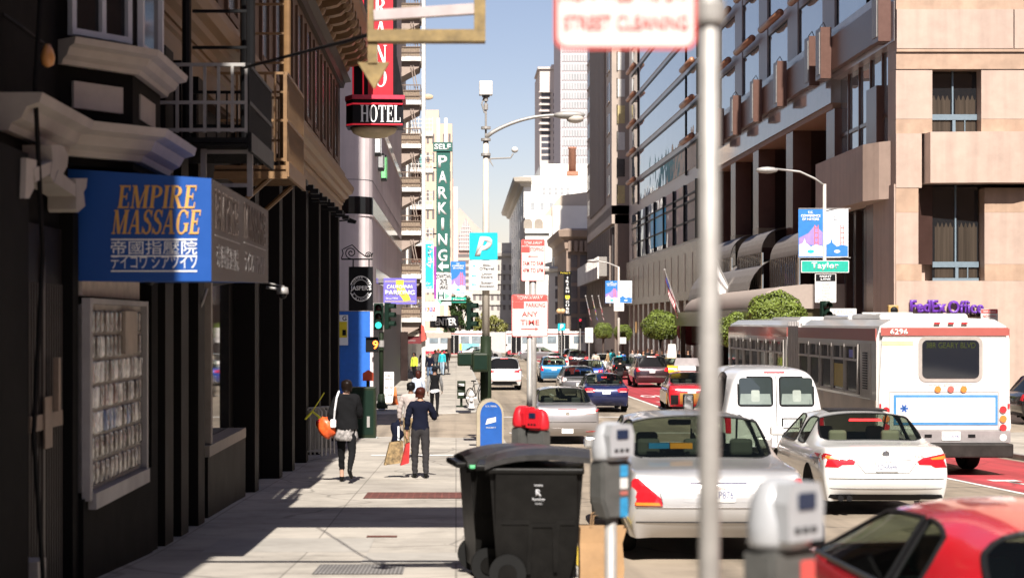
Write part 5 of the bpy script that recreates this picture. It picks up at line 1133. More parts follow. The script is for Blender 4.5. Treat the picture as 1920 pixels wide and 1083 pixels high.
class Shell:
    def __init__(s, me):
        bm = B(); bm.from_mesh(me); s.bvh = BVHTree.FromBMesh(bm); bm.free()
    def rear(s, x, z, off=.006):
        h = s.bvh.ray_cast(Vector((x, -3, z)), Vector((0, 1, 0)))
        if h[0] is None: return None
        return h[0] + Vector((0, -off, 0)) + h[1] * 0
    def patch(s, pts, m, name, parent, off=.006, cuts=3, thick=.02, smooth=True, mirror=False):
        """a piece laid on the car's rear: an outline in (x,z) pressed onto the shell"""
        bm = B(); f = bm.faces.new([bm.verts.new((x, 0, z)) for x, z in pts])
        bmesh.ops.triangulate(bm, faces=[f]); bmesh.ops.subdivide_edges(bm, edges=bm.edges[:], cuts=cuts, use_grid_fill=True)
        last = .3
        for v in bm.verts:
            h = s.rear(v.co.x, v.co.z, off)
            if h is None:
                for k_ in (.97, .94, .9, .85):
                    h = s.rear(v.co.x * k_, v.co.z, off)
                    if h: break
            v.co.y = h.y if h else last
            last = v.co.y
        r = bmesh.ops.extrude_face_region(bm, geom=bm.faces[:]); bmesh.ops.translate(bm, verts=[g for g in r['geom'] if isinstance(g, bmesh.types.BMVert)], vec=(0, thick, 0))
        return mk(name, bm, m, parent, smooth=False)
    def side_y(s, y, z, sgn, off=.01):
        h = s.bvh.ray_cast(Vector((sgn * 3, y, z)), Vector((-sgn, 0, 0)))
        return (h[0].x + sgn * off) if h[0] is not None else None
def car_shell(L, W, H, st, zb=.2, cols=(0, .45, .8), rear=None, tumble=.78, lv=2):
    """st: stations (y, wf, zbelt, ztop, wtop_f, toptag, sidetag); tags describe the panel up to the next station
       rear: list of (level index offsets) dy for p1..p5 of the first ring"""
    bm = B(); cr = bm.edges.layers.float.new('crease_edge'); rings = []
    hw = W / 2; n = len(st)
    for i, (y, wf, zbelt, ztop, wt, tt, stg) in enumerate(st):
        z1, z2, z3, z4 = zb, zb + (zbelt - zb) * .28, zb + (zbelt - zb) * .55, zb + (zbelt - zb) * .84
        w = hw * wf; dy = rear[0] if (i == 0 and rear) else (rear[1] if (i == n - 1 and rear) else [0] * 6)
        side = [(w * .93, z1), (w * .99, z2), (w, z3), (w * .985, z4), (w * .93, zbelt)]
        t0 = (w * wt, ztop if ztop > zbelt + .05 else zbelt + .015 + (ztop - zbelt) * .6)
        zt = ztop
        half = [(0, z1, dy[0]), (w * cols[1] * .93, z1, dy[0]), (w * cols[2] * .93, z1, dy[0])] + [(x, z, dy[k + 1] if k < 5 else 0) for k, (x, z) in enumerate(side)]
        top = [(t0[0], zt - (.055 if zt > zbelt + .1 else .0), dy[5]), (t0[0] * .6, zt + .005, dy[5]), (0, zt + .015, dy[5])]
        pts = half + top
        R = [bm.verts.new((x, y + d, z)) for x, z, d in pts]; Lf = [R[0]] + [bm.verts.new((-x, y + d, z)) for x, z, d in pts[1:-1]] + [R[-1]]
        rings.append((R, Lf))
    NR = len(rings[0][0])
    tagi = {'paint': 0, 'glass': 1, 'rear': 2, 'wind': 3, 'bumper': 0, 'trim': 4}
    for i in range(n - 1):
        tt, sg = st[i][5], st[i][6]
        for s_ in (0, 1):
            A, C = rings[i][s_], rings[i + 1][s_]
            for k_ in range(NR - 1):
                mi = 0
                if k_ == 7: mi = tagi.get(sg, 0)
                elif k_ > 7: mi = tagi.get(tt, 0)
                elif k_ < 3: mi = 5
                q = (A[k_], A[k_ + 1], C[k_ + 1], C[k_])
                f = bm.faces.new(q if s_ == 0 else q[::-1]); f.material_index = mi
    # end caps: rows of quads between the two sides
    for ring, flip in ((rings[0], 0), (rings[-1], 1)):
        R, Lf = ring; y_ = R[3].co.y
        rows = [[R[0], R[1], R[2], R[3]]]
        for lv_ in (4, 5, 6):
            p = R[lv_].co
            rows.append([bm.verts.new((0, p.y - (.07 if not flip else -.1), p.z)), bm.verts.new((p.x * cols[1], p.y - (.06 if not flip else -.09), p.z)), bm.verts.new((p.x * cols[2], p.y - (.04 if not flip else -.06), p.z)), R[lv_]])
        rows.append([R[10], R[9], R[8], R[7]])
        rowsL = []
        for j, r in enumerate(rows):
            if j == 0: rowsL.append([Lf[0], Lf[1], Lf[2], Lf[3]])
            elif j == 4: rowsL.append([Lf[10], Lf[9], Lf[8], Lf[7]])
            else: rowsL.append([r[0]] + [bm.verts.new((-v.co.x, v.co.y, v.co.z)) for v in r[1:3]] + [Lf[3 + j]])
        for rr, m_ in ((rows, 0), (rowsL, 1)):
            for j in range(4):
                for c in range(3):
                    q = (rr[j][c], rr[j][c + 1], rr[j + 1][c + 1], rr[j + 1][c])
                    f = bm.faces.new(q if (m_ ^ flip) else q[::-1]); f.material_index = 0
    bmesh.ops.recalc_face_normals(bm, faces=bm.faces)
    for e in bm.edges:
        fs = e.link_faces
        if len(fs) == 2 and fs[0].material_index != fs[1].material_index and 5 not in (fs[0].material_index, fs[1].material_index): e[cr] = .75
        elif len(fs) == 2 and 5 in (fs[0].material_index, fs[1].material_index): e[cr] = .8
    for k_, c_ in ((5, .25), (7, .35), (6, .2)):
        for s_ in (0, 1):
            for i in range(n - 1):
                e = bm.edges.get((rings[i][s_][k_], rings[i + 1][s_][k_]))
                if e: e[cr] = max(e[cr], c_)
    for s_ in (0, 1):
        for k_ in range(3, 10):
            e = bm.edges.get((rings[0][s_][k_], rings[0][s_][k_ + 1]))
            if e: e[cr] = max(e[cr], .45)
    return bm
def wheels(parent, ys, W, r=.32, tw=.21, rim=M_rim, inset=.02):
    first = None
    for y in ys:
        for s_ in (-1, 1):
            if first is None:
                b = B(); n = 28; prof = [(r * .62, -tw / 2), (r * .93, -tw / 2), (r, -tw / 2 + .04), (r, tw / 2 - .04), (r * .93, tw / 2), (r * .62, tw / 2)]
                rg = [[b.verts.new((x, rr * cos(2 * pi * k_ / n), rr * sin(2 * pi * k_ / n))) for k_ in range(n)] for rr, x in prof]
                for A_, C_ in zip(rg, rg[1:]):
                    for k_ in range(n): b.faces.new((A_[k_], A_[(k_ + 1) % n], C_[(k_ + 1) % n], C_[k_]))
                w = mk('wheel', b, M_tyre, parent, smooth=False); first = w
                b = B()
                for k_ in range(10): a = 2 * pi * k_ / 10; obox(b, (0, r * .36 * cos(a), r * .36 * sin(a)), (1, 0, 0), (0, cos(a), sin(a)), tw * .7, r * .5, r * .13)
                cyl(b, (-tw * .4, 0, 0), (tw * .4, 0, 0), r * .16, n=12); lathe_pts = []
                tube(b, [(0, r * .62 * cos(2 * pi * k_ / 20), r * .62 * sin(2 * pi * k_ / 20)) for k_ in range(20)], r * .045, 6, closed=True)
                prism(b, [(.58 * r * cos(2 * pi * k_ / 18), .58 * r * sin(2 * pi * k_ / 18)) for k_ in range(18)], 'x', -tw * .2, tw * .2, 1)
                mk('rim', b, [rim, M_under], w)
            else:
                w = first.copy(); COL.objects.link(w); c = first.children[0].copy(); COL.objects.link(c); c.parent = w; w.parent = parent
            w.location = (s_ * (W / 2 - tw / 2 - inset), y, r)
def arches(parent, sh, ys, r, W):
    b = B()
    for y in ys:
        for s_ in (-1, 1):
            x = sh.side_y(y, .5, s_, .008)
            if x is None: x = s_ * W / 2
            pts = [(y + (r + .06) * cos(pi * k_ / 14), r + (r + .06) * sin(pi * k_ / 14)) for k_ in range(15)]
            prism(b, [(y + r + .06, .16)] + pts + [(y - r - .06, .16)], 'x', x - s_ * .05, x)
    return mkn('wheel_arch', b, M_under, parent)
def seats(parent, W, rows, m, zseat=.55, hrz=1.12):
    for y, nn in rows:
        for i in range(nn):
            x = (i - (nn - 1) / 2) * (W * .42 if nn == 2 else W * .27)
            b = B(); box(b, x - .23, x + .23, y - .1, y + .08, .5, hrz - .2, bev=.05); s_ = mk('seat', b, m, parent, smooth=False)
            b = B(); box(b, x - .13, x + .13, y - .1, y - .0, hrz - .17, hrz + .02, bev=.04); mk('headrest', b, m, s_)
def mirror_pair(parent, x, y, z, m):
    for s_ in (-1, 1):
        b = B(); box(b, s_ * x + (0 if s_ > 0 else -.2), s_ * x + (.2 if s_ > 0 else 0), y - .05, y + .08, z, z + .14, bev=.03); mk('side_mirror', b, m, parent)
def plate_on(sh, parent, z, s, w=.31, h=.155, x=0, off=.02):
    p = sh.rear(x, z, off); y = p.y if p else 0
    pm = B(); prism(pm, rrect(w, h, .015, cx=x, cz=z), 'y', y - .008, y + .03); pl = mk('number_plate', pm, M_plate, parent)
    t = text(s, (x, y - .009, z - .008), M_ptext, pl, h=h * .45, w=w * .86, ext=.001); text('California', (x, y - .009, z + h * .36), M_tail, pl, h=h * .13, w=w * .4, ext=.001)
    return pl
def sedan_st(L, H, deck, zdk, zbelt, coupe=False, wtop=.72):
    """trunk sedan stations from the rear bumper forward"""
    return [(0, .93, zdk - .03, zdk - .03, .86, 'paint', 'paint'), (.22, .975, zdk, zdk, .84, 'paint', 'paint'), (deck, 1, zbelt + .02, zdk + .02, .86, 'rear', 'paint'),
            (deck + .62, 1, zbelt, H - .02, wtop, 'paint', 'glass'), (deck + 1.25, 1, zbelt - .01, H, wtop + .01, 'paint', 'paint'), (deck + 1.35, 1, zbelt - .012, H, wtop + .01, 'paint', 'glass'), (deck + 1.85, 1, zbelt - .02, H - .02, wtop, 'wind', 'glass'),
            (deck + 2.65, .99, zbelt - .03, zbelt + .03, .86, 'paint', 'paint'), (L - .9, .98, zbelt - .09, zbelt - .05, .84, 'paint', 'paint'), (L - .3, .94, zbelt - .2, zbelt - .17, .84, 'paint', 'paint'), (L, .82, zbelt - .3, zbelt - .28, .84, 'paint', 'paint')]
def hatch_st(L, H, y0, zbelt, rake=.45, wtop=.76, hood=None):
    hood = hood or zbelt - .05
    return [(0, .94, zbelt, zbelt, .86, 'rear', 'paint'), (rake, .99, zbelt, H - .03, wtop, 'paint', 'paint'), (rake + .12, 1, zbelt, H - .01, wtop, 'paint', 'glass'), (rake + .95, 1, zbelt - .01, H, wtop, 'paint', 'paint'), (rake + 1.03, 1, zbelt - .01, H, wtop, 'paint', 'glass'),
            (rake + 1.95, 1, zbelt - .02, H - .02, wtop - .01, 'wind', 'glass'), (rake + 2.75, .99, hood, hood + .04, .86, 'paint', 'paint'), (L - .7, .97, hood - .08, hood - .04, .84, 'paint', 'paint'), (L - .25, .93, hood - .2, hood - .17, .84, 'paint', 'paint'), (L, .82, hood - .3, hood - .28, .84, 'paint', 'paint')]
def car(name, label, cat, pos, yaw, L, W, H, st, m, glass=M_cglass, rearglass=None, zb=.2, rear=None, axles=None, wr=.32, group=None, seatm=M_seatd, srows=None, lv=2, cols=(0, .45, .8)):
    t = thing(name, label, cat, pos, yaw, group)
    bm = car_shell(L, W, H, st, zb, cols, rear)
    mats = [m, glass, rearglass or glass, glass, M_trim, M_under]
    me = subsurf(bm, mats, lv); sh = Shell(me)
    split_parts(me, [('body', m), ('side_window', glass), ('rear_window', rearglass or glass), ('windscreen', glass), ('trim', M_trim), ('underbody', M_under)], t)
    if lv > 1:
        for w_ in [c for c in t.children if c.name.split('.')[0] in ('side_window', 'rear_window')]:
            bb_ = B(); bb_.from_mesh(w_.data); b = B()
            for e in bb_.edges:
                if len(e.link_faces) == 1: cyl(b, e.verts[0].co, e.verts[1].co, .014, n=5)
            bb_.free(); mk('window_seal', b, M_trim, w_)
    ax = axles or (1.0, L - .9); wheels(t, ax, W, wr); arches(t, sh, ax, wr, W)
    b = B(); box(b, -W * .36, W * .36, .35, L - .5, zb + .02, zb + .3); mk('floor', b, M_under, t)
    if srows: seats(t, W, srows, seatm, hrz=H * .8)
    bpy.data.meshes.remove(me); return t, sh
def mir(pts): return [(-x, z) for x, z in pts][::-1]
def both(sh, t, pts, m, nm, **kw): sh.patch(pts, m, nm, t, **kw); sh.patch(mir(pts), m, nm, t, **kw)
def line(sh, t, pts, w=.008, m=M_under, nm='shut_line', off=.003):
    b = B()
    for (xa, za), (xb, zb_) in zip(pts, pts[1:]):
        n = max(2, int(abs(xb - xa) / .08) + int(abs(zb_ - za) / .05)); P0 = []
        for i in range(n + 1): x, z = xa + (xb - xa) * i / n, za + (zb_ - za) * i / n; h = sh.rear(x, z, off); P0.append(h)
        P0 = [p for p in P0 if p is not None]
        if len(P0) > 1: tube(b, P0, w / 2, 5)
    if not b.faces: b.free(); return
    return mk(nm, b, m, t)
def ground_at(x, y): return zr(y) + .004
def at(px, Y): return (PX(px, Y), Y, ground_at(0, Y))
SILV = paint('silver_paint', (.50, .49, .485), .55, .35); WHITE = paint('white_car_paint', (.66, .655, .64), 0, .25)
RB = [[0.14, .05, .0, .0, .04, .1, .1], [-.15, -.02, 0, 0, -.05, -.12, -.12]]

# 1 silver sedan at the kerb
t, sh = car('parked_car', 'silver full-size sedan parked at the yellow kerb with triangular red tail lamps', 'car', (2.72, 17.15, ground_at(0, 18)), 0, 5.3, 1.96, 1.47, sedan_st(5.3, 1.47, 1.15, .98, .95), SILV, zb=.27, rear=RB, axles=(1.15, 4.1), wr=.33, seatm=mat('dark_green_seat', (.06, .065, .055), .8), srows=((1.75, 3), (2.9, 2)))
both(sh, t, [(.955, .62), (.955, .78), (.87, .895), (.82, .9), (.60, .70), (.58, .62)], M_tail, 'tail_lamp', off=.012)
both(sh, t, [(.93, .625), (.93, .655), (.62, .655), (.60, .625)], M_tailo, 'indicator', off=.02)
line(sh, t, [(-.93, .605), (.93, .605)], .014, M_chrome, 'chrome_strip', .008); line(sh, t, [(-.93, .45), (.93, .45)], .012, M_trim, 'bumper_groove', .004)
line(sh, t, [(-.58, .64), (-.64, .9)], .007); line(sh, t, [(.58, .64), (.64, .9)], .007)
sh.patch([(-.36, .66), (.36, .66), (.38, .84), (-.38, .84)], SILV, 'plate_recess', t, off=.004, thick=.01); sh.patch([(-.3, .845), (.3, .845), (.3, .862), (-.3, .862)], M_chrome, 'trunk_strip', t, off=.014)
plate_on(sh, t, .745, '5UKP876', .34, .165)
b = B(); box(b, -.55, -.32, 1.45, 1.55, 1.1, 1.16); box(b, -.31, -.06, 1.45, 1.55, 1.1, 1.16, 1); mk('light_bar', b, [mat('blue_lens', (.02, .2, .45), .2), mat('amber_lens', (.75, .3, .02), .2)], t)
b = B(); box(b, -.14, .14, 2.95, 3.0, 1.27, 1.34, bev=.02); mk('rear_view_mirror', b, M_trim, t); b = B(); box(b, -.85, .85, 1.2, 1.6, .93, .98); mk('parcel_shelf', b, M_seatd, t)
mirror_pair(t, .95, 3.1, .98, SILV)
# 2 white coupe
t, sh = car('white_coupe', 'white coupe with wide red tail lamps between the silver sedan and the bus', 'car', (5.88, 22.6, ground_at(0, 24)), radians(-1.5), 4.55, 1.80, 1.39, sedan_st(4.55, 1.39, .85, .985, .93, wtop=.70), WHITE, zb=.24, rear=RB, axles=(.95, 3.7), wr=.32, seatm=M_seat, srows=((1.45, 2), (2.45, 2)))
both(sh, t, [(.88, .72), (.885, .88), (.80, .90), (.50, .845), (.42, .80), (.44, .755), (.60, .75), (.66, .715)], M_tail, 'tail_lamp', off=.012)
both(sh, t, [(.83, .83), (.80, .875), (.60, .84), (.62, .82)], M_tailo, 'indicator', off=.02)
line(sh, t, [(-.86, .56), (.86, .56)], .01, M_trim); line(sh, t, [(-.9, .43), (.9, .43)], .012, mat('shade_groove', (.2, .2, .2), .5)); line(sh, t, [(-.42, .8), (-.3, .64), (.3, .64), (.42, .8)], .007)
sh.patch([(-.34, .815), (.34, .815), (.36, .835), (-.36, .835)], mat('dull_chrome', (.3, .3, .3), .25, metal=.8), 'boot_handle', t, off=.012); plate_on(sh, t, .735, '5ZHA646')
p = sh.rear(0, .89); b = B(); disc(b, (0, p.y - .004, .89), .042); mk('badge', b, [mat('badge_blue', (.1, .2, .4), .3)], t); b = B(); lathe(b, [(.042, 0), (.05, .004), (.05, .01), (.042, .012)], 20); xform(b, Matrix.Translation((0, p.y - .002, .89)) @ Matrix.Rotation(pi / 2, 4, 'X')); mk('badge_ring', b, M_chrome, t)
text('328i', (.45, (sh.rear(.45, .87) or p).y - .012, .87), M_chrome, t, h=.035, w=.14)
sh.patch([(-.24, 1.27), (.24, 1.27), (.22, 1.3), (-.22, 1.3)], M_brake, 'brake_lamp', t, off=.012)
b = B(); [cyl(b, (x, -.02, .29), (x, .2, .29), .04, n=14) for x in (-.62, -.5)]; mkn('exhaust', b, M_trim, t)
sh.patch([(-.8, .25), (.8, .25), (.76, .34), (-.76, .34)], M_trim, 'diffuser', t, off=.004)
b = B(); box(b, -.42, .42, 1.75, 2.3, 1.385, 1.41); mk('sunroof', b, M_trim, t); mirror_pair(t, .9, 2.9, .95, WHITE)
# 3 silver saloon in the crossing
t, sh = car('silver_saloon', 'silver saloon with slim pale tail lamps stopped in the crossing behind the red meters', 'car', (PX(1064, 44), 44, ground_at(0, 44)), radians(2), 4.75, 1.79, 1.47, sedan_st(4.75, 1.47, .75, 1.04, .98, wtop=.7), paint('warm_silver_paint', (.36, .34, .34), .6, .3), zb=.22, rear=RB, axles=(1.0, 3.75), seatm=M_seatd, srows=((1.45, 2), (2.5, 2)))
both(sh, t, [(.87, .84), (.88, .93), (.80, .96), (.50, .86), (.46, .81)], M_tail2, 'tail_lamp', off=.012); both(sh, t, [(.885, .86), (.885, .93), (.80, .945), (.76, .89)], M_tail, 'lamp_lens', off=.02)
line(sh, t, [(-.85, .6), (.85, .6)], .01); both(sh, t, [(.8, .34), (.8, .37), (.5, .35), (.5, .33)], M_tail, 'reflector'); plate_on(sh, t, .38, '6XTR204')
sh.patch([(-.25, .93), (.25, .93), (.25, .945), (-.25, .945)], M_brake, 'brake_lamp', t, off=.01)
p = sh.rear(0, .85); b = B(); disc(b, (0, p.y - .004, .83), .05, sx=1.25); mk('badge', b, M_chrome, t); sh.patch([(-.5, .3), (.5, .3), (.42, .44), (-.42, .44)], paint('warm_silver_paint', (0, 0, 0)), 'plate_panel', t, off=.004, thick=.008)
# 4 dark blue saloon
NAVY = paint('navy_paint', (.008, .014, .07), .3, .25)
t, sh = car('blue_saloon', 'dark navy saloon with a chrome strip and two red tail lamps in the centre lane', 'car', (PX(1137, 62), 62, ground_at(0, 62)), 0, 4.5, 1.75, 1.44, sedan_st(4.5, 1.44, .6, 1.0, .95, wtop=.7), NAVY, zb=.24, rear=RB, axles=(.9, 3.6), srows=((1.3, 3), (2.3, 2)))
both(sh, t, [(.86, .76), (.87, .92), (.55, .92), (.40, .86), (.46, .76)], M_tail, 'tail_lamp', off=.012); both(sh, t, [(.84, .77), (.84, .8), (.5, .8), (.5, .77)], M_tail2, 'reversing_lamp', off=.02)
sh.patch([(-.4, .87), (.4, .87), (.4, .9), (-.4, .9)], M_chrome, 'chrome_strip', t, off=.014); plate_on(sh, t, .77, '7BKD519'); line(sh, t, [(-.84, .6), (.84, .6)], .012)
sh.patch([(-.1, 1.28), (.1, 1.28), (.1, 1.31), (-.1, 1.31)], M_brake, 'brake_lamp', t, off=.012)
# 5 dark red-gold cab seen from behind at an angle
RED = paint('red_paint', (.42, .012, .02), .1, .25); GOLD = paint('gold_paint', (.42, .22, .04), .4, .3)
t, sh = car('red_taxi', 'red and gold taxi half hidden behind the tall grey pole', 'car', (PX(1297, 62), 62, ground_at(0, 62)), radians(-3), 4.9, 1.82, 1.48, sedan_st(4.9, 1.48, .85, 1.02, .98), RED, zb=.22, rear=RB, axles=(1.05, 3.85), srows=((1.5, 3), (2.6, 2)))
both(sh, t, [(.86, .78), (.87, .95), (.6, .95), (.52, .85), (.56, .78)], M_tail, 'tail_lamp', off=.012); sh.patch([(-.87, .32), (.87, .32), (.87, .74), (-.87, .74)], GOLD, 'bumper', t, off=.008); sh.patch([(-.86, .3), (-.5, .3), (-.5, .66), (-.86, .66)], M_trim, 'mud_flap', t, off=.02); plate_on(sh, t, .8, '5T20311')
b = B(); box(b, -.35, .35, 2.0, 2.3, 1.5, 1.68, bev=.03); ts = mk('roof_sign', b, M_plate, t); b = B(); prism(b, [(-.5, 1.69), (-.42, 2.0), (.42, 2.0), (.5, 1.69)], 'y', 2.1, 2.2); mk('roof_advert', b, mat('grey_advert', (.32, .3, .3), .5), t)
b = B()
for s_ in (-1, 1): box(b, s_ * .905 - .01, s_ * .905 + .01, .5, 3.9, .3, .72)
mkn('door_panel', b, GOLD, t)
# 6 white crossover at the kerb
t, sh = car('white_crossover', 'white crossover with a black rear window parked beyond the crossing', 'car', (PX(946, 87), 87, ground_at(0, 87)), radians(1), 4.68, 1.88, 1.71, hatch_st(4.68, 1.71, 0, 1.12, .4), WHITE, glass=M_cdark, zb=.26, rear=RB, axles=(.95, 3.65), wr=.36)
both(sh, t, [(.9, .93), (.92, 1.08), (.82, 1.1), (.5, 1.02), (.48, .95)], M_tail, 'tail_lamp', off=.012); sh.patch([(-.72, .26), (.72, .26), (.62, .48), (-.62, .48)], M_trim, 'bumper_insert', t); sh.patch([(-.4, .86), (.4, .86), (.36, .9), (-.36, .9)], M_chrome, 'boot_handle', t); plate_on(sh, t, .76, '6WQN118'); both(sh, t, [(.85, .5), (.85, .54), (.6, .52), (.6, .5)], M_tail, 'reflector')
b = B(); [box(b, s_ * .66 - .02, s_ * .66 + .02, .8, 3.0, 1.72, 1.76) for s_ in (-1, 1)]; mkn('roof_rail', b, M_trim, t)
sh.patch([(-.2, 1.66), (.2, 1.66), (.2, 1.69), (-.2, 1.69)], M_brake, 'brake_lamp', t, off=.02)
# 7 grey hatchback beside the navy saloon
GREY = paint('grey_paint', (.13, .125, .13), .5, .3)
t, sh = car('grey_hatchback', 'grey hatchback with a split rear window beside the navy saloon', 'car', (PX(1087, 75), 75, ground_at(0, 75)), 0, 4.45, 1.74, 1.49, hatch_st(4.45, 1.49, 0, 1.02, .75, .72), GREY, zb=.22, rear=RB, axles=(.8, 3.5), srows=((1.6, 3), (2.6, 2)))
both(sh, t, [(.82, .8), (.84, 1.0), (.72, 1.0), (.66, .8)], M_tail2, 'tail_lamp', off=.012); sh.patch([(-.6, .84), (.6, .84), (.6, .98), (-.6, .98)], M_cdark if 0 else M_trim, 'lower_glass', t); plate_on(sh, t, .66, '6HYB390'); line(sh, t, [(-.82, .55), (.82, .55)], .012)
# 8 bright blue tall hatchback
BLUE = paint('bright_blue_paint', (.02, .19, .42), .3, .25)
t, sh = car('blue_hatchback', 'bright blue tall hatchback with round-topped tail lamps left of the grey hatchback', 'car', (PX(1039, 100), 100, ground_at(0, 100)), 0, 4.3, 1.72, 1.6, hatch_st(4.3, 1.6, 0, 1.05, .35, .74), BLUE, zb=.24, rear=RB, axles=(.75, 3.4), srows=((1.4, 3), (2.4, 2)))
both(sh, t, [(.82, .72), (.84, 1.0), (.72, 1.02), (.64, .9), (.64, .72)], M_tail, 'tail_lamp', off=.012); plate_on(sh, t, .82, '5PTW662'); line(sh, t, [(-.82, .58), (.82, .58)], .014); sh.patch([(-.3, 1.54), (.3, 1.54), (.3, 1.57), (-.3, 1.57)], M_brake, 'brake_lamp', t, off=.02)
# 9 dark maroon-grey large SUV
MAR = paint('dark_maroon_paint', (.05, .028, .032), .5, .25)
t, sh = car('dark_suv', 'dark maroon grey SUV with red tail lamps braking in the red lane', 'car', (PX(1223, 91), 91, ground_at(0, 91)), 0, 4.8, 1.91, 1.76, hatch_st(4.8, 1.76, 0, 1.14, .35, .78), MAR, glass=M_cdark, zb=.26, rear=RB, axles=(.95, 3.75), wr=.37)
both(sh, t, [(.9, .88), (.92, 1.12), (.72, 1.1), (.66, .92)], M_tail, 'tail_lamp', off=.012); plate_on(sh, t, .9, '7CNV845'); sh.patch([(-.45, 1.02), (.45, 1.02), (.45, 1.05), (-.45, 1.05)], M_chrome, 'chrome_strip', t); line(sh, t, [(-.9, .62), (.9, .62)], .03, M_chrome, 'bumper_strip'); sh.patch([(-.25, 1.69), (.25, 1.69), (.25, 1.72), (-.25, 1.72)], M_brake, 'brake_lamp', t, off=.02)
b = B(); [box(b, s_ * .68 - .02, s_ * .68 + .02, .8, 3.0, 1.77, 1.81) for s_ in (-1, 1)]; mkn('roof_rail', b, M_trim, t)
# 10 royal blue saloon, 11 black saloon, 12 yellow cab, and the smaller ones further down
RBLUE = paint('royal_blue_paint', (.03, .09, .42), .3, .25); BLK = paint('black_paint', (.012, .012, .013), .2, .2); YEL = paint('yellow_paint', (.72, .42, .01), 0, .3)
def simple(name, label, px, Y, m, kind, yaw=0, W=1.78, H=1.46, plate='6DRM471', lamps=M_tail, **kw):
    L = 4.6
    t, sh = car(name, label, 'car', (PX(px, Y), Y, ground_at(0, Y)), radians(yaw), L, W, H, sedan_st(L, H, .75, 1.0, .96) if kind == 's' else hatch_st(L, H, 0, H * .66, .4), m, zb=.22, rear=RB, srows=((1.5, 3), (2.5, 2)), lv=1, **kw)
    both(sh, t, [(.84, .74), (.86, .92), (.55, .92), (.5, .76)], lamps, 'tail_lamp', off=.012); plate_on(sh, t, .78, plate); return t, sh
t, sh = simple('royal_blue_saloon', 'royal blue saloon with a white lower bumper ahead of the grey hatchback', 1104, 94, RBLUE, 's', -8, plate='5FAX902'); sh.patch([(-.85, .28), (.85, .28), (.85, .66), (-.85, .66)], WHITE, 'bumper', t)
simple('black_saloon', 'black saloon braking left of the dark maroon SUV', 1174, 106, BLK, 's', plate='6LGE733', lamps=M_brake)
t, sh = simple('yellow_taxi', 'yellow taxi with a white roof box right of the dark maroon SUV', 1268, 101, YEL, 's', plate='2T75130'); b = B(); prism(b, [(-.3, 1.48), (-.22, 2.3), (.22, 2.3), (.3, 1.48)], 'y', 2.0, 2.35); mk('roof_advert', b, M_plate, t)
simple('white_hatchback', 'white hatchback just ahead of the royal blue saloon', 1133, 118, WHITE, 'h', H=1.5, plate='7AKT056')
simple('white_saloon', 'white saloon directly ahead of the bright blue tall hatchback', 1046, 125, WHITE, 's', plate='6PSU287')
simple('maroon_saloon', 'black saloon with lit brake lamps furthest up the middle lane', 1085, 140, BLK, 's', plate='5WZN614', lamps=M_brake)
simple('dark_compact', 'small black car with a lit brake lamp just past the white saloon', 1073, 152, BLK, 'h', plate='6JQH845', lamps=M_brake)
simple('grey_minivan', 'grey minivan parked ahead of the white crossover behind the green cabinets', 905, 128, GREY, 'h', H=1.75, W=1.9, plate='4TMC392')
simple('black_kerb_car', 'black saloon parked just ahead of the white crossover', 932, 104, BLK, 's', plate='6YFD170')
simple('silver_cross_car', 'silver saloon crossing the junction side-on in front of the trolley bus', 973, 172, paint('mid_grey_paint', (.22, .215, .225), .5, .3), 's', -80, plate='5KLB208')
simple('silver_kerb_car', 'silver saloon waiting left of the trolley bus rear door', 862, 178, SILV, 's', -75, plate='6NRA553')
# black car on the side street at the right edge
t, sh = car('black_car', 'black car cut off by the right edge of the view behind the bus', 'car', (PX(1918, 54.5) - .3, 54.5, ground_at(0, 54)), radians(-90), 4.6, 1.8, 1.6, hatch_st(4.6, 1.6, 0, 1.05, .45), BLK, glass=M_cdark, zb=.26, rear=RB, axles=(.8, 3.6), wr=.34)
both(sh, t, [(.84, .78), (.86, 1.0), (.7, 1.0), (.66, .8)], M_tail, 'tail_lamp', off=.012)
# red coupe in the near corner
REDC = paint('bright_red_paint', (.52, .012, .022), .0, .22)
stc = [(0, .92, .9, .9, .84, 'paint', 'paint'), (.3, .97, .92, .92, .84, 'rear', 'paint'), (.95, 1, .9, 1.24, .70, 'paint', 'paint'), (1.2, 1, .9, 1.26, .71, 'paint', 'glass'), (1.55, 1, .89, 1.27, .71, 'paint', 'trim'), (1.62, 1, .89, 1.27, .71, 'paint', 'glass'), (2.3, 1, .87, 1.23, .69, 'wind', 'glass'),
       (3.15, .99, .85, .88, .84, 'paint', 'paint'), (3.7, .97, .8, .83, .84, 'paint', 'paint'), (4.1, .94, .7, .73, .84, 'paint', 'paint'), (4.35, .82, .55, .57, .84, 'paint', 'paint')]
t, sh = car('red_coupe', 'bright red coupe parked nearest the viewer in the lower right corner', 'car', (2.80, 6.05, ground_at(0, 7)), 0, 4.35, 1.75, 1.27, stc, REDC, zb=.22, rear=RB, axles=(.9, 3.5), srows=((1.6, 2), (2.4, 2)), lv=2)
mirror_pair(t, .84, 2.75, .92, M_trim)

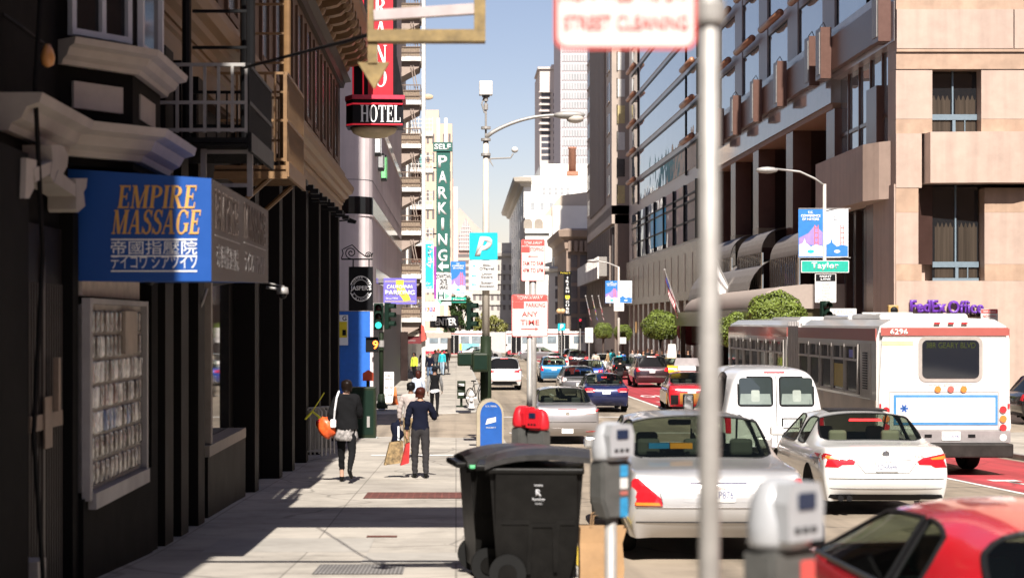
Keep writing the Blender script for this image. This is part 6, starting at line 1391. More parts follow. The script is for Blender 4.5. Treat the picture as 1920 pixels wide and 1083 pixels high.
# ---------------------------------------------------------------- white passenger van
VW = paint('van_white', (.68, .68, .69), 0, .35)
stv = [(0, .93, 1.22, 1.95, .80, 'paint', 'paint'), (.12, 1, 1.2, 2.03, .80, 'paint', 'paint'), (.5, 1, 1.2, 2.08, .8, 'paint', 'glass'), (1.9, 1, 1.2, 2.09, .8, 'paint', 'paint'), (2.0, 1, 1.2, 2.09, .8, 'paint', 'glass'), (3.2, 1, 1.2, 2.07, .8, 'paint', 'paint'), (3.3, 1, 1.2, 2.06, .8, 'paint', 'glass'), (4.0, 1, 1.15, 1.98, .78, 'wind', 'glass'), (4.75, .99, 1.1, 1.14, .84, 'paint', 'paint'), (5.3, .96, .98, 1.02, .84, 'paint', 'paint'), (5.5, .85, .8, .82, .84, 'paint', 'paint')]
RV_ = [[.05, .0, .0, .02, .04, .1, .1], [0, 0, 0, 0, 0, 0, 0]]
t, sh = car('white_van', 'white passenger van with two dark rear door windows left of the bus', 'van', (6.1, 31.6, ground_at(0, 32)), radians(-.8), 5.5, 2.02, 2.09, stv, VW, glass=M_cdark, zb=.32, rear=RV_, axles=(1.2, 4.6), wr=.37)
for cx, s_ in ((-.37, 'left'), (.42, 'right')):
    o_ = sh.patch(rrect(.68, .58, .07, cx=cx, cz=1.645), M_trim, 'window_seal', t, off=.006, cuts=2); g_ = sh.patch(rrect(.62, .52, .06, cx=cx, cz=1.645), mat('van_glass', (.03, .04, .04), .04, var=0, spec=.9), 'rear_window', t, off=.012, cuts=2)
    sh.patch([(cx - .3, 1.4), (cx + .3, 1.4), (cx + .28, 1.6), (cx - .28, 1.6)], mat('seat_through_glass', (.2, .24, .22), .15, spec=.8), 'bench_seat', g_, off=.014, cuts=2, thick=.001); sh.patch(rrect(.16, .22, .03, cx=cx + (.0), cz=1.56), mat('belt_pale', (.3, .34, .31), .2), 'head_restraint', g_, off=.016, cuts=1, thick=.001)
line(sh, t, [(.03, .5), (.03, 1.95)], .014); both(sh, t, [(.94, .85), (.95, 1.2), (.84, 1.2), (.84, .85)], M_tail, 'tail_lamp', off=.012)
sh.patch([(-.2, 2.0), (.2, 2.0), (.2, 2.02), (-.2, 2.02)], M_tail, 'brake_lamp', t, off=.02); sh.patch([(.12, .96), (.52, .96), (.52, 1.14), (.12, 1.14)], M_trim, 'plate_recess', t); plate_on(sh, t, 1.04, '6RUZ771', x=.3, off=.03)
b = B(); box(b, -.96, .96, -.12, .06, .42, .62, bev=.03); mk('bumper', b, M_chrome, t)
for s_ in (-1, 1):
    b = B(); box(b, s_ * 1.02 if s_ > 0 else -1.25, 1.25 if s_ > 0 else -1.02, 4.1, 4.2, 1.05, 1.42, bev=.03); mm = mk('side_mirror', b, M_trim, t); b = B(); box(b, s_ * 1.135 - .09, s_ * 1.135 + .09, 4.085, 4.099, 1.09, 1.38); mk('mirror_glass', b, M_chrome, mm)

# ---------------------------------------------------------------- articulated buses
M_bus = paint('bus_white', (.62, .61, .59), 0, .35); M_bred = paint('bus_red_stripe', (.36, .095, .08), 0, .35); M_bglass = mat('bus_window', (.012, .014, .02), .05, var=0, spec=.9)
M_bmetal = mat('bus_bare_metal', (.34, .27, .22), .32, metal=.55, var=.3, scale=1.2); M_bframe = mat('bus_window_frame', (.42, .39, .36), .4, metal=.3, var=.1)
M_bellows = mat('bellows_pleats', (.5, .47, .46), .7, var=.1)
bus = thing('articulated_bus', 'white articulated city bus with a red roof stripe and a framed advert behind', 'bus', (9.45, 32.0, ground_at(0, 34)), radians(-.35))
HW, BT = 1.29, 3.0
def sect(bm, y0, y1, mi=0):
    pr = [(-HW + .04, .5), (-HW, 1.0), (-HW, 2.7), (-HW + .07, 2.95), (-HW + .3, 3.08), (0, 3.13)]
    prism(bm, pr + [(-x, z) for x, z in pr[:-1]][::-1], 'y', y0, y1, mi)
bm = B(); sect(bm, 0, 7.6); bmesh.ops.bevel(bm, geom=[e for e in bm.edges if abs(e.verts[0].co.y) < .01 and abs(e.verts[1].co.y) < .01], offset=.09, segments=3, affect='EDGES'); mk('rear_body', bm, M_bus, bus, smooth=False)
bm = B(); sect(bm, 9.0, 18.2); mk('front_body', bm, M_bus, bus)
bm = B()
for i in range(14): y = 7.62 + i * .1; box(bm, -HW + (.02 if i % 2 else .08), HW - (.02 if i % 2 else .08), y, y + .095, .6, 3.06 - (.02 if i % 2 else .06))
mk('bellows', bm, M_bellows, bus)
for x0, y0, y1, z0, z1 in ((-.9, 1.4, 3.9, 3.05, 3.2), (-.85, 4.4, 7.0, 3.05, 3.18), (-.85, 9.6, 13.5, 3.05, 3.16)):
    bm = B(); box(bm, x0, -x0, y0, y1, z0, z1, bev=.07); mk('roof_unit', bm, M_bus, bus)
bm = B(); box(bm, -.55, .55, 4.3, 4.38, 3.13, 3.24); mk('roof_hatch', bm, M_bus, bus)
for y0, y1 in ((.12, 7.6), (9.0, 18.1)):
    bm = B(); [box(bm, s_ * (HW + .0) - .012, s_ * (HW + .0) + .012, y0, y1, 2.66, 2.9) for s_ in (-1, 1)]; mkn('red_stripe', bm, M_bred, bus)
bm = B(); [box(bm, s_ * (HW + .002) - .012, s_ * (HW + .002) + .012, .14, 7.58, .65, 1.5) for s_ in (-1, 1)]; mkn('skirt_panel', bm, M_bmetal, bus)
def bus_window(y0, y1, z0=1.56, z1=2.58, m=M_bglass):
    b = B(); box(b, -HW - .018, -HW + .01, y0, y1, z0, z1); w = mk('window', b, m, bus)
    b = B(); zt = z0 + (z1 - z0) * .66
    for a0, a1, c0, c1 in ((y0, y0 + .06, z0, z1), (y1 - .06, y1, z0, z1), (y0 + .06, y1 - .06, z0, z0 + .05), (y0 + .06, y1 - .06, z1 - .05, z1), (y0 + .06, y1 - .06, zt, zt + .05), (y0 + .3, y0 + .38, zt + .05, z1 - .05)): box(b, -HW - .05, -HW - .0185, a0, a1, c0, c1)
    mk('frame', b, M_bframe, w); return w
for i in range(5):
    w = bus_window(1.45 + i * 1.2, 2.58 + i * 1.2)
    if i == 1: b = B(); box(b, -HW - .022, -HW - .0183, 2.75, 3.68, 1.66, 2.15); mk('yellow_notice', b, mat('notice_yellow', (.5, .36, .08), .5), w)
    if i == 0: b = B(); box(b, -HW - .022, -HW - .0183, 1.95, 2.3, 2.3, 2.46); mk('violet_notice', b, mat('notice_violet', (.2, .2, .6), .5), w)
for i in range(7): bus_window(9.3 + i * 1.2, 10.4 + i * 1.2)
bm = B(); box(bm, -HW - .013, -HW + .01, .5, 1.4, 1.52, 2.6); gr = mk('vent_panel', bm, M_bframe, bus); bm = B(); [box(bm, -HW - .03, -HW - .014, .75, 1.1, 1.7 + i * .05, 1.726 + i * .05) for i in range(15)]; mk('louvres', bm, M_trim, gr)
# rear face
M_seam = mat('panel_seam', (.2, .19, .185), .7, var=.1)
for x0, x1, z0, z1 in ((-1.06, 1.05, 1.67, 1.68), (-1.06, -1.05, .95, 1.67), (1.04, 1.05, .95, 1.67), (-1.2, 1.2, 2.74, 2.75), (-1.2, 1.2, .94, .95)):
    bm = B(); box(bm, x0, x1, -.004, .01, z0, z1); mk('seam', bm, M_seam, bus)
bm = B(); prism(bm, rrect(1.24, .88, .14, cx=.12, cz=2.31), 'y', -.012, .02); fr_ = mk('window_surround', bm, M_bframe, bus); bm = B(); prism(bm, rrect(1.1, .74, .1, cx=.12, cz=2.31), 'y', -.022, -.013); rw = mk('rear_window', bm, M_bglass, bus)
text('38R GEARY BLVD', (.12, -.023, 2.58), mat('dim_led', (.035, .045, .01), .6), rw, h=.11, w=.95)
for x in (-1.06,): pass
bm = B(); box(bm, -HW + .06, HW - .06, -.02, -.002, 2.765, 2.92); mk('red_stripe', bm, M_bred, bus); text('6296', (-.88, -.024, 2.842), M_plate, bus, h=.11, w=.34, bold=.02)
bm = B(); box(bm, -1.2, -.6, -.008, -.001, 2.58, 2.66); mk('logo_strip', bm, mat('pale_green_logo', (.5, .58, .3), .5), bus)
text('www.sfmuni.com', (.12, -.004, 1.825), mat('grey_small_letter', (.42, .42, .42), .5), bus, h=.075, w=.85)
for x, m_ in ((-.13, M_tailo), (.12, M_tail2), (.37, M_tailo)):
    bm = B(); disc(bm, (x, -.02, 1.73), .062, n=20); mk('lamp', bm, mat('dull_red_lens', (.5, .12, .1), .2) if m_ is M_tail2 else m_, bus)
for x in (-.15, .12, .38): bm = B(); box(bm, x - .055, x + .055, -.05, .02, 2.99, 3.02); mk('marker_lamp', bm, M_tail, bus)
for s_, zz in ((-1, ((.82, M_tail), (.66, M_tailo), (.5, M_tail))), (1, ((.84, M_tail), (.66, M_tailo), (.49, M_tail), (.3, M_plate)))):
    for z, m_ in zz: bm = B(); disc(bm, (s_ * 1.13, -.022, z + .5), .068, n=20); mk('lamp', bm, m_, bus); bm = B()
    for z in (1.36, .84): bm = B(); box(bm, s_ * 1.24 - .02, s_ * 1.24 + .02, -.02, .0, z, z + .09); mk('reflector', bm, M_tail, bus)
ad = B(); box(ad, -.98, 1.03, -.012, -.002, 1.04, 1.62); adp = mk('advert', ad, mat('advert_blue', (.06, .23, .48), .4), bus); bm = B(); box(bm, -.93, .98, -.018, -.0125, 1.09, 1.57); ap = mk('advert_panel', bm, M_bus, adp)
text('SAN FRANCISCO LAW SCHOOL', (.22, -.019, 1.48), mat('grey_advert_letter', (.42, .43, .48), .5), ap, h=.075, w=1.3, ext=.001); text('take a closer look at law school', (.22, -.019, 1.34), mat('faint_advert_letter', (.6, .55, .45), .5), ap, h=.07, w=1.3, ext=.001); text('call today', (.22, -.019, 1.17), mat('faint_advert_letter', (0, 0, 0)), ap, h=.05, w=.35, ext=.001)
bm = B(); [obox(bm, (-.78, -.022, 1.36), (cos(a), 0, sin(a)), (0, 1, 0), .15, .004, .035) for a in (0, pi / 3, 2 * pi / 3)]; mk('star', bm, mat('advert_navy', (.02, .1, .35), .5), ap)
bm = B(); box(bm, -HW + .02, HW - .02, -.03, .05, .7, .93); mk('lower_panel', bm, mat('grey_panel', (.25, .23, .23), .5, var=.15), bus)
bm = B(); box(bm, -HW + .01, HW - .01, -.2, -.031, .42, .69, bev=.03); bu = mk('bumper', bm, mat('black_bumper', (.03, .027, .025), .55, var=.3, scale=4), bus)
pm = B(); prism(pm, rrect(.36, .17, .015, cx=.12, cz=.83), 'y', -.045, -.031); pl = mk('number_plate', pm, M_plate, bus); text('1013696', (.12, -.046, .825), M_ptext, pl, h=.08, w=.3, ext=.001)
for x in (-.32, .52): bm = B(); box(bm, x - .07, x + .07, -.04, -.031, .8, .86); mk('step_lamp', bm, M_trim, bus)
bm = B(); box(bm, -1.2, 1.2, .1, 7.5, .42, .7); box(bm, -1.2, 1.2, 9.2, 18, .42, .7); mkn('underbody', bm, M_under, bus)
wheels(bus, (2.2, 11.2, 15.6), 2.56, .48, .3, M_rim)
# trolley bus crossing far down the street
tb = thing('trolley_bus', 'white articulated trolley bus with a red skirt crossing at the next corner', 'bus', (PX(1100, 196), 196, zr(196)), pi / 2)
def tsect(y0, y1, nm):
    b = B(); box(b, 0, 2.5, y0, y1, .35, 3.05, bev=.12); return mk(nm, b, M_bus, tb)
tsect(0, 9.6, 'front_body'); tsect(12.2, 20.3, 'rear_body')
b = B(); [box(b, .04 + .05 * (i % 2), 2.45, 9.62 + i * .16, 9.77 + i * .16, .5, 2.95) for i in range(16)]; mk('bellows', b, M_bellows, tb)
M_spale = mat('pale_bus_window', (.2, .24, .27), .08, var=.3, scale=2, spec=.8)
b = B(); box(b, -.03, -.004, .1, 9.5, .36, .72); box(b, -.03, -.004, 12.3, 20.2, .36, .72); mkn('red_skirt', b, paint('bus_red', (.5, .04, .06), 0, .35), tb)
b = B(); box(b, -.03, -.004, .1, 9.5, 2.72, 2.84); box(b, -.03, -.004, 12.3, 20.2, 2.72, 2.84); mkn('red_stripe', b, M_bred, tb)
for y in (.5, 3.6, 5.2, 6.6, 8.3, 12.6, 13.9, 16.3, 17.6, 18.9): b = B(); box(b, -.04, -.004, y, y + 1.05, 1.65, 2.5); w_ = mk('window', b, M_spale, tb)
for y in (2.0, 7.72, 15.1):
    b = B(); box(b, -.05, -.004, y, y + 1.25, .45, 2.6); dr = mk('door', b, M_trim, tb); b = B(); [box(b, -.07, -.051, y + q, y + q + .06, .45, 2.6) for q in (0, .6, 1.19)]; mk('frame', b, M_bus, dr)
b = B(); box(b, -.035, -.004, 12.7, 16, .85, 1.6); av = mk('advert', b, mat('advert_cyan', (.2, .5, .6), .5, var=.3, scale=1.5), tb); b = B(); box(b, -.04, -.036, 14.8, 16, .85, 1.6); mk('yellow_patch', b, M_syel, av)
text('muni', (0, 0, 0), M_sred, tb, h=.4, w=1.2).location = (0, 0, 0)
tb.children[-1].rotation_euler = (0, 0, -pi / 2); tb.children[-1].location = (-.02, 17.9, 1.2)
wheels(tb, (2.9, 9.0, 17), 2.5, .46, .3, M_rim, inset=-.02); 
for c in [c for c in tb.children if c.name.startswith('wheel')]: c.location.x += 1.25
b = B(); tube(b, [(1.2, 4, 3.05), (1.2, 13, 4.6)], .03, 6); mk('trolley_pole', b, M_blackmetal, tb); b = B(); box(b, .6, 2, 2, 6, 3.06, 3.3, bev=.06); mk('roof_unit', b, M_bus, tb)
# ---------------------------------------------------------------- street furniture
M_galv = mat('galvanised_steel', (.34, .325, .31), .5, metal=.25, var=.12, scale=12); M_poleg = mat('grey_pole_paint', (.46, .42, .38), .6, var=.1, scale=5)
M_dkgreen = mat('dark_green_paint', (.018, .027, .015), .45, var=.15, scale=5); M_green2 = mat('signal_green', (.009, .022, .015), .45, var=.1)
M_signw = mat('sign_white', (.62, .6, .58), .45, var=.03, dirt=.08); M_signr = mat('sign_lettering_red', (.62, .08, .07), .45, var=.04); M_usps = mat('post_blue', (.012, .085, .34), .35, var=.12, scale=6, dirt=.15)
M_binblack = mat('black_bin_plastic', (.008, .0075, .007), .42, var=.25, scale=7, bump=.15, dirt=.3); M_mred = mat('meter_red', (.55, .015, .025), .35, var=.06)
M_mgrey = mat('meter_grey', (.10, .10, .095), .5, metal=.2, var=.15, scale=12); M_mdome = mat('meter_dome', (.40, .41, .43), .3, metal=.2, var=.05)
M_cardb = mat('brown_paper', (.33, .2, .1), .8, var=.15, scale=5, bump=.2)
def base(x, Y, f=zs): return (x, Y, f(Y))
def post(o, h, r, m, name='post', z0=-.05, r1=None):
    b = B(); cyl(b, (0, 0, z0), (0, 0, h), r, r1, 14); return mk(name, b, m, o, smooth=True)
def red_sign(o, w, h, z, lines, head=None, head2=None, y=-.05, x=0, top_red=0, m_edge=M_signr):
    """white plate with red rim and lettering, on a post"""
    b = B(); prism(b, rrect(w, h, .03, cx=x, cz=z), 'y', y, y + .006); pl = mk('sign_plate', b, m_edge, o)
    b = B(); prism(b, rrect(w - .018, h - .018, .024, cx=x, cz=z), 'y', y - .003, y - .0005); mk('sign_face', b, M_signw, pl)
    if top_red:
        b = B(); prism(b, rrect(w - .022, top_red, .01, cx=x, cz=z + h / 2 - top_red / 2 - .011), 'y', y - .006, y - .0035); mk('red_band', b, M_signr, pl)
    for s_, lh, lw, dx, dz, m in lines: text(s_, (x + dx, y - .007, z + dz), m, pl, h=lh, w=lw, bold=.012, ext=.001)
    return pl
# street cleaning sign and the tall pole in the foreground
Yp = 4.4; xp = PX(1330, Yp)
o = thing('street_sign', 'tall grey pole nearest the viewer carrying the red lettered STREET CLEANING sign', 'sign', base(xp, Yp))
b = B(); cyl(b, (0, 0, -.05), (0, 0, 3.6), .031, .026, 20); mk('pole', b, M_galv, o, smooth=True)
zc = 2.93 - zs(Yp); w, h = .375, .45
pl = red_sign(o, w, h, PZ(95, Yp) - zs(Yp) + h / 2, [('STREET CLEANING', .04, .33, 0, -.155, M_signr), ('MON WED FRI SAT', .06, .345, 0, -.07, M_signr), ('2AM TO 6AM', .05, .3, 0, .03, M_signr), ('NO PARKING', .06, .3, 0, .13, M_signr)], x=-.225, y=-.02)
b = B(); lathe(b, [(.04, 0), (.043, .015), (.043, .05), (.038, .06)], 16, (0, 0, PZ(45, Yp) - zs(Yp))); box(b, -.075, -.03, -.014, .02, PZ(42, Yp) - zs(Yp), PZ(25, Yp) - zs(Yp)); mk('bracket', b, M_galv, o, smooth=False)
# parking meters
def meter(name, label, x, Y, dome, yaw=0, h=1.5, group=None, stickers=True, pole=True, z=None, sc=1.):
    o = thing(name, label, 'parking meter', (x, Y, zs(Y) if z is None else z), yaw, group)
    if pole: post(o, h - .5, .032, M_galv, 'pole')
    zb = h - .52
    b = B(); prism(b, [(-.06, zb), (.06, zb), (.098, zb + .1), (.1, zb + .3), (-.1, zb + .3), (-.098, zb + .1)], 'y', -.06, .06); bmesh.ops.bevel(b, geom=b.edges[:], offset=.012, segments=2, affect='EDGES'); hs_ = mk('housing', b, M_mgrey, o, smooth=False)
    b = B(); lathe(b, [(.1, 0), (.112, .02), (.112, .07), (.1, .13), (.075, .185), (.04, .2)], 24, (0, 0, zb + .305), sy=.72); dm = mk('dome', b, dome, o, smooth=True)
    b = B(); prism(b, [(-.075, zb + .33), (.075, zb + .33), (.08, zb + .44), (.062, zb + .495), (-.062, zb + .495), (-.08, zb + .44)], 'y', -.1, -.04); fc = mk('face', b, dome, o)
    b = B(); prism(b, rrect(.075, .05, .006, cz=zb + .445), 'y', -.105, -.1005); mk('screen', b, mat('meter_screen', (.012, .02, .05), .1, var=0), fc)
    b = B(); [box(b, x_, x_ + .02, -.105, -.1005, zb + .355, zb + .37) for x_ in (-.05, -.015, .02)]; mk('buttons', b, M_trim, fc)
    if stickers:
        b = B(); [prism(b, rrect(.05, hh, .006, cx=.04, cz=zz), 'y', -.064 - .0006 * i, -.0605) for i, (zz, hh) in enumerate(((zb + .25, .06), (zb + .06, .1)))]; mkn('sticker', b, mat('sticker_blue', (.03, .22, .42), .5, var=.3, scale=30), hs_)
        b = B(); prism(b, rrect(.05, .055, .004, cx=.04, cz=zb + .185), 'y', -.063, -.0605); mk('sticker', b, M_signw, hs_); b = B(); prism(b, rrect(.05, .02, .004, cx=.04, cz=zb + .135), 'y', -.063, -.0605); mk('sticker', b, mat('faded_red', (.4, .12, .1), .5), hs_)
    return o
Y = 8.7; meter('parking_meter', 'grey parking meter with blue stickers between the black bin and the silver sedan', PX(1145, Y), Y, M_mdome, radians(32), h=PZ(785, Y) - zs(Y))
Y = 4.85; m2 = meter('parking_meter', 'blurred grey parking meter with a red sticker nearest the viewer', PX(1462, Y), Y, M_mdome, radians(38), h=PZ(885, Y) - zs(Y), stickers=False)
b = B(); prism(b, rrect(.055, .07, .005, cx=.05, cz=PZ(885, Y) - zs(Y) - .29), 'y', -.066, -.061); mk('sticker', b, M_signr, m2); b = B(); prism(b, rrect(.055, .09, .005, cx=.05, cz=PZ(885, Y) - zs(Y) - .40), 'y', -.066, -.061); mk('sticker', b, M_signw, m2)
Y = 15.6; meter('parking_meter', 'red topped parking meter turned to the road in front of the silver saloon', PX(1010, Y), Y, M_mred, radians(-40), h=PZ(763, Y) - zs(Y), stickers=False, group='twin red meters')
meter('parking_meter', 'red topped parking meter turned to the pavement side of its twin', PX(981, Y), Y + .1, M_mred, radians(40), h=PZ(757, Y) - zs(Y), stickers=False, group='twin red meters')
# no-parking signs on their posts
Y = 21; o = thing('street_sign', 'red and white TOW-AWAY NO PARKING ANY TIME sign on a grey post', 'sign', base(PX(993, Y), Y)); zt = PZ(552, Y) - zs(Y); zb = PZ(631, Y) - zs(Y); post(o, zt - .1, .036, M_galv)
red_sign(o, .46, zt - zb, (zt + zb) / 2, [('TOW-AWAY', .05, .33, 0, .225, M_signw), ('NO', .07, .13, -.145, .135, M_signw), ('PARKING', .055, .245, .075, .135, M_signr), ('ANY', .065, .2, 0, .02, M_signr), ('TIME', .065, .24, 0, -.085, M_signr)], top_red=.075)
b = B(); prism(b, rrect(.145, .085, .004, cx=-.145, cz=(zt + zb) / 2 + .135), 'y', -.0585, -.0545); mk('red_patch', b, M_signr, o); b = B(); zz = (zt + zb) / 2 - .17; prism(b, [(-.11, zz - .004), (.07, zz - .004), (.07, zz - .018), (.11, zz + .002), (.07, zz + .022), (.07, zz + .008), (-.11, zz + .008)], 'y', -.0575, -.0545); mk('arrow', b, M_signr, o)
b = B(); [box(b, -.02, .02, -.058, -.0545, zz_, zz_ + .012) for zz_ in (zt - .03, zb + .02)]; mk('bolt', b, M_galv, o)
Y = 31; o = thing('street_sign', 'red and white TOW-AWAY NO STOPPING sign with rush hours on a silver post', 'sign', base(PX(999, Y), Y)); zt = PZ(449, Y) - zs(Y); zb = PZ(527, Y) - zs(Y); post(o, zt - .1, .07, M_galv)
red_sign(o, .44, zt - zb, (zt + zb) / 2, [('TOW-AWAY', .075, .34, 0, .315, M_signw), ('NO', .085, .14, -.135, .2, M_signw), ('STOPPING', .07, .25, .07, .2, M_signr), ('7AM TO 9AM', .085, .38, 0, -.06, M_signr), ('4PM TO 6PM', .085, .38, 0, -.19, M_signr)], top_red=.11, y=-.09)
b = B(); prism(b, rrect(.15, .11, .004, cx=-.135, cz=(zt + zb) / 2 + .2), 'y', -.0985, -.0945); mk('red_patch', b, M_signr, o); b = B(); zz = (zt + zb) / 2 + .07; prism(b, [(.1, zz - .006), (-.05, zz - .006), (-.05, zz - .02), (-.1, zz), (-.05, zz + .02), (-.05, zz + .006), (.1, zz + .006)], 'y', -.0975, -.0945); mk('arrow', b, M_signr, o)
# street light at the near corner with parking direction panel, cameras
Y = 40; xl_ = PX(911, Y); o = thing('street_lamp', 'pale street lamp with a long curved arm and camera mast at the near corner', 'street lamp', base(xl_, Y)); g = zs(Y)
b = B(); cyl(b, (0, 0, -.05), (0, 0, 2.7), .14, .13, 16); mk('base_section', b, M_dkgreen, o, smooth=True)
b = B(); cyl(b, (0, 0, 2.7), (-.0, 0, PZ(262, Y) - g), .095, .065, 16); mk('pole', b, mat('cream_pole_paint', (.56, .51, .44), .6, var=.08), o, smooth=True)
za = PZ(258, Y) - g; b = B(); n = 12; X2 = PX(1046, Y) - xl_; tube(b, [(X2 * (i / n), 0, za + (PZ(216, Y) - PZ(258, Y)) * sin(pi / 2 * (i / n) ** .8)) for i in range(n + 1)], [.05 - .015 * i / n for i in range(n + 1)], 8); mk('arm', b, M_galv, o, smooth=True)
b = B(); ball(b, (X2 + .28, 0, PZ(216, Y) - g), .4, 2, (1, .42, .26)); lh = mk('lamp_head', b, M_galv, o, smooth=True); b = B(); ball(b, (X2 + .42, 0, PZ(223, Y) - g), .22, 2, (1, .8, .5)); mk('lens', b, mat('lamp_lens', (.5, .45, .4), .15), lh, smooth=True)
b = B(); cyl(b, (.0, 0, PZ(262, Y) - g), (0, 0, PZ(170, Y) - g), .025, n=8); tube(b, [(-.03, 0, PZ(180, Y) - g), (-.1, 0, PZ(195, Y) - g), (-.03, 0, PZ(212, Y) - g)], .02, 6); [cyl(b, (0, 0, PZ(p, Y) - g), (0, 0, PZ(p - 11, Y) - g), .055) for p in (206, 190)]; mk('mast', b, M_galv, o, smooth=False)
b = B(); box(b, -.16, .16, -.12, .12, PZ(179, Y) - g, PZ(153, Y) - g, bev=.015); mk('antenna_box', b, M_signw, o); b = B(); box(b, -.09, .09, -.1, .1, PZ(182, Y) - g, PZ(179.2, Y) - g); mk('antenna_foot', b, M_trim, o)
b = B(); tube(b, [(0, 0, PZ(298, Y) - g), (.6, 0, PZ(296, Y) - g), (.66, 0, PZ(288, Y) - g)], .02, 6); tube(b, [(0.03, 0, PZ(270, Y) - g), (.1, 0, PZ(300, Y) - g), (.18, 0, PZ(312, Y) - g), (.08, 0, PZ(300, Y) - g)], .018, 6); mk('camera_arm', b, M_galv, o); b = B(); ball(b, (.7, 0, PZ(281, Y) - g), .085, 2, (1, 1, .9)); mk('camera', b, M_signw, o, smooth=True)
for py in (240, 262, 290): b = B(); cyl(b, (0, 0, PZ(py, Y) - g - .03), (0, 0, PZ(py, Y) - g + .03), .12, n=12); mk('pole_band', b, M_galv, o)
pk, w, h = board('parking_sign', 'cyan parking sign with a big slanted white p on the near corner lamp', 880, 436, 933, 487, 39.8, mat('parking_cyan', (.005, .42, .5), .4, var=.03), .015); text('p', (0, -.004, -.0), M_signw, pk, h=.47, w=.42, bold=.05, shear=.25)
dr_, w, h = board('direction_sign', 'white direction sign listing three streets under the cyan parking sign', 879, 488, 933, 544, 39.8, M_signw, .012)
for i, (s_, rot) in enumerate((("Ellis-\nO'Farrell", 90), ('Union\nSquare', 180), ('Sutter-\nStockton', 180))):
    z = .2 - i * .21; text(s_, (.09, -.003, z), mat('sign_grey_letter', (.07, .07, .08), .5), dr_, h=.145, w=.36 if i != 1 else .28, ext=.001, bold=.025)
    b = B(); prism(b, [(-.05, -.008), (.02, -.008), (.02, -.03), (.06, 0), (.02, .03), (.02, .008), (-.05, .008)], 'y', -.004, -.001); xform(b, Matrix.Translation((-.22, 0, z)) @ Matrix.Rotation(-radians(rot), 4, 'Y')); mk('arrow', b, M_cyan, dr_)
# signal cabinets, dark traffic head, news rack beside the lamp
o = thing('signal_cabinet', 'dark green wide signal cabinet on the far kerb post left of the lamp', 'cabinet', P(872, 673, 60)); b = B(); box(b, -.28, .28, -.25, .25, -.24, .24, bev=.05); mk('box', b, M_dkgreen, o); b = B(); box(b, -.22, .22, -.258, -.2505, -.18, .18); mk('door', b, M_green2, o); b = B(); box(b, .2, .7, -.04, .04, -.3, -.24); mk('arm', b, M_dkgreen, o)
o = thing('signal_cabinet', 'dark green narrow signal box strapped to the corner lamp pole', 'cabinet', P(901, 678, 39.4)); b = B(); box(b, -.2, .2, -.18, .14, -.24, .22, bev=.05); mk('box', b, M_dkgreen, o); b = B(); box(b, -.15, .15, -.189, -.1805, -.17, .15); mk('door', b, M_green2, o)
def signal(name, label, p, yaw, lit=None, m=M_green2, group=None, scale=1.):
    o = thing(name, label, 'traffic light', p, yaw, group); b = B(); box(b, -.17, .17, 0, .16, -.5, .5, bev=.02); hs_ = mk('housing', b, m, o)
    for i, (nm, cl) in enumerate((('red', (.25, .01, .01)), ('amber', (.2, .08, .01)), ('green', (.01, .12, .09)))):
        z = .33 - .33 * i; on = lit == nm; b = B(); ball(b, (0, -.0, z), .125, 2, (1, .35, 1)); mk('lens', b, mat('signal_' + nm + ('_lit' if on else ''), ({'red': (.8, .02, .05), 'green': (.05, .75, .6)}.get(nm, cl) if on else tuple(c * .12 for c in cl)), .3, var=0, emit=1.1 if on else 0), o, smooth=True)
        b = B(); pr = [(.14 * cos(radians(a)), .14 * sin(radians(a)) + z) for a in range(-20, 201, 20)] + [(.128 * cos(radians(a)), .128 * sin(radians(a)) + z) for a in range(200, -21, -20)]; prism(b, pr, 'y', -.22, -.001); mk('visor', b, m, o)
    return o
sg = signal('traffic_light', 'dark traffic light seen side-on left of the corner lamp pole', P(885, 592, 60.5), radians(70)); b = B(); box(b, -.05, .05, .16, 1.2, .52, .58); mk('bracket', b, M_dkgreen, sg)
o = thing('news_rack', 'dark green newspaper boxes on a pedestal past the crossing', 'news rack', base(PX(865, 64), 64)); b = B(); box(b, -.16, .16, -.2, .2, .32, .66, bev=.02); mk('lower_box', b, M_dkgreen, o); b = B(); box(b, -.16, .16, -.2, .2, .67, 1.0, bev=.02); mk('upper_box', b, M_dkgreen, o); b = B(); [box(b, -.11, .11, -.207, -.2015, z, z + .1) for z in (.45, .8)]; mk('window', b, M_signw, o); b = B(); cyl(b, (0, 0, .04), (0, 0, .32), .05); box(b, -.2, .2, -.2, .2, 0, .04); mk('pedestal', b, M_dkgreen, o)
o = thing('fire_hydrant', 'white fire hydrant on the far corner kerb', 'hydrant', base(PX(884, 62.5), 62.5)); b = B(); lathe(b, [(.15, 0), (.15, .05), (.1, .07), (.1, .45), (.13, .47), (.13, .52), (.1, .56), (.06, .64), (.03, .68)], 16); mk('barrel', b, M_signw, o, smooth=True); b = B(); cyl(b, (-.2, 0, .38), (.2, 0, .38), .055); cyl(b, (0, -.18, .34), (0, 0, .34), .065); mk('nozzles', b, M_signw, o)
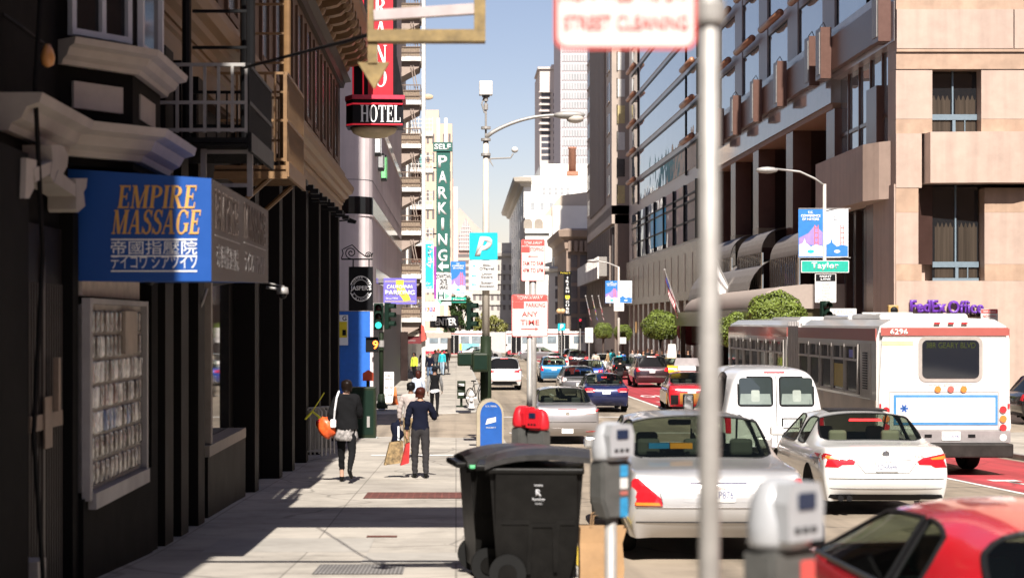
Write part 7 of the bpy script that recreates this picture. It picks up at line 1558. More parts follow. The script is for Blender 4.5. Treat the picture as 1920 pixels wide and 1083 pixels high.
# bicycle at the kerb
o = thing('bicycle', 'bicycle leaning at the kerb behind the corner lamp pole', 'bicycle', base(PX(893, 66), 66), radians(60))
for x in (-.5, .5):
    b = B(); tube(b, [(x + .33 * cos(2 * pi * i / 24), 0, .34 + .33 * sin(2 * pi * i / 24)) for i in range(24)], .022, 6, closed=True); wl_ = mk('wheel', b, M_tyre, o); b = B(); [cyl(b, (x, 0, .34), (x + .31 * cos(a), 0, .34 + .31 * sin(a)), .004, n=4) for a in [pi * i / 6 for i in range(12)]]; mk('spokes', b, M_galv, wl_)
b = B(); [tube(b, q, .018, 6) for q in ([(-.5, 0, .34), (-.05, 0, .32), (.35, 0, .85), (-.2, 0, .8), (-.5, 0, .34)], [(-.05, 0, .32), (-.22, 0, .92)], [(.5, 0, .34), (.33, 0, .98), (.36, .22, 1.0)], [(.33, 0, .98), (.36, -.22, 1.0)])]; mk('bike_frame', b, M_trim, o); b = B(); box(b, -.34, -.1, -.06, .06, .92, .97, bev=.02); mk('saddle', b, M_trim, o)
# post box: storage box with rounded top
Y = 34.2; o = thing('mailbox', 'blue and tan rounded mail box at the kerb behind the black bins', 'mailbox', base(PX(919, Y), Y)); w = .56
def rt(w, h, n=10): return [(-w / 2, .12), (w / 2, .12)] + [(w / 2 * cos(pi * i / n), h - w / 2 + w / 2 * sin(pi * i / n)) for i in range(n + 1)]
HM = PZ(748, Y) - zs(Y)
b = B(); prism(b, rt(w, HM), 'y', 0, .5); mk('body', b, mat('tan_olive_steel', (.33, .28, .2), .5, var=.1), o); b = B(); prism(b, [(x * .8 + .02, z * .96 if z > .2 else z) for x, z in rt(w, HM)], 'y', -.03, -.001); d_ = mk('door', b, M_usps, o)
b = B(); prism(b, [(-.1, .78), (.12, .84), (.12, .94), (-.06, .9)], 'y', -.036, -.031); mk('eagle_mark', b, M_signw, d_); text('U.S. MAIL', (0.02, -.032, HM - .14), M_signw, d_, h=.035, w=.24); text('PRIORITY', (0.02, -.036, .72), M_signw, d_, h=.03, w=.2)
b = B(); [box(b, s_ * .24 - .03, s_ * .24 + .03, .05, .45, 0, .12) for s_ in (-1, 1)]; mkn('leg', b, mat('tan_olive_steel', (0, 0, 0)), o)
# wheeled refuse bins
def bin_(label, x, Y, yaw, logo=True):
    o = thing('refuse_bin', label, 'bin', base(x, Y), yaw, 'wheeled refuse bins at the kerb'); W2, D2 = .37, .34
    b = B(); lv = [(.10, .86, .86), (.35, .9, .9), (.95, 1.02, 1.02)]; rows = []
    for z, fx, fy in lv:
        rows.append([b.verts.new((sx_ * W2 * fx, sy_ * D2 * fy, z)) for sx_, sy_ in ((-1, -1), (1, -1), (1, 1), (-1, 1))])
    for A_, C_ in zip(rows, rows[1:]):
        for i in range(4): b.faces.new((A_[i], A_[(i + 1) % 4], C_[(i + 1) % 4], C_[i]))
    b.faces.new(rows[0][::-1]); b.faces.new(rows[-1]); bmesh.ops.bevel(b, geom=[e for e in b.edges if abs(e.verts[0].co.z - e.verts[1].co.z) > .1], offset=.05, segments=3, affect='EDGES'); mk('body', b, M_binblack, o, smooth=False)
    b = B(); prism(b, [(-.28, .58), (-.06, .58), (-.04, .55), (.15, .55), (.17, .58), (.31, .58), (.31, .54), (.19, .54), (.17, .16), (.14, .16), (.13, .52), (-.03, .52), (-.045, .14), (-.08, .14), (-.06, .54), (-.28, .54)], 'y', -D2 * .93 - .012, -D2 * .9); mk('moulding', b, M_binblack, o)
    b = B(); box(b, -W2 * 1.05, W2 * 1.05, -D2 * 1.06, D2 * 1.06, .95, 1.0, bev=.015); mk('rim', b, M_binblack, o)
    b = B(); box(b, -W2 - .13, -W2 - .03, -D2 * .8, D2 * .8, .97, 1.02, bev=.015); box(b, -W2 - .04, -W2 + .02, -D2 * .85, -D2 * .7, .93, 1.02); box(b, -W2 - .04, -W2 + .02, D2 * .7, D2 * .85, .93, 1.02); mk('handle', b, M_binblack, o)
    b = B(); n = 10; A_ = [[b.verts.new((-W2 * 1.12 + W2 * 2.3 * i / n, s_ * D2 * 1.12, 1.03 + (.055 * sin(pi * (i / n) ** .8)) + (.055 * (i / n)))) for i in range(n + 1)] for s_ in (-1, -.4, .4, 1)]
    for v in A_[1] + A_[2]: v.co.z += .035; 
    for r_, s_ in ((1, -.45), (2, .45)):
        for v in A_[r_]: v.co.y = s_ * D2
    for j in range(3):
        for i in range(n): b.faces.new((A_[j][i], A_[j][i + 1], A_[j + 1][i + 1], A_[j + 1][i]))
    r = bmesh.ops.extrude_face_region(b, geom=b.faces[:]); bmesh.ops.translate(b, verts=[g_ for g_ in r['geom'] if isinstance(g_, bmesh.types.BMVert)], vec=(0, 0, -.045)); mk('lid', b, mat('scuffed_lid', (.028, .027, .027), .4, var=.35, scale=9, bump=.15, dirt=.3, spec=.4), o, smooth=False)
    for s_ in (-1, 1):
        b = B(); cyl(b, (-W2 * .62, s_ * (D2 * .95), .15), (-W2 * .62, s_ * (D2 * .95 + .06), .15), .15, n=24); w_ = mk('wheel', b, M_tyre, o); b = B(); cyl(b, (-W2 * .62, s_ * (D2 * .95 + .0), .15), (-W2 * .62, s_ * (D2 * .95 + .075), .15), .075, n=18); mk('hub', b, M_binblack, w_)
    if logo:
        M_l = mat('pale_bin_print', (.5, .5, .52), .5); text('R', (.02, -D2 * 1.012, .80), M_l, o, h=.055, bold=.05, ext=.002); text('Recology', (.02, -D2 * 1.0, .745), M_l, o, h=.03, w=.1, bold=.02, ext=.002); text('NORMAL', (.02, -D2 * 1.025, .86), M_l, o, h=.016, w=.07, bold=.02, ext=.002); text('WASTE ZERO', (.02, -D2 * .995, .712), M_l, o, h=.012, w=.06, ext=.002)
    return o
Yb = 13.7; o = bin_('black wheeled refuse bin with a pale recycling logo on its side', PX(1007, Yb), Yb, radians(-4))
o2 = bin_('black wheeled refuse bin mostly hidden behind the one with the pale logo', PX(952, Yb + .6), Yb + .74, radians(9), False)
b = B(); box(b, -.36, -.33, -.36, -.352, .62, .93); text('HAULER', (-.34, -.36, .8), mat('mint_print', (.35, .6, .5), .5), o2, h=.06, w=.2).rotation_euler = (0, radians(90), 0); b.free()
gt = B(); box(gt, -.1, .1, -.04, .04, -.015, .015, bev=.006); g_ = mk('sticker_tape', gt, mat('green_tape', (.1, .45, .2), .5), o2); g_.location = (-.3, -.38, .99)
# paper bag by the meter
o = thing('paper_bag', 'brown paper bag standing on the kerb behind the near parking meter', 'bag', base(PX(1125, 13.3), 13.3)); b = B()
rows = [[b.verts.new((x * k_ + dx, y * k_, z)) for x, y in ((-.17, -.1), (.17, -.1), (.17, .1), (-.17, .1))] for z, k_, dx in ((0, 1, 0), (.2, 1.04, .01), (.4, 1.0, .0), (.52, 1.08, .02))]
for A_, C_ in zip(rows, rows[1:]):
    for i in range(4): b.faces.new((A_[i], A_[(i + 1) % 4], C_[(i + 1) % 4], C_[i]))
b.faces.new(rows[0][::-1]); mk('sack', b, M_cardb, o); b = B(); [tube(b, [(-.07, y, .5), (-.06, y, .62), (.06, y, .62), (.07, y, .5)], .006, 5) for y in (-.1, .1)]; mkn('handle', b, M_cardb, o)
# left corner: utility cabinet with red box on top, green signal post, walk signal, A-board, cone, barricades
Y = 46; o = thing('utility_cabinet', 'dark green utility cabinet at the left corner behind the woman in black', 'cabinet', base(PX(681, Y), Y, zr)); b = B(); box(b, -.36, .36, -.3, .3, .1, 1.5, bev=.02); mk('body', b, M_dkgreen, o); b = B(); box(b, -.4, .4, -.34, .34, 0, .099); mk('plinth', b, mat('pale_plinth', (.4, .42, .4), .8), o); b = B(); box(b, -.3, .3, -.312, -.3005, .2, 1.42); dr2 = mk('door', b, M_green2, o); b = B(); box(b, .12, .2, -.33, -.313, .4, .7); mk('handle', b, M_galv, dr2)
b = B(); box(b, -.37, -.02, -.35, -.305, 1.15, 1.25); mk('hood', b, M_dkgreen, o)
o = thing('fire_box', 'small red house-shaped box above the green utility cabinet', 'box', base(PX(690, 50), 50, zr)); b = B(); prism(b, [(-.16, 1.55), (.16, 1.55), (.16, 1.78), (0, 1.88), (-.16, 1.78)], 'y', 0, .2); mk('box', b, mat('orange_red', (.6, .08, .03), .5), o); post(o, 1.55, .05, M_dkgreen)
Y = 62.5; o = thing('signal_post', 'green traffic signal post with a lit countdown at the left corner', 'signal post', base(PX(715, Y), Y)); g = zs(Y)
b = B(); lathe(b, [(.24, 0), (.24, .12), (.16, .2), (.13, .5), (.12, .55)], 16); mk('base', b, M_dkgreen, o, smooth=True); post(o, PZ(572, Y) - g, .085, M_dkgreen, 'pole', .5); b = B(); box(b, -.4, .3, -.05, .05, PZ(572, Y) - g, PZ(570, Y) - g + .05); mk('crossarm', b, M_galv, o); b = B(); [cyl(b, (0, 0, z), (0, 0, z + .25), .11) for z in (PZ(650, Y) - g, PZ(622, Y) - g)]; mkn('clamp', b, M_galv, o)
signal('traffic_light', 'green-lit traffic light on the left corner post facing the viewer', P(710, 593, Y) + Vector((0, -.2, 0)), 0, 'green'); signal('traffic_light', 'traffic light turned toward the side street on the left corner post', P(731, 592, Y) + Vector((0, -.1, 0)), radians(75))
o = thing('pedestrian_signal', 'black pedestrian signal showing an orange 9 at the left corner', 'pedestrian signal', P(698, 646, Y) + Vector((0, -.2, 0))); b = B(); box(b, -.24, .24, 0, .2, -.28, .28, bev=.02); mk('housing', b, M_trim, o); text('9', (.13, -.012, 0), mat('orange_digit', (.9, .2, .03), .4, var=0, emit=1.5), o, h=.33, bold=.03); b = B(); box(b, -.28, .28, -.1, .2, .285, .3); mk('visor', b, M_trim, o)
b = B(); box(b, .2, .45, .05, .1, -.2, -.14); mk('bracket', b, M_dkgreen, o)
Y = 68; o = thing('sandwich_board', 'white parking price board on the pavement behind the green signal post', 'sign board', base(PX(729, Y), Y)); b = B(); prism(b, [(-.0, 0), (.04, 0), (.3, 1.25), (.26, 1.25)], 'x', -.2, .2); pn = mk('front_panel', b, M_signw, o); b = B(); prism(b, [(.6, 0), (.56, 0), (.3, 1.25), (.34, 1.25)], 'x', -.2, .2); mk('back_panel', b, M_signw, o)
for s_, z in (('PUBLIC', 1.1), ('PARKING', .95), ('$5.00', .6), ('2 HR', .3)): t_ = text(s_, (0, -.008 + z * .2, z), M_trim, o, h=.1, w=.32, ext=.001); t_.rotation_euler = (0, 0, 0)
o = thing('traffic_cone', 'orange traffic cone leaning near the white price board', 'cone', base(PX(741, 66), 66)); b = B(); lathe(b, [(.12, .03), (.03, .68), (.02, .7)], 16); mk('cone', b, mat('cone_orange', (.75, .2, .06), .5), o, smooth=True); b = B(); box(b, -.18, .18, -.18, .18, 0, .03); mk('foot', b, mat('cone_orange', (0, 0, 0)), o); b = B(); lathe(b, [(.095, .2), (.066, .4), (.067, .4), (.096, .2)], 16); mk('band', b, M_signw, o)
for i in range(4):
    Y = 34.3 + i * .35; o = thing('barricade', ['grey crowd barricade nearest of the stack by the dark pier', 'grey crowd barricade second in the stack by the dark pier', 'grey crowd barricade third in the stack by the dark pier', 'grey crowd barricade furthest in the stack by the dark pier'][i], 'barricade', base(-2.95 + i * .06, Y), radians(4), 'stacked crowd barricades')
    b = B(); tube(b, [(-.16, 0, .12), (-.16, 0, 1.05), (-.1, 0, 1.12), (.1, 0, 1.12), (.16, 0, 1.05), (.16, 0, .12)], .019, 8); tube(b, [(-.16, 0, .22), (.16, 0, .22)], .016, 6); mk('barricade_frame', b, M_galv, o)
    b = B(); [cyl(b, (-.1 + .066 * k_, 0, .22), (-.1 + .066 * k_, 0, 1.11), .008, n=6) for k_ in range(4)]; mk('bars', b, M_galv, o); b = B(); box(b, -.17, .5, -.03, .03, .0, .03); xform(b, Matrix.Rotation(radians(35), 4, 'Z')); mk('foot', b, M_galv, o)
yt = B(); tube(yt, [(-3.1, 34, .0), (-2.95, 33.95, .16), (-2.8, 33.9, .05), (-2.85, 33.95, -.15), (-2.7, 33.9, -.1)], .03, 5); tube(yt, [(-2.95, 33.95, .16), (-2.7, 33.9, .55)], .012, 5); tag(mk('caution_tape', yt, mat('caution_yellow', (.8, .75, .05), .5)), 'yellow caution tape tangled on the stacked crowd barricades', 'tape')
# right side: corner lamp with banners, street name, lane sign
Y = 60.3; o = thing('street_lamp', 'grey street lamp with banners and the green Taylor sign at the right corner', 'street lamp', base(PX(1546, Y), Y)); g = zs(Y); xo = o.location.x
post(o, PZ(345, Y) - g, .085, M_poleg, 'pole', 0, .06); b = B(); tube(b, [(0, 0, PZ(348, Y) - g), (-.35, 0, PZ(335, Y) - g), (-.9, 0, PZ(322, Y) - g), (PX(1455, Y) - xo, 0, PZ(317, Y) - g)], .04, 8); mk('arm', b, M_galv, o, smooth=True)
b = B(); ball(b, (PX(1438, Y) - xo, 0, PZ(319, Y) - g), .42, 2, (1, .45, .3)); mk('lamp_head', b, M_galv, o, smooth=True); b = B(); [cyl(b, (-.95, 0, PZ(p, Y) - g), (.95, 0, PZ(p, Y) - g), .016, n=6) for p in (391, 483)]; mkn('banner_rod', b, M_galv, o)
mayor_banner('banner', 'blue conference banner on the left of the right corner lamp pole', 1497, 392, 1543, 482, Y); mayor_banner('banner', 'white conference banner on the right of the right corner lamp pole', 1549, 392, 1590, 482, Y, True, radians(-12))
ty, w, h = board('street_sign', 'large green street name sign lettered Taylor on the right corner lamp', 1502, 488, 1592, 511, Y - .2, M_signw, .03); b = B(); prism(b, rrect(w - .06, h - .06, .04), 'y', -.006, -.001); mk('green_face', b, mat('street_green', (0, 0, 0)), ty); text('Taylor', (0, -.008, 0), M_wlet, ty, h=.3, w=.98, bold=.03, space=1.15)
rl, w, h = board('lane_sign', 'white lane restriction sign with a black RIGHT LANE heading under the Taylor sign', 1528, 513, 1568, 567, Y - .2, M_signw, .012); b = B(); box(b, -w * .46, w * .46, -.005, -.001, h * .24, h * .48); mk('black_heading', b, M_sblack, rl); text('RIGHT\nLANE', (0, -.007, h * .36), M_wlet, rl, h=h * .17, w=w * .55, bold=.03); text('BUSES\nTAXIS &\nRIGHT\nTURNS\nONLY\nAT ALL TIMES', (0, -.003, -h * .13), mat('faint_sign_letter', (.36, .34, .33), .5), rl, h=h * .62, w=w * .75, bold=.0)
sg = signal('traffic_light', 'dark traffic light below the lane sign behind the bus', P(1549, 590, Y - .3), radians(20))
tw, w, h = board('street_sign', 'small white street name plate TAYLOR behind the bus roof', 1556, 578, 1606, 591, 62, M_signw, .02); text('TAYLOR', (0, -.004, 0), mat('faint_sign_letter', (0, 0, 0)), tw, h=.15, w=.75)
o = thing('traffic_light', 'yellow backed traffic light facing away beside the bus roof', 'traffic light', P(1674, 583, 55), radians(180)); b = B(); box(b, -.17, .17, -.1, .1, -.5, .2, bev=.03); mk('housing', b, mat('signal_yellow', (.4, .25, .08), .5), o); b = B(); ball(b, (-.02, .1, .02), .13, 2, (1, .5, 1)); mk('lens', b, M_trim, o)
ts_, w, h = board('street_sign', 'red and white tow-away sign above the bus at the right', 1839, 579, 1871, 606, 58, M_signw, .012); b = B(); box(b, -w * .48, w * .48, -.005, -.001, h * .2, h * .47); mk('red_band', b, M_signr, ts_); text('TOW-AWAY', (0, -.007, h * .33), M_wlet, ts_, h=.07, w=w * .8); text('NO', (-w * .25, -.004, 0.0), M_signr, ts_, h=.1, w=.16, bold=.03); text('STOPPING', (w * .15, -.004, 0.0), M_signr, ts_, h=.06, w=.28); cyl_b = B(); cyl(cyl_b, (0, .03, -4), (0, .03, .2), .03); mk('post', cyl_b, M_galv, ts_)
# second lamp with banners further on the right, and smaller signs
Y = 112; o = thing('street_lamp', 'grey street lamp with two banners beside the arcade further along', 'street lamp', base(PX(1160, Y), Y)); g = zs(Y); xo = o.location.x
post(o, PZ(500, Y) - g, .1, M_poleg, 'pole', 0, .07); b = B(); tube(b, [(0, 0, PZ(501, Y) - g), (-.7, 0, PZ(493, Y) - g), (PX(1118, Y) - xo, 0, PZ(489, Y) - g)], .045, 8); mk('arm', b, M_galv, o); b = B(); ball(b, (PX(1112, Y) - xo, 0, PZ(489, Y) - g), .42, 2, (1, .45, .3)); mk('lamp_head', b, M_galv, o, smooth=True)
mayor_banner('banner', 'small blue conference banner beside the flags further along', 1135, 526, 1159, 568, Y); mayor_banner('banner', 'small white conference banner beside the flags further along', 1162, 526, 1185, 568, Y, True)
for nm, lab, a_, Yq in (('street_sign', 'white notice plate on the further banner lamp', (1151, 567, 1170, 583), 111.5), ('street_sign', 'white notice on its own post left of the round trees', (1097, 614, 1112, 642), 108), ('street_sign', 'small white plate low on the further banner lamp', (1162, 632, 1174, 644), 111.4)):
    q_, w, h = board(nm, lab, *a_, Yq, M_signw, .02); text('NO\nSTOPPING', (0, -.004, 0), M_signr if 0 else mat('faint_sign_letter', (0, 0, 0)), q_, h=h * .6, w=w * .7)
    if 'own post' in lab: b = B(); cyl(b, (0, .05, -2.6), (0, .05, 0), .04); mk('post', b, M_galv, q_)
pz, w, h = board('parking_sign', 'small cyan parking sign far down the right pavement', 1046, 606, 1060, 619, 120, mat('parking_cyan', (0, 0, 0)), .02); text('p', (0, -.004, 0), M_signw, pz, h=.4, w=.3, bold=.04, shear=.2)
pb = B(); cyl(pb, (0, .06, -2.4), (0, .06, .2), .04); mk('post', pb, M_galv, pz)
rt_ = signal('traffic_light', 'red-lit traffic light far down the right side', P(1088, 606, 170), 0, 'red', M_trim); b = B(); cyl(b, (0, .1, -4), (0, .1, .4), .06); mk('post', b, M_galv, rt_)
# tall pub sign
pu, w, h = board('pub_sign', 'tall black vertical sign lettered IRISH HOUSE with a gold shield', 1057, 515, 1071, 592, 150, M_sblack, .3)
for i, ch in enumerate('IRISH HOUSE'):
    z = h * .42 - i * h * .083
    if ch != ' ': text(ch, (0, -.01, z), M_wlet, pu, h=.24, w=.1 if ch == 'I' else .3, bold=.03)
b = B(); prism(b, [(-.2, -.02), (.2, -.02), (.2, -.25), (0, -.42), (-.2, -.25)], 'y', -.02, -.005); mk('shield', b, M_syel, pu).location.z = .02; b = B(); box(b, -.8, .4, -.05, .35, h / 2 + .02, h / 2 + .3); tp = mk('top_board', b, M_sblack, pu); text("Foley's", (-.2, -.06, h / 2 + .16), M_syel, tp, h=.2, w=.9, shear=.2)
for px in (1056, 1063): b = B(); ball(b, (0, 0, 0), .24, 2); q_ = thing('globe_lamp', ['amber globe lamp left of a pair under the pub sign', 'amber globe lamp right of a pair under the pub sign'][px > 1060], 'lamp', P(px - 8, 583, 140)); mk('globe', b, mat('amber_globe', (.55, .38, .2), .3), q_, smooth=True); b = B(); cyl(b, (0, 0, -3.9), (0, 0, -.2), .06); mk('post', b, M_trim, q_)
# flags
def flag(label, base_px, tip_px, Y, kind, m_list, w, h, group=None, dirx=-1, hang=.35):
    o = thing('flag', label, 'flag', P(*base_px, Y), 0, group); d = P(*tip_px, Y) - P(*base_px, Y); b = B(); cyl(b, (0, 0, 0), d, .045, .03, 8); mk('pole', b, M_galv, o); b = B(); ball(b, d, .08, 2); mk('finial', b, M_galv, o)
    b = B(); nu, nv = 16, 13; e0 = d * hang; e1 = d * .98; gr = []
    for j in range(nv + 1):
        p0 = e1.lerp(e0, j / nv); row = []
        for i in range(nu + 1):
            u = i / nu; row.append(b.verts.new(p0 + Vector((dirx * w * u * .55 + .05 * sin(u * 9 + j * .5), .1 * sin(u * 11 + j * .3), -w * u * .85))))
        gr.append(row)
    for j in range(nv):
        for i in range(nu):
            f = b.faces.new((gr[j][i], gr[j][i + 1], gr[j + 1][i + 1], gr[j + 1][i]))
            if kind == 'us': f.material_index = 2 if (j < 7 and i < 7) else (0 if j % 2 == 0 else 1)
            elif kind == 'rainbow': f.material_index = min(5, j * 6 // nv)
            elif kind == 'ca': f.material_index = 0 if i < 4 or i > 11 or (6 <= i <= 9 and 4 <= j <= 8) else 1
            else: f.material_index = 0
    mk('cloth', b, m_list, o, smooth=True); return o
F_us = [mat('flag_red', (.5, .02, .04), .8), mat('flag_white', (.75, .73, .72), .8), mat('flag_navy', (.03, .04, .2), .8)]
flag('American flag hanging from a slanted pole on the marquee', (1281, 606), (1246, 506), 103, 'us', F_us, 1.5, 1.2, dirx=.2, hang=.45)
flag('plain white flag on a slanted pole behind the tall grey pole', (1390, 588), (1343, 488), 92, 'w', [F_us[1]], 1.6, 1.2, dirx=-.1, hang=.4)
for i, (lab, kd, ml, px) in enumerate((('small American flag left of the rainbow flag', 'us', F_us, 1100), ('rainbow flag among the hotel flags further along', 'rainbow', [mat('rainbow_' + n_, c_, .8) for n_, c_ in (('red', (.6, .03, .03)), ('orange', (.7, .25, .02)), ('yellow', (.7, .6, .03)), ('green', (.03, .35, .08)), ('blue', (.03, .1, .5)), ('violet', (.2, .04, .35)))], 1112), ('red and white maple flag right of the rainbow flag', 'ca', F_us[:2], 1124))):
    flag(lab, (px + 6, 590), (px - 2, 555), 140, kd, ml, 1.3, 1, 'flags over the far hotel entrance', dirx=.35, hang=.2)
# ---------------------------------------------------------------- people
SKIN = [mat('skin_tan', (.45, .24, .15), .55, var=.06), mat('skin_pale', (.55, .33, .24), .55, var=.06), mat('skin_brown', (.2, .1, .06), .55, var=.06)]
def cloth(name, col, var=.12, scale=14, bump=.25): return mat('cloth_' + name, col, .9, var=var, scale=scale, bump=bump)
C_black = cloth('black', (.008, .008, .009)); C_navy = cloth('navy', (.006, .0075, .018)); C_char = cloth('charcoal', (.03, .028, .03)); C_white = cloth('white', (.7, .7, .72)); C_greyp = cloth('grey_pink', (.40, .34, .32))
C_khaki = cloth('khaki', (.30, .21, .11)); C_jeans = cloth('jeans', (.10, .16, .27)); C_ljeans = cloth('light_jeans', (.3, .4, .5)); C_pale = cloth('pale_blue', (.50, .57, .68)); C_aqua = cloth('aqua', (.03, .42, .48)); C_grey = cloth('grey', (.2, .2, .2)); C_beige = cloth('beige', (.5, .44, .36)); C_red = cloth('red', (.4, .03, .03)); C_hiv = cloth('hi_vis', (.55, .65, .05)); C_blue = cloth('blue', (.03, .12, .4)); C_pat = cloth('pattern', (.25, .23, .22), .9, 16); C_pat2 = cloth('pattern_jeans', (.16, .15, .2), .6, 22)
H_dk = mat('hair_dark', (.010, .006, .0045), .4, var=.4, scale=30, stretch=(6, 6, 1)); H_red = mat('hair_auburn', (.045, .012, .008), .4, var=.4, scale=30, stretch=(6, 6, 1)); H_bl = mat('hair_black', (.006, .006, .006), .45, var=.3, scale=30); H_gr = mat('hair_grey', (.4, .38, .35), .5, var=.2); S_blk = mat('shoe_black', (.008, .008, .008), .4, var=.1); S_wht = mat('shoe_white', (.6, .6, .6), .5); C_cap = mat('cap_black', (.008, .008, .01), .8)
def person(label, pos, yaw, h=1.7, skin=0, wear=(), hair=None, hairlen=0, stride=0., arms=((0, 10, 8), (0, 10, 8)), build=1., lift=None, lean=0., group=None, lv=1, seated=False, shoe=S_blk, fem=False):
    """arms: (swing forward deg, elbow bend deg, spread deg) left, right; stride: hip swing deg of the left leg forward; lift: (knee bend left, right)"""
    k = h / 1.72; t = thing('person', label, 'person', pos, yaw, group)
    V, E, R, BN = [], [], [], []
    def v(p, r): V.append(Vector(p)); R.append(r if isinstance(r, tuple) else (r, r)); return len(V) - 1
    def e(a, b, nm): E.append((a, b)); BN.append(nm); return b
    sw = .155 if fem else .175
    pel = v((0, 0, .95), (.135 * build, .1)); sp = v((0, .015 + lean * .3, 1.12), (.12 * build, .088)); ch = v((0, .01 + lean * .6, 1.3), (.145 * build, .1)); nb = v((0, .005 + lean, 1.45), (.06, .055)); nk = v((0, .012 + lean * 1.1, 1.52), (.05, .052)); hd = v((0, .03 + lean * 1.2, 1.585), (.062, .075)); h2 = v((0, .02 + lean * 1.2, 1.645), (.072, .088)); h3 = v((0, .012 + lean * 1.2, 1.69), (.05, .062))
    e(pel, sp, 'torso'); e(sp, ch, 'torso'); e(ch, nb, 'torso'); e(nb, nk, 'neck'); e(nk, hd, 'head'); e(hd, h2, 'head'); e(h2, h3, 'head')
    hands = []
    for s_, (sf, el, spd) in zip((-1, 1), arms):
        sh = v((s_ * sw, lean * .9, 1.395), .052 * build); e(ch, sh, 'torso')
        a = radians(sf); d = Vector((s_ * sin(radians(spd)), sin(a) * cos(radians(spd)), -cos(a) * cos(radians(spd)))); pe = V[sh] + d * .29; elb = v(pe, .04); e(sh, elb, 'arm')
        a2 = radians(sf + el); inw = -s_ * .25 if el > 40 else s_ * .04; d2 = Vector((inw, sin(a2), -cos(a2))).normalized(); pw = pe + d2 * .25; wr = v(pw, .026); e(elb, wr, 'arm'); pm = pw + d2 * .075; pa = v(pm, (.036, .018)); e(wr, pa, 'hand'); hands.append((pm, d2, s_))
    lift = lift or (8, 8)
    for s_, sg, kb in ((-1, stride, lift[0]), (1, -stride, lift[1])):
        if seated: sg, kb = 75, 80
        hp = v((s_ * .088, 0, .9), .085 * build); e(pel, hp, 'hip'); a = radians(sg); d = Vector((s_ * .03, sin(a), -cos(a))); pk_ = V[hp] + d * .43; kn = v(pk_, .056); e(hp, kn, 'thigh'); a2 = radians(sg - kb); d2 = Vector((0, sin(a2), -cos(a2))); pan = pk_ + d2 * .40; an = v(pan, .036); e(kn, an, 'shin')
        dn = Vector((0, cos(radians(-kb * .8 + sg * .3)), sin(radians(-kb * .8 + sg * .3)) if kb > 20 else 0)); hl = v(pan + Vector((0, -.02, -.045)) if kb < 25 else pan + d2 * .04, .032); e(an, hl, 'foot'); to = v(V[hl] + dn * .19 + Vector((s_ * .02, 0, -.005)), (.034, .02)); e(hl, to, 'foot')
    me = bpy.data.meshes.new('b'); me.from_pydata([p * k for p in V], E, []); o = bpy.data.objects.new('b', me); COL.objects.link(o)
    m1 = o.modifiers.new('k', 'SKIN'); m1.use_smooth_shade = True; m2 = o.modifiers.new('s', 'SUBSURF'); m2.levels = lv; m2.render_levels = lv
    for i, sv in enumerate(me.skin_vertices[0].data): sv.radius = (R[i][0] * k, R[i][1] * k); sv.use_root = i == 0
    mb = bpy.data.meshes.new_from_object(o.evaluated_get(bpy.context.evaluated_depsgraph_get())); bpy.data.objects.remove(o); bpy.data.meshes.remove(me)
    zmin = min(x.co.z for x in mb.vertices)
    for x in mb.vertices: x.co.z -= zmin
    off = Vector((0, 0, -zmin)); SEG = [(V[a] * k + off, V[b] * k + off, nm) for (a, b), nm in zip(E, BN)]
    def near(p):
        best = (9, '', 0)
        for a, b, nm in SEG:
            d = b - a; q = max(0, min(1, (p - a).dot(d) / d.length_squared)); dd = (p - a - d * q).length
            if dd < best[0]: best = (dd, nm, q)
        return best[1], best[2]
    bm = B(); bm.from_mesh(mb); bpy.data.meshes.remove(mb); bmesh.ops.recalc_face_normals(bm, faces=bm.faces); bm.normal_update()
    cls = [near(f.calc_center_median()) for f in bm.faces]; hz = (V[h2] * k + off); hy = hz.y
    def garment(name, m, test, o_, wob=.007):
        g = B(); mp = {}
        for f, c in zip(bm.faces, cls):
            if test(f, c):
                for x in f.verts:
                    if x not in mp: 
                        n_ = x.normal; mp[x] = g.verts.new(x.co + n_ * (o_ + wob * sin(x.co.z * 55 + x.co.x * 31) * sin(x.co.y * 41 + x.co.z * 23)))
                g.faces.new([mp[x] for x in f.verts])
        if g.faces: return (mkn if name in ('shoe', 'sleeves', 'leggings') else mk)(name, g, m, t, smooth=True)
        g.free()
    for name, m, bones, o_, zlo, zhi in wear:
        garment(name, m, lambda f, c: (c[0] in bones) and zlo * k < f.calc_center_median().z < zhi * k, o_)
    garment('shoe', shoe, lambda f, c: c[0] == 'foot', .008, 0)
    if hair:
        def ht(f, c):
            p = f.calc_center_median(); return c[0] in ('head', 'neck') and (p.z > hz.z + .022 * k or (p.y < hy - .005 and p.z > hz.z - (.10 + hairlen) * k) or (abs(p.x) > .045 * k and p.y < hy + .03 and p.z > hz.z - (.05 + hairlen) * k))
        hm = garment('hair', hair, ht, .034, .007)
        if hairlen > .08:
            b = B(); ball(b, (0, hy - .07 * k, hz.z - .12 * k), .1 * k, 2, (1.0, .6, 1.7)); mk('hair_length', b, hair, hm)
    for pm, d2, s_ in hands:            # five separate fingers, gently curled, thumb at the side of the palm
        p0 = (pm * k + off); side = Vector((0, 1, 0)) if abs(d2.y) < .7 else Vector((1, 0, 0)); side = (side - d2 * side.dot(d2)).normalized(); crl = d2.cross(side).normalized() * (-s_)
        for i in range(4):
            ln = (.066, .078, .072, .056)[i] * k; a = p0 + side * ((.024 - i * .016) * k) + d2 * (.0); tube(bm, [a - d2 * .02 * k, a + d2 * ln * .55, a + d2 * ln * .85 + crl * ln * .3, a + d2 * ln * .95 + crl * ln * .6], [.009 * k, .0085 * k, .008 * k, .006 * k], 6)
        a = p0 + side * .03 * k - d2 * .045 * k; tube(bm, [a, a + side * .022 * k + d2 * .03 * k, a + side * .022 * k + d2 * .058 * k + crl * .012 * k], [.011 * k, .0095 * k, .007 * k], 6)
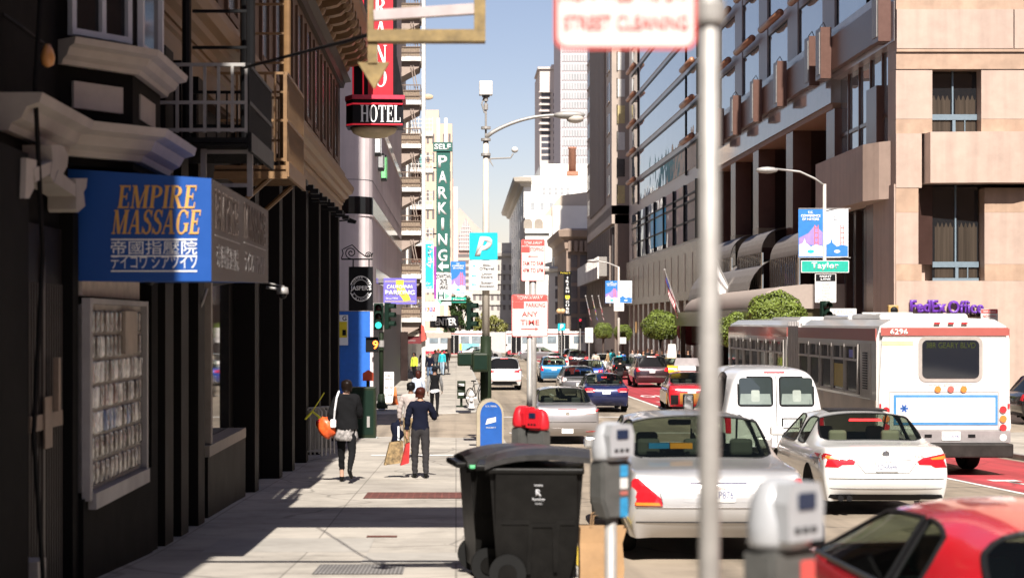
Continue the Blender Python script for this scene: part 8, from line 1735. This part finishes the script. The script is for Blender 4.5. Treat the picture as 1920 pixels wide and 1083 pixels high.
    for s_ in (-1, 1): ball(bm, (s_ * .073 * k, hy - .0, hz.z - .02 * k), .026 * k, 1, (.35, .7, 1.1))
    fy = max(x.co.y for x in bm.verts if abs(x.co.x) < .03 * k and abs(x.co.z - hz.z + .02 * k) < .04 * k)
    ball(bm, (0, fy - .002, hz.z - .035 * k), .017 * k, 1, (.8, 1.1, 1.5)); b0 = len(bm.faces)
    bd = mk('body', bm, SKIN[skin], t, smooth=True)
    b = B(); [ball(b, (s_ * .03 * k, fy - .014 * k, hz.z), .011 * k, 1, (1.3, .6, .7)) for s_ in (-1, 1)]; ey = mkn('eye', b, M_trim, bd); b = B(); ball(b, (0, fy - .016 * k, hz.z - .075 * k), .02 * k, 1, (1.1, .4, .3)); mk('mouth', b, mat('lip', (.3, .08, .07), .5), bd)
    return t
TOP = ('torso', 'arm', 'neck_none'); LEG = ('hip', 'thigh', 'shin'); ALLL = ('hip', 'thigh', 'shin', 'torso')
def Gp(px, Y, f=zs): return (PX(px, Y), Y, f(Y) + .003)
def top(m, o_=.014, lo=.90): return ('top', m, ('torso', 'arm', 'hip'), o_, lo, 2)
def trousers(m, o_=.011, lo=.07, hi=1.02): return ('trousers', m, ('hip', 'thigh', 'shin', 'torso'), o_, lo, hi)
# woman in black with the orange bag
w1 = person('woman in a loose black sweater and leggings with a white strapped orange bag', Gp(650, 27.8), radians(-3), 1.73, 1, (('sweater', C_black, ('torso', 'arm', 'hip', 'thigh'), .035, .88, 2), ('leggings', C_black, LEG, .007, .2, 1.0)), H_dk, .02, stride=14, lift=(4, 42), arms=((-6, 22, 20), (15, 85, 10)), build=1.12, fem=True, lv=2)
b = B(); lathe(b, [(.2, .70), (.195, .76), (.17, .9), (.15, .95)], 24, (0, 0, 0), sy=.72); mk('tunic', b, C_pat, w1, smooth=True)
q = thing('shoulder_bag', 'orange and red bag with a white strap hanging at the black-clothed woman', 'bag', w1.location + Vector((-.33, .02, .92))); b = B(); ball(b, (0, 0, 0), .18, 3, (.95, .6, 1.05))
for vv in b.verts: vv.co *= 1 + .09 * sin(vv.co.x * 37 + vv.co.z * 29)
mk('pouch', b, mat('orange_nylon', (.72, .1, .02), .4, var=.35, scale=9, bump=.4), q, smooth=True); b = B(); ball(b, (-.1, .03, .06), .1, 2, (1, .7, .9)); mk('red_flap', b, mat('red_nylon', (.5, .03, .03), .45, var=.3, scale=9), q, smooth=True); b = B(); tube(b, [(.12, -.06, .12), (.14, -.13, .3), (.17, -.14, .5), (.2, -.03, .6), (.2, .06, .5)], .018, 8); box(b, .06, .16, -.14, -.08, .0, .14, bev=.02); mk('strap', b, C_white, q)
# man in navy with shopping bags
m1 = person('man in a navy sweater and dark trousers holding patterned shopping bags', Gp(788, 29), radians(4), 1.58, 0, (('sweater', C_navy, ('torso', 'arm', 'hip'), .02, .93, 2), ('trousers', C_char, ALLL, .017, .07, .97)), H_red, .03, stride=5, lift=(4, 6), arms=((-4, 14, 14), (12, 95, 22)), build=1.06, lv=2)
for lb_, dx, dy, mm, w_, h_ in (('brown patterned shopping bag carried by the man in navy', -.47, .08, mat('pattern_bag', (.22, .15, .07), .7, var=.8, scale=12), .34, .42), ('red shopping bag carried beside the patterned one', -.27, .02, mat('red_bag', (.42, .02, .02), .5, var=.3, scale=6), .16, .4)):
    q = thing('shopping_bag', lb_, 'bag', m1.location + Vector((dx, dy, .22)), radians(12)); b = B(); A_ = [b.verts.new(p) for p in ((-w_ / 2, -.06, .0), (w_ / 2 - .02, -.06, .04), (w_ / 2 - .02, .06, .04), (-w_ / 2, .06, 0))]; C_ = [b.verts.new(p) for p in ((-w_ / 2 + .1, -.05, h_ - .02), (w_ / 2, -.05, h_), (w_ / 2, .05, h_), (-w_ / 2 + .1, .05, h_ - .02))]
    b.faces.new(A_[::-1]); [b.faces.new((A_[i], A_[(i + 1) % 4], C_[(i + 1) % 4], C_[i])) for i in range(4)]; mk('sack', b, mm, q); b = B(); tube(b, [(-w_ / 2 + .12, 0, h_ - .02), (.0, 0, h_ + .12), (w_ / 2 - .02, 0, h_)], .008, 5); mk('handle', b, M_trim, q)
# man in grey-pink with a jacket over his hand
m2_ = person('man in a pale grey sweater and khaki trousers carrying a dark jacket', Gp(770, 35.5), radians(-8), 1.64, 2, (('shirt', C_red, ('torso', 'hip', 'thigh'), .012, .84, 1.2), ('sweater', C_greyp, ('torso', 'arm', 'hip'), .022, .92, 2), ('trousers', C_khaki, LEG, .016, .07, 1.0)), H_bl, 0, stride=10, lift=(6, 20), arms=((2, 12, 16), (-4, 20, 10)), lv=2)
q = thing('jacket', 'dark blue jacket hanging from the hand of the man in grey', 'jacket', m2_.location + Vector((-.3, .05, .42))); b = B(); ball(b, (0, 0, .14), .2, 3, (.62, .4, 1.25))
for vv in b.verts: vv.co.x += .03 * sin(vv.co.z * 18); vv.co *= 1 + .1 * sin(vv.co.x * 50 + vv.co.y * 30)
mk('cloth', b, C_navy, q, smooth=True); b = B(); box(b, .02, .06, -.11, -.07, -.02, .28); mk('lining', b, C_white, q)
person('woman in a pale blue jacket with long auburn hair beside the man in the vest', Gp(784, 58.6, zr), radians(5), 1.66, 1, (('jacket', C_pale, ('torso', 'arm', 'hip'), .025, .86, 2), ('trousers', C_pat2, LEG, .014, .1, .9)), H_red, .14, stride=12, lift=(5, 25), arms=((-8, 15, 14), (10, 25, 12)), fem=True)
person('man in a black vest with grey sleeves and a black cap', Gp(815, 59.3, zr), radians(-2), 1.8, 2, (('shirt', C_white, ('torso', 'hip', 'thigh'), .016, .82, 1.1), ('sleeves', C_grey, ('arm',), .018, 0, 2), ('vest', C_black, ('torso', 'hip'), .03, .93, 2), ('trousers', C_black, LEG, .010, .07, .95)), C_cap, 0, stride=16, lift=(4, 30), arms=((-12, 15, 10), (14, 15, 12)))
person('fair haired man in a navy hooded top and jeans walking toward the viewer', Gp(806, 96), pi, 1.75, 1, (top(C_navy, .022), trousers(C_jeans, .014)), H_gr, 0, stride=14, lift=(5, 20), arms=((15, 60, 8), (-10, 20, 10)))
for lb_, px, Y, mt, ml, hr, yw in (('woman in an aqua top and light jeans past the fair haired man', 829, 112, C_aqua, C_ljeans, H_bl, 2.9), ('woman in a white top with a red bag strap past the fair haired man', 816, 114, C_white, C_ljeans, H_bl, 3.3), ('person in black nearest the red awning', 793, 110, C_black, C_black, H_bl, 0), ('person in black behind the woman in the aqua top', 837, 118, C_black, C_char, H_bl, .2), ('person in dark clothes and a yellow cap in the group by the trolley bus', 822, 120, C_char, C_black, mat('cap_yellow', (.6, .5, .05), .7), 3.1), ('person in a hi-vis vest inside the dark shop front', 777, 98.6, C_hiv, C_black, H_bl, 2.5), ('person in white crossing by the trolley bus wheel', 950, 178, C_white, C_char, H_bl, 1.5)):
    person(lb_, Gp(px, Y, zr if px > 900 else zs), yw, 1.7, hash(len(lb_)) % 3, (top(mt, .016), trousers(ml, .012)), hr, .02, stride=10, lift=(5, 18), lv=1)
crowd = [(1117, 104, C_beige, C_khaki, H_dk, 0, 'man in beige by the white notice post on the right pavement'), (1148, 118, C_aqua, C_black, H_bl, .3, 'person in a light aqua top right of the notice post'), (1140, 112, C_khaki, C_grey, H_dk, 1.2, 'person in khaki left of the banner lamp'), (1161, 108, C_aqua, C_blue, mat('cap_pale', (.6, .6, .6), .7), 2.6, 'person in a turquoise jacket and pale cap by the banner lamp'), (1168, 113, C_blue, C_black, H_bl, .4, 'person in blue right of the banner lamp'),
         (1186, 116, C_grey, C_black, H_bl, 3, 'person in grey facing the viewer in the hotel crowd'), (1196, 112, C_white, C_jeans, H_dk, 2.8, 'person in white and jeans in the hotel crowd'), (1206, 104, C_aqua, C_jeans, H_dk, 3.3, 'person in a pale turquoise top in front of the hotel crowd'), (1214, 118, C_char, C_black, H_bl, 3, 'person in charcoal in the hotel crowd left of the dark SUV'), (1222, 113, C_black, C_black, H_bl, 3.2, 'bald looking person in black above the dark SUV'), (1232, 116, C_red, C_black, H_dk, 2.9, 'person in dark red above the dark SUV'), (1241, 112, C_black, C_char, H_red, 3.1, 'auburn haired person in black above the dark SUV'),
         (1250, 117, C_grey, C_char, H_bl, 3.3, 'dark haired person in grey right of the dark SUV roof'), (1260, 109, C_white, C_black, H_dk, 2.2, 'person in white left of the taxi roof box'), (1281, 104, C_khaki, C_khaki, H_gr, 2.4, 'person in olive khaki right of the yellow taxi'), (1274, 115, C_black, C_black, H_bl, 3, 'person in black behind the yellow taxi'), (1290, 112, C_black, C_char, H_bl, 2.9, 'person in black at the marquee post')]
for px, Y, mt, ml, hr, yw, lb_ in crowd:
    person(lb_, Gp(px, Y), yw, 1.62 + .02 * (int(px) % 8), int(px) % 3, (top(mt, .016), trousers(ml, .012)), hr, .02, stride=6, arms=((5, 40, 10), (0, 20, 12)))
# rider on a motor scooter between the cars
sc = thing('scooter', 'dark motor scooter between the navy saloon and the white hatchback', 'scooter', Gp(1162, 84, zr)); b = B(); tube(b, [(0, .0, .55), (0, -.3, .6), (0, -.45, .5)], .13, 8); tube(b, [(0, .0, .3), (0, .55, .3), (0, .75, .9)], .07, 8); mk('body_shell', b, M_trim, sc, smooth=True)
for y in (-.35, .95): b = B(); tube(b, [(0, y + .2 * cos(2 * pi * i / 18), .24 + .2 * sin(2 * pi * i / 18)) for i in range(18)], .05, 8, closed=True); mk('wheel', b, M_tyre, sc)
b = B(); box(b, -.06, .06, -.5, -.46, .5, .58); mk('tail_lamp', b, M_tail, sc); b = B(); tube(b, [(-.32, .7, 1.05), (0, .75, .95), (.32, .7, 1.05)], .02, 6); mk('handlebar', b, M_trim, sc)
rd = person('rider in a dark jacket and helmet sitting on the motor scooter', (sc.location.x, 84 - .15, zr(84) + .19), 0, 1.75, 1, (top(C_black, .025), trousers(C_char, .014)), C_cap, .03, arms=((40, 30, 22), (40, 30, 22)), seated=True)

# ---------------------------------------------------------------- clipped round trees and far trees
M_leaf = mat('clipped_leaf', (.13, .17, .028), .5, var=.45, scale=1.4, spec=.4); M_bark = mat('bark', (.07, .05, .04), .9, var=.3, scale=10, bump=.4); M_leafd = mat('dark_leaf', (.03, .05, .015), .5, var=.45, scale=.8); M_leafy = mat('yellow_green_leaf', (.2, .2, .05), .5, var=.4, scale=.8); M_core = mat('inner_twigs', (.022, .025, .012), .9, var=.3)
def leaves(bm, n, pick, size, seed):
    rn = random.Random(seed)
    for _ in range(n):
        p, nrm = pick(rn); nrm = (nrm + Vector((rn.gauss(0, .55), rn.gauss(0, .55), rn.gauss(0, .55)))).normalized(); a = nrm.orthogonal().normalized(); a = (Matrix.Rotation(rn.random() * 6.28, 3, nrm) @ a); b_ = nrm.cross(a); s_ = size * (.7 + .6 * rn.random())
        bm.faces.new([bm.verts.new(p + a * (s_ * x) + b_ * (s_ * y)) for x, y in ((-1, 0), (0, -.55), (1, 0), (0, .55))])
def topiary(label, px, py, rpx, Y, n=5200, sx=1.08, sz=.98, seed=1):
    c = P(px, py, Y); r = rpx * Y / F; g = zs(Y); t = thing('clipped_tree', label, 'tree', (c.x, Y, g), 0, 'clipped round trees along the hotel'); cz = c.z - g
    def pick(rn):
        while True:
            d = Vector((rn.gauss(0, 1), rn.gauss(0, 1), rn.gauss(0, 1))).normalized()
            if d.z > -.82: break
        lump = 1 + .05 * sin(d.x * 7 + seed) + .05 * sin(d.z * 8 + d.y * 5 + seed * 2); rr = r * lump * (1 - .16 * rn.random() ** 2)
        return Vector((d.x * rr * sx, d.y * rr * sx, cz + max(d.z, -.75) * rr * sz)), d
    b = B(); leaves(b, n, pick, r * .055, seed); mk('crown', b, M_leaf, t)
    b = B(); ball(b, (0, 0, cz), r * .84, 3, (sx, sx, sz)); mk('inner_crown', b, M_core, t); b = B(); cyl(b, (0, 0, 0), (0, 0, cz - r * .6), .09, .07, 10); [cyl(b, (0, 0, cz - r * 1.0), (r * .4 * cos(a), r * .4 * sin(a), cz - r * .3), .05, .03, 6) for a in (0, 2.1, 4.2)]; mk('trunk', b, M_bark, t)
topiary('largest clipped round tree, right of the tall pole by the bus', 1455, 594, 49, 71, 6500, seed=1); topiary('clipped round tree tucked left of the largest one', 1384, 622, 38, 80, seed=2); topiary('clipped round tree beside the American flag', 1238, 612, 31, 108, seed=3, sx=1.1); topiary('clipped round tree left of the banner lamp', 1131, 621, 17, 128, 3500, seed=4, sx=1.1); topiary('clipped round tree just right of the banner lamp', 1168, 624, 17, 116, 3500, seed=5)
def tree(name, label, px, py, rw, rh, Y, m, n, size, seed, group=None):
    c = P(px, py, Y); g = zr(Y); t = thing(name, label, 'tree', (c.x, Y, g), 0, group); cz = c.z - g; rx, rz = rw * Y / F, rh * Y / F; rn0 = random.Random(seed); cl = [(Vector((rn0.uniform(-.75, .75) * rx, rn0.uniform(-.6, .6) * rx, cz + rn0.uniform(-.75, .75) * rz)), rn0.uniform(.25, .5)) for _ in range(16)]
    def pick(rn):
        p, q_ = rn.choice(cl); d = Vector((rn.gauss(0, 1), rn.gauss(0, 1), rn.gauss(0, 1))).normalized(); return p + Vector((d.x * rx, d.y * rx, d.z * rz)) * q_ * (.5 + .5 * rn.random()), d
    b = B(); leaves(b, n, pick, size, seed); mk('crown', b, m, t); b = B(); cyl(b, (0, 0, 0), (0, 0, cz - rz * .4), .25, .15, 8)
    for p, _ in cl[:7]: cyl(b, (0, 0, cz - rz * .7), p, .1, .03, 6)
    mk('trunk', b, M_bark, t)
tree('street_tree', 'dark green tree behind the ENTER sign', 862, 588, 22, 32, 212, M_leafd, 2600, .2, 11); tree('street_tree', 'pale yellow green tree left of the white parking sign', 930, 606, 22, 20, 215, M_leafy, 1500, .17, 12); tree('street_tree', 'thin yellow green tree behind the street lamp pole', 900, 604, 14, 18, 225, M_leafy, 900, .17, 13); tree('street_tree', 'green bushy tree low behind the ENTER sign', 842, 614, 13, 12, 190, M_leafd, 900, .16, 14)
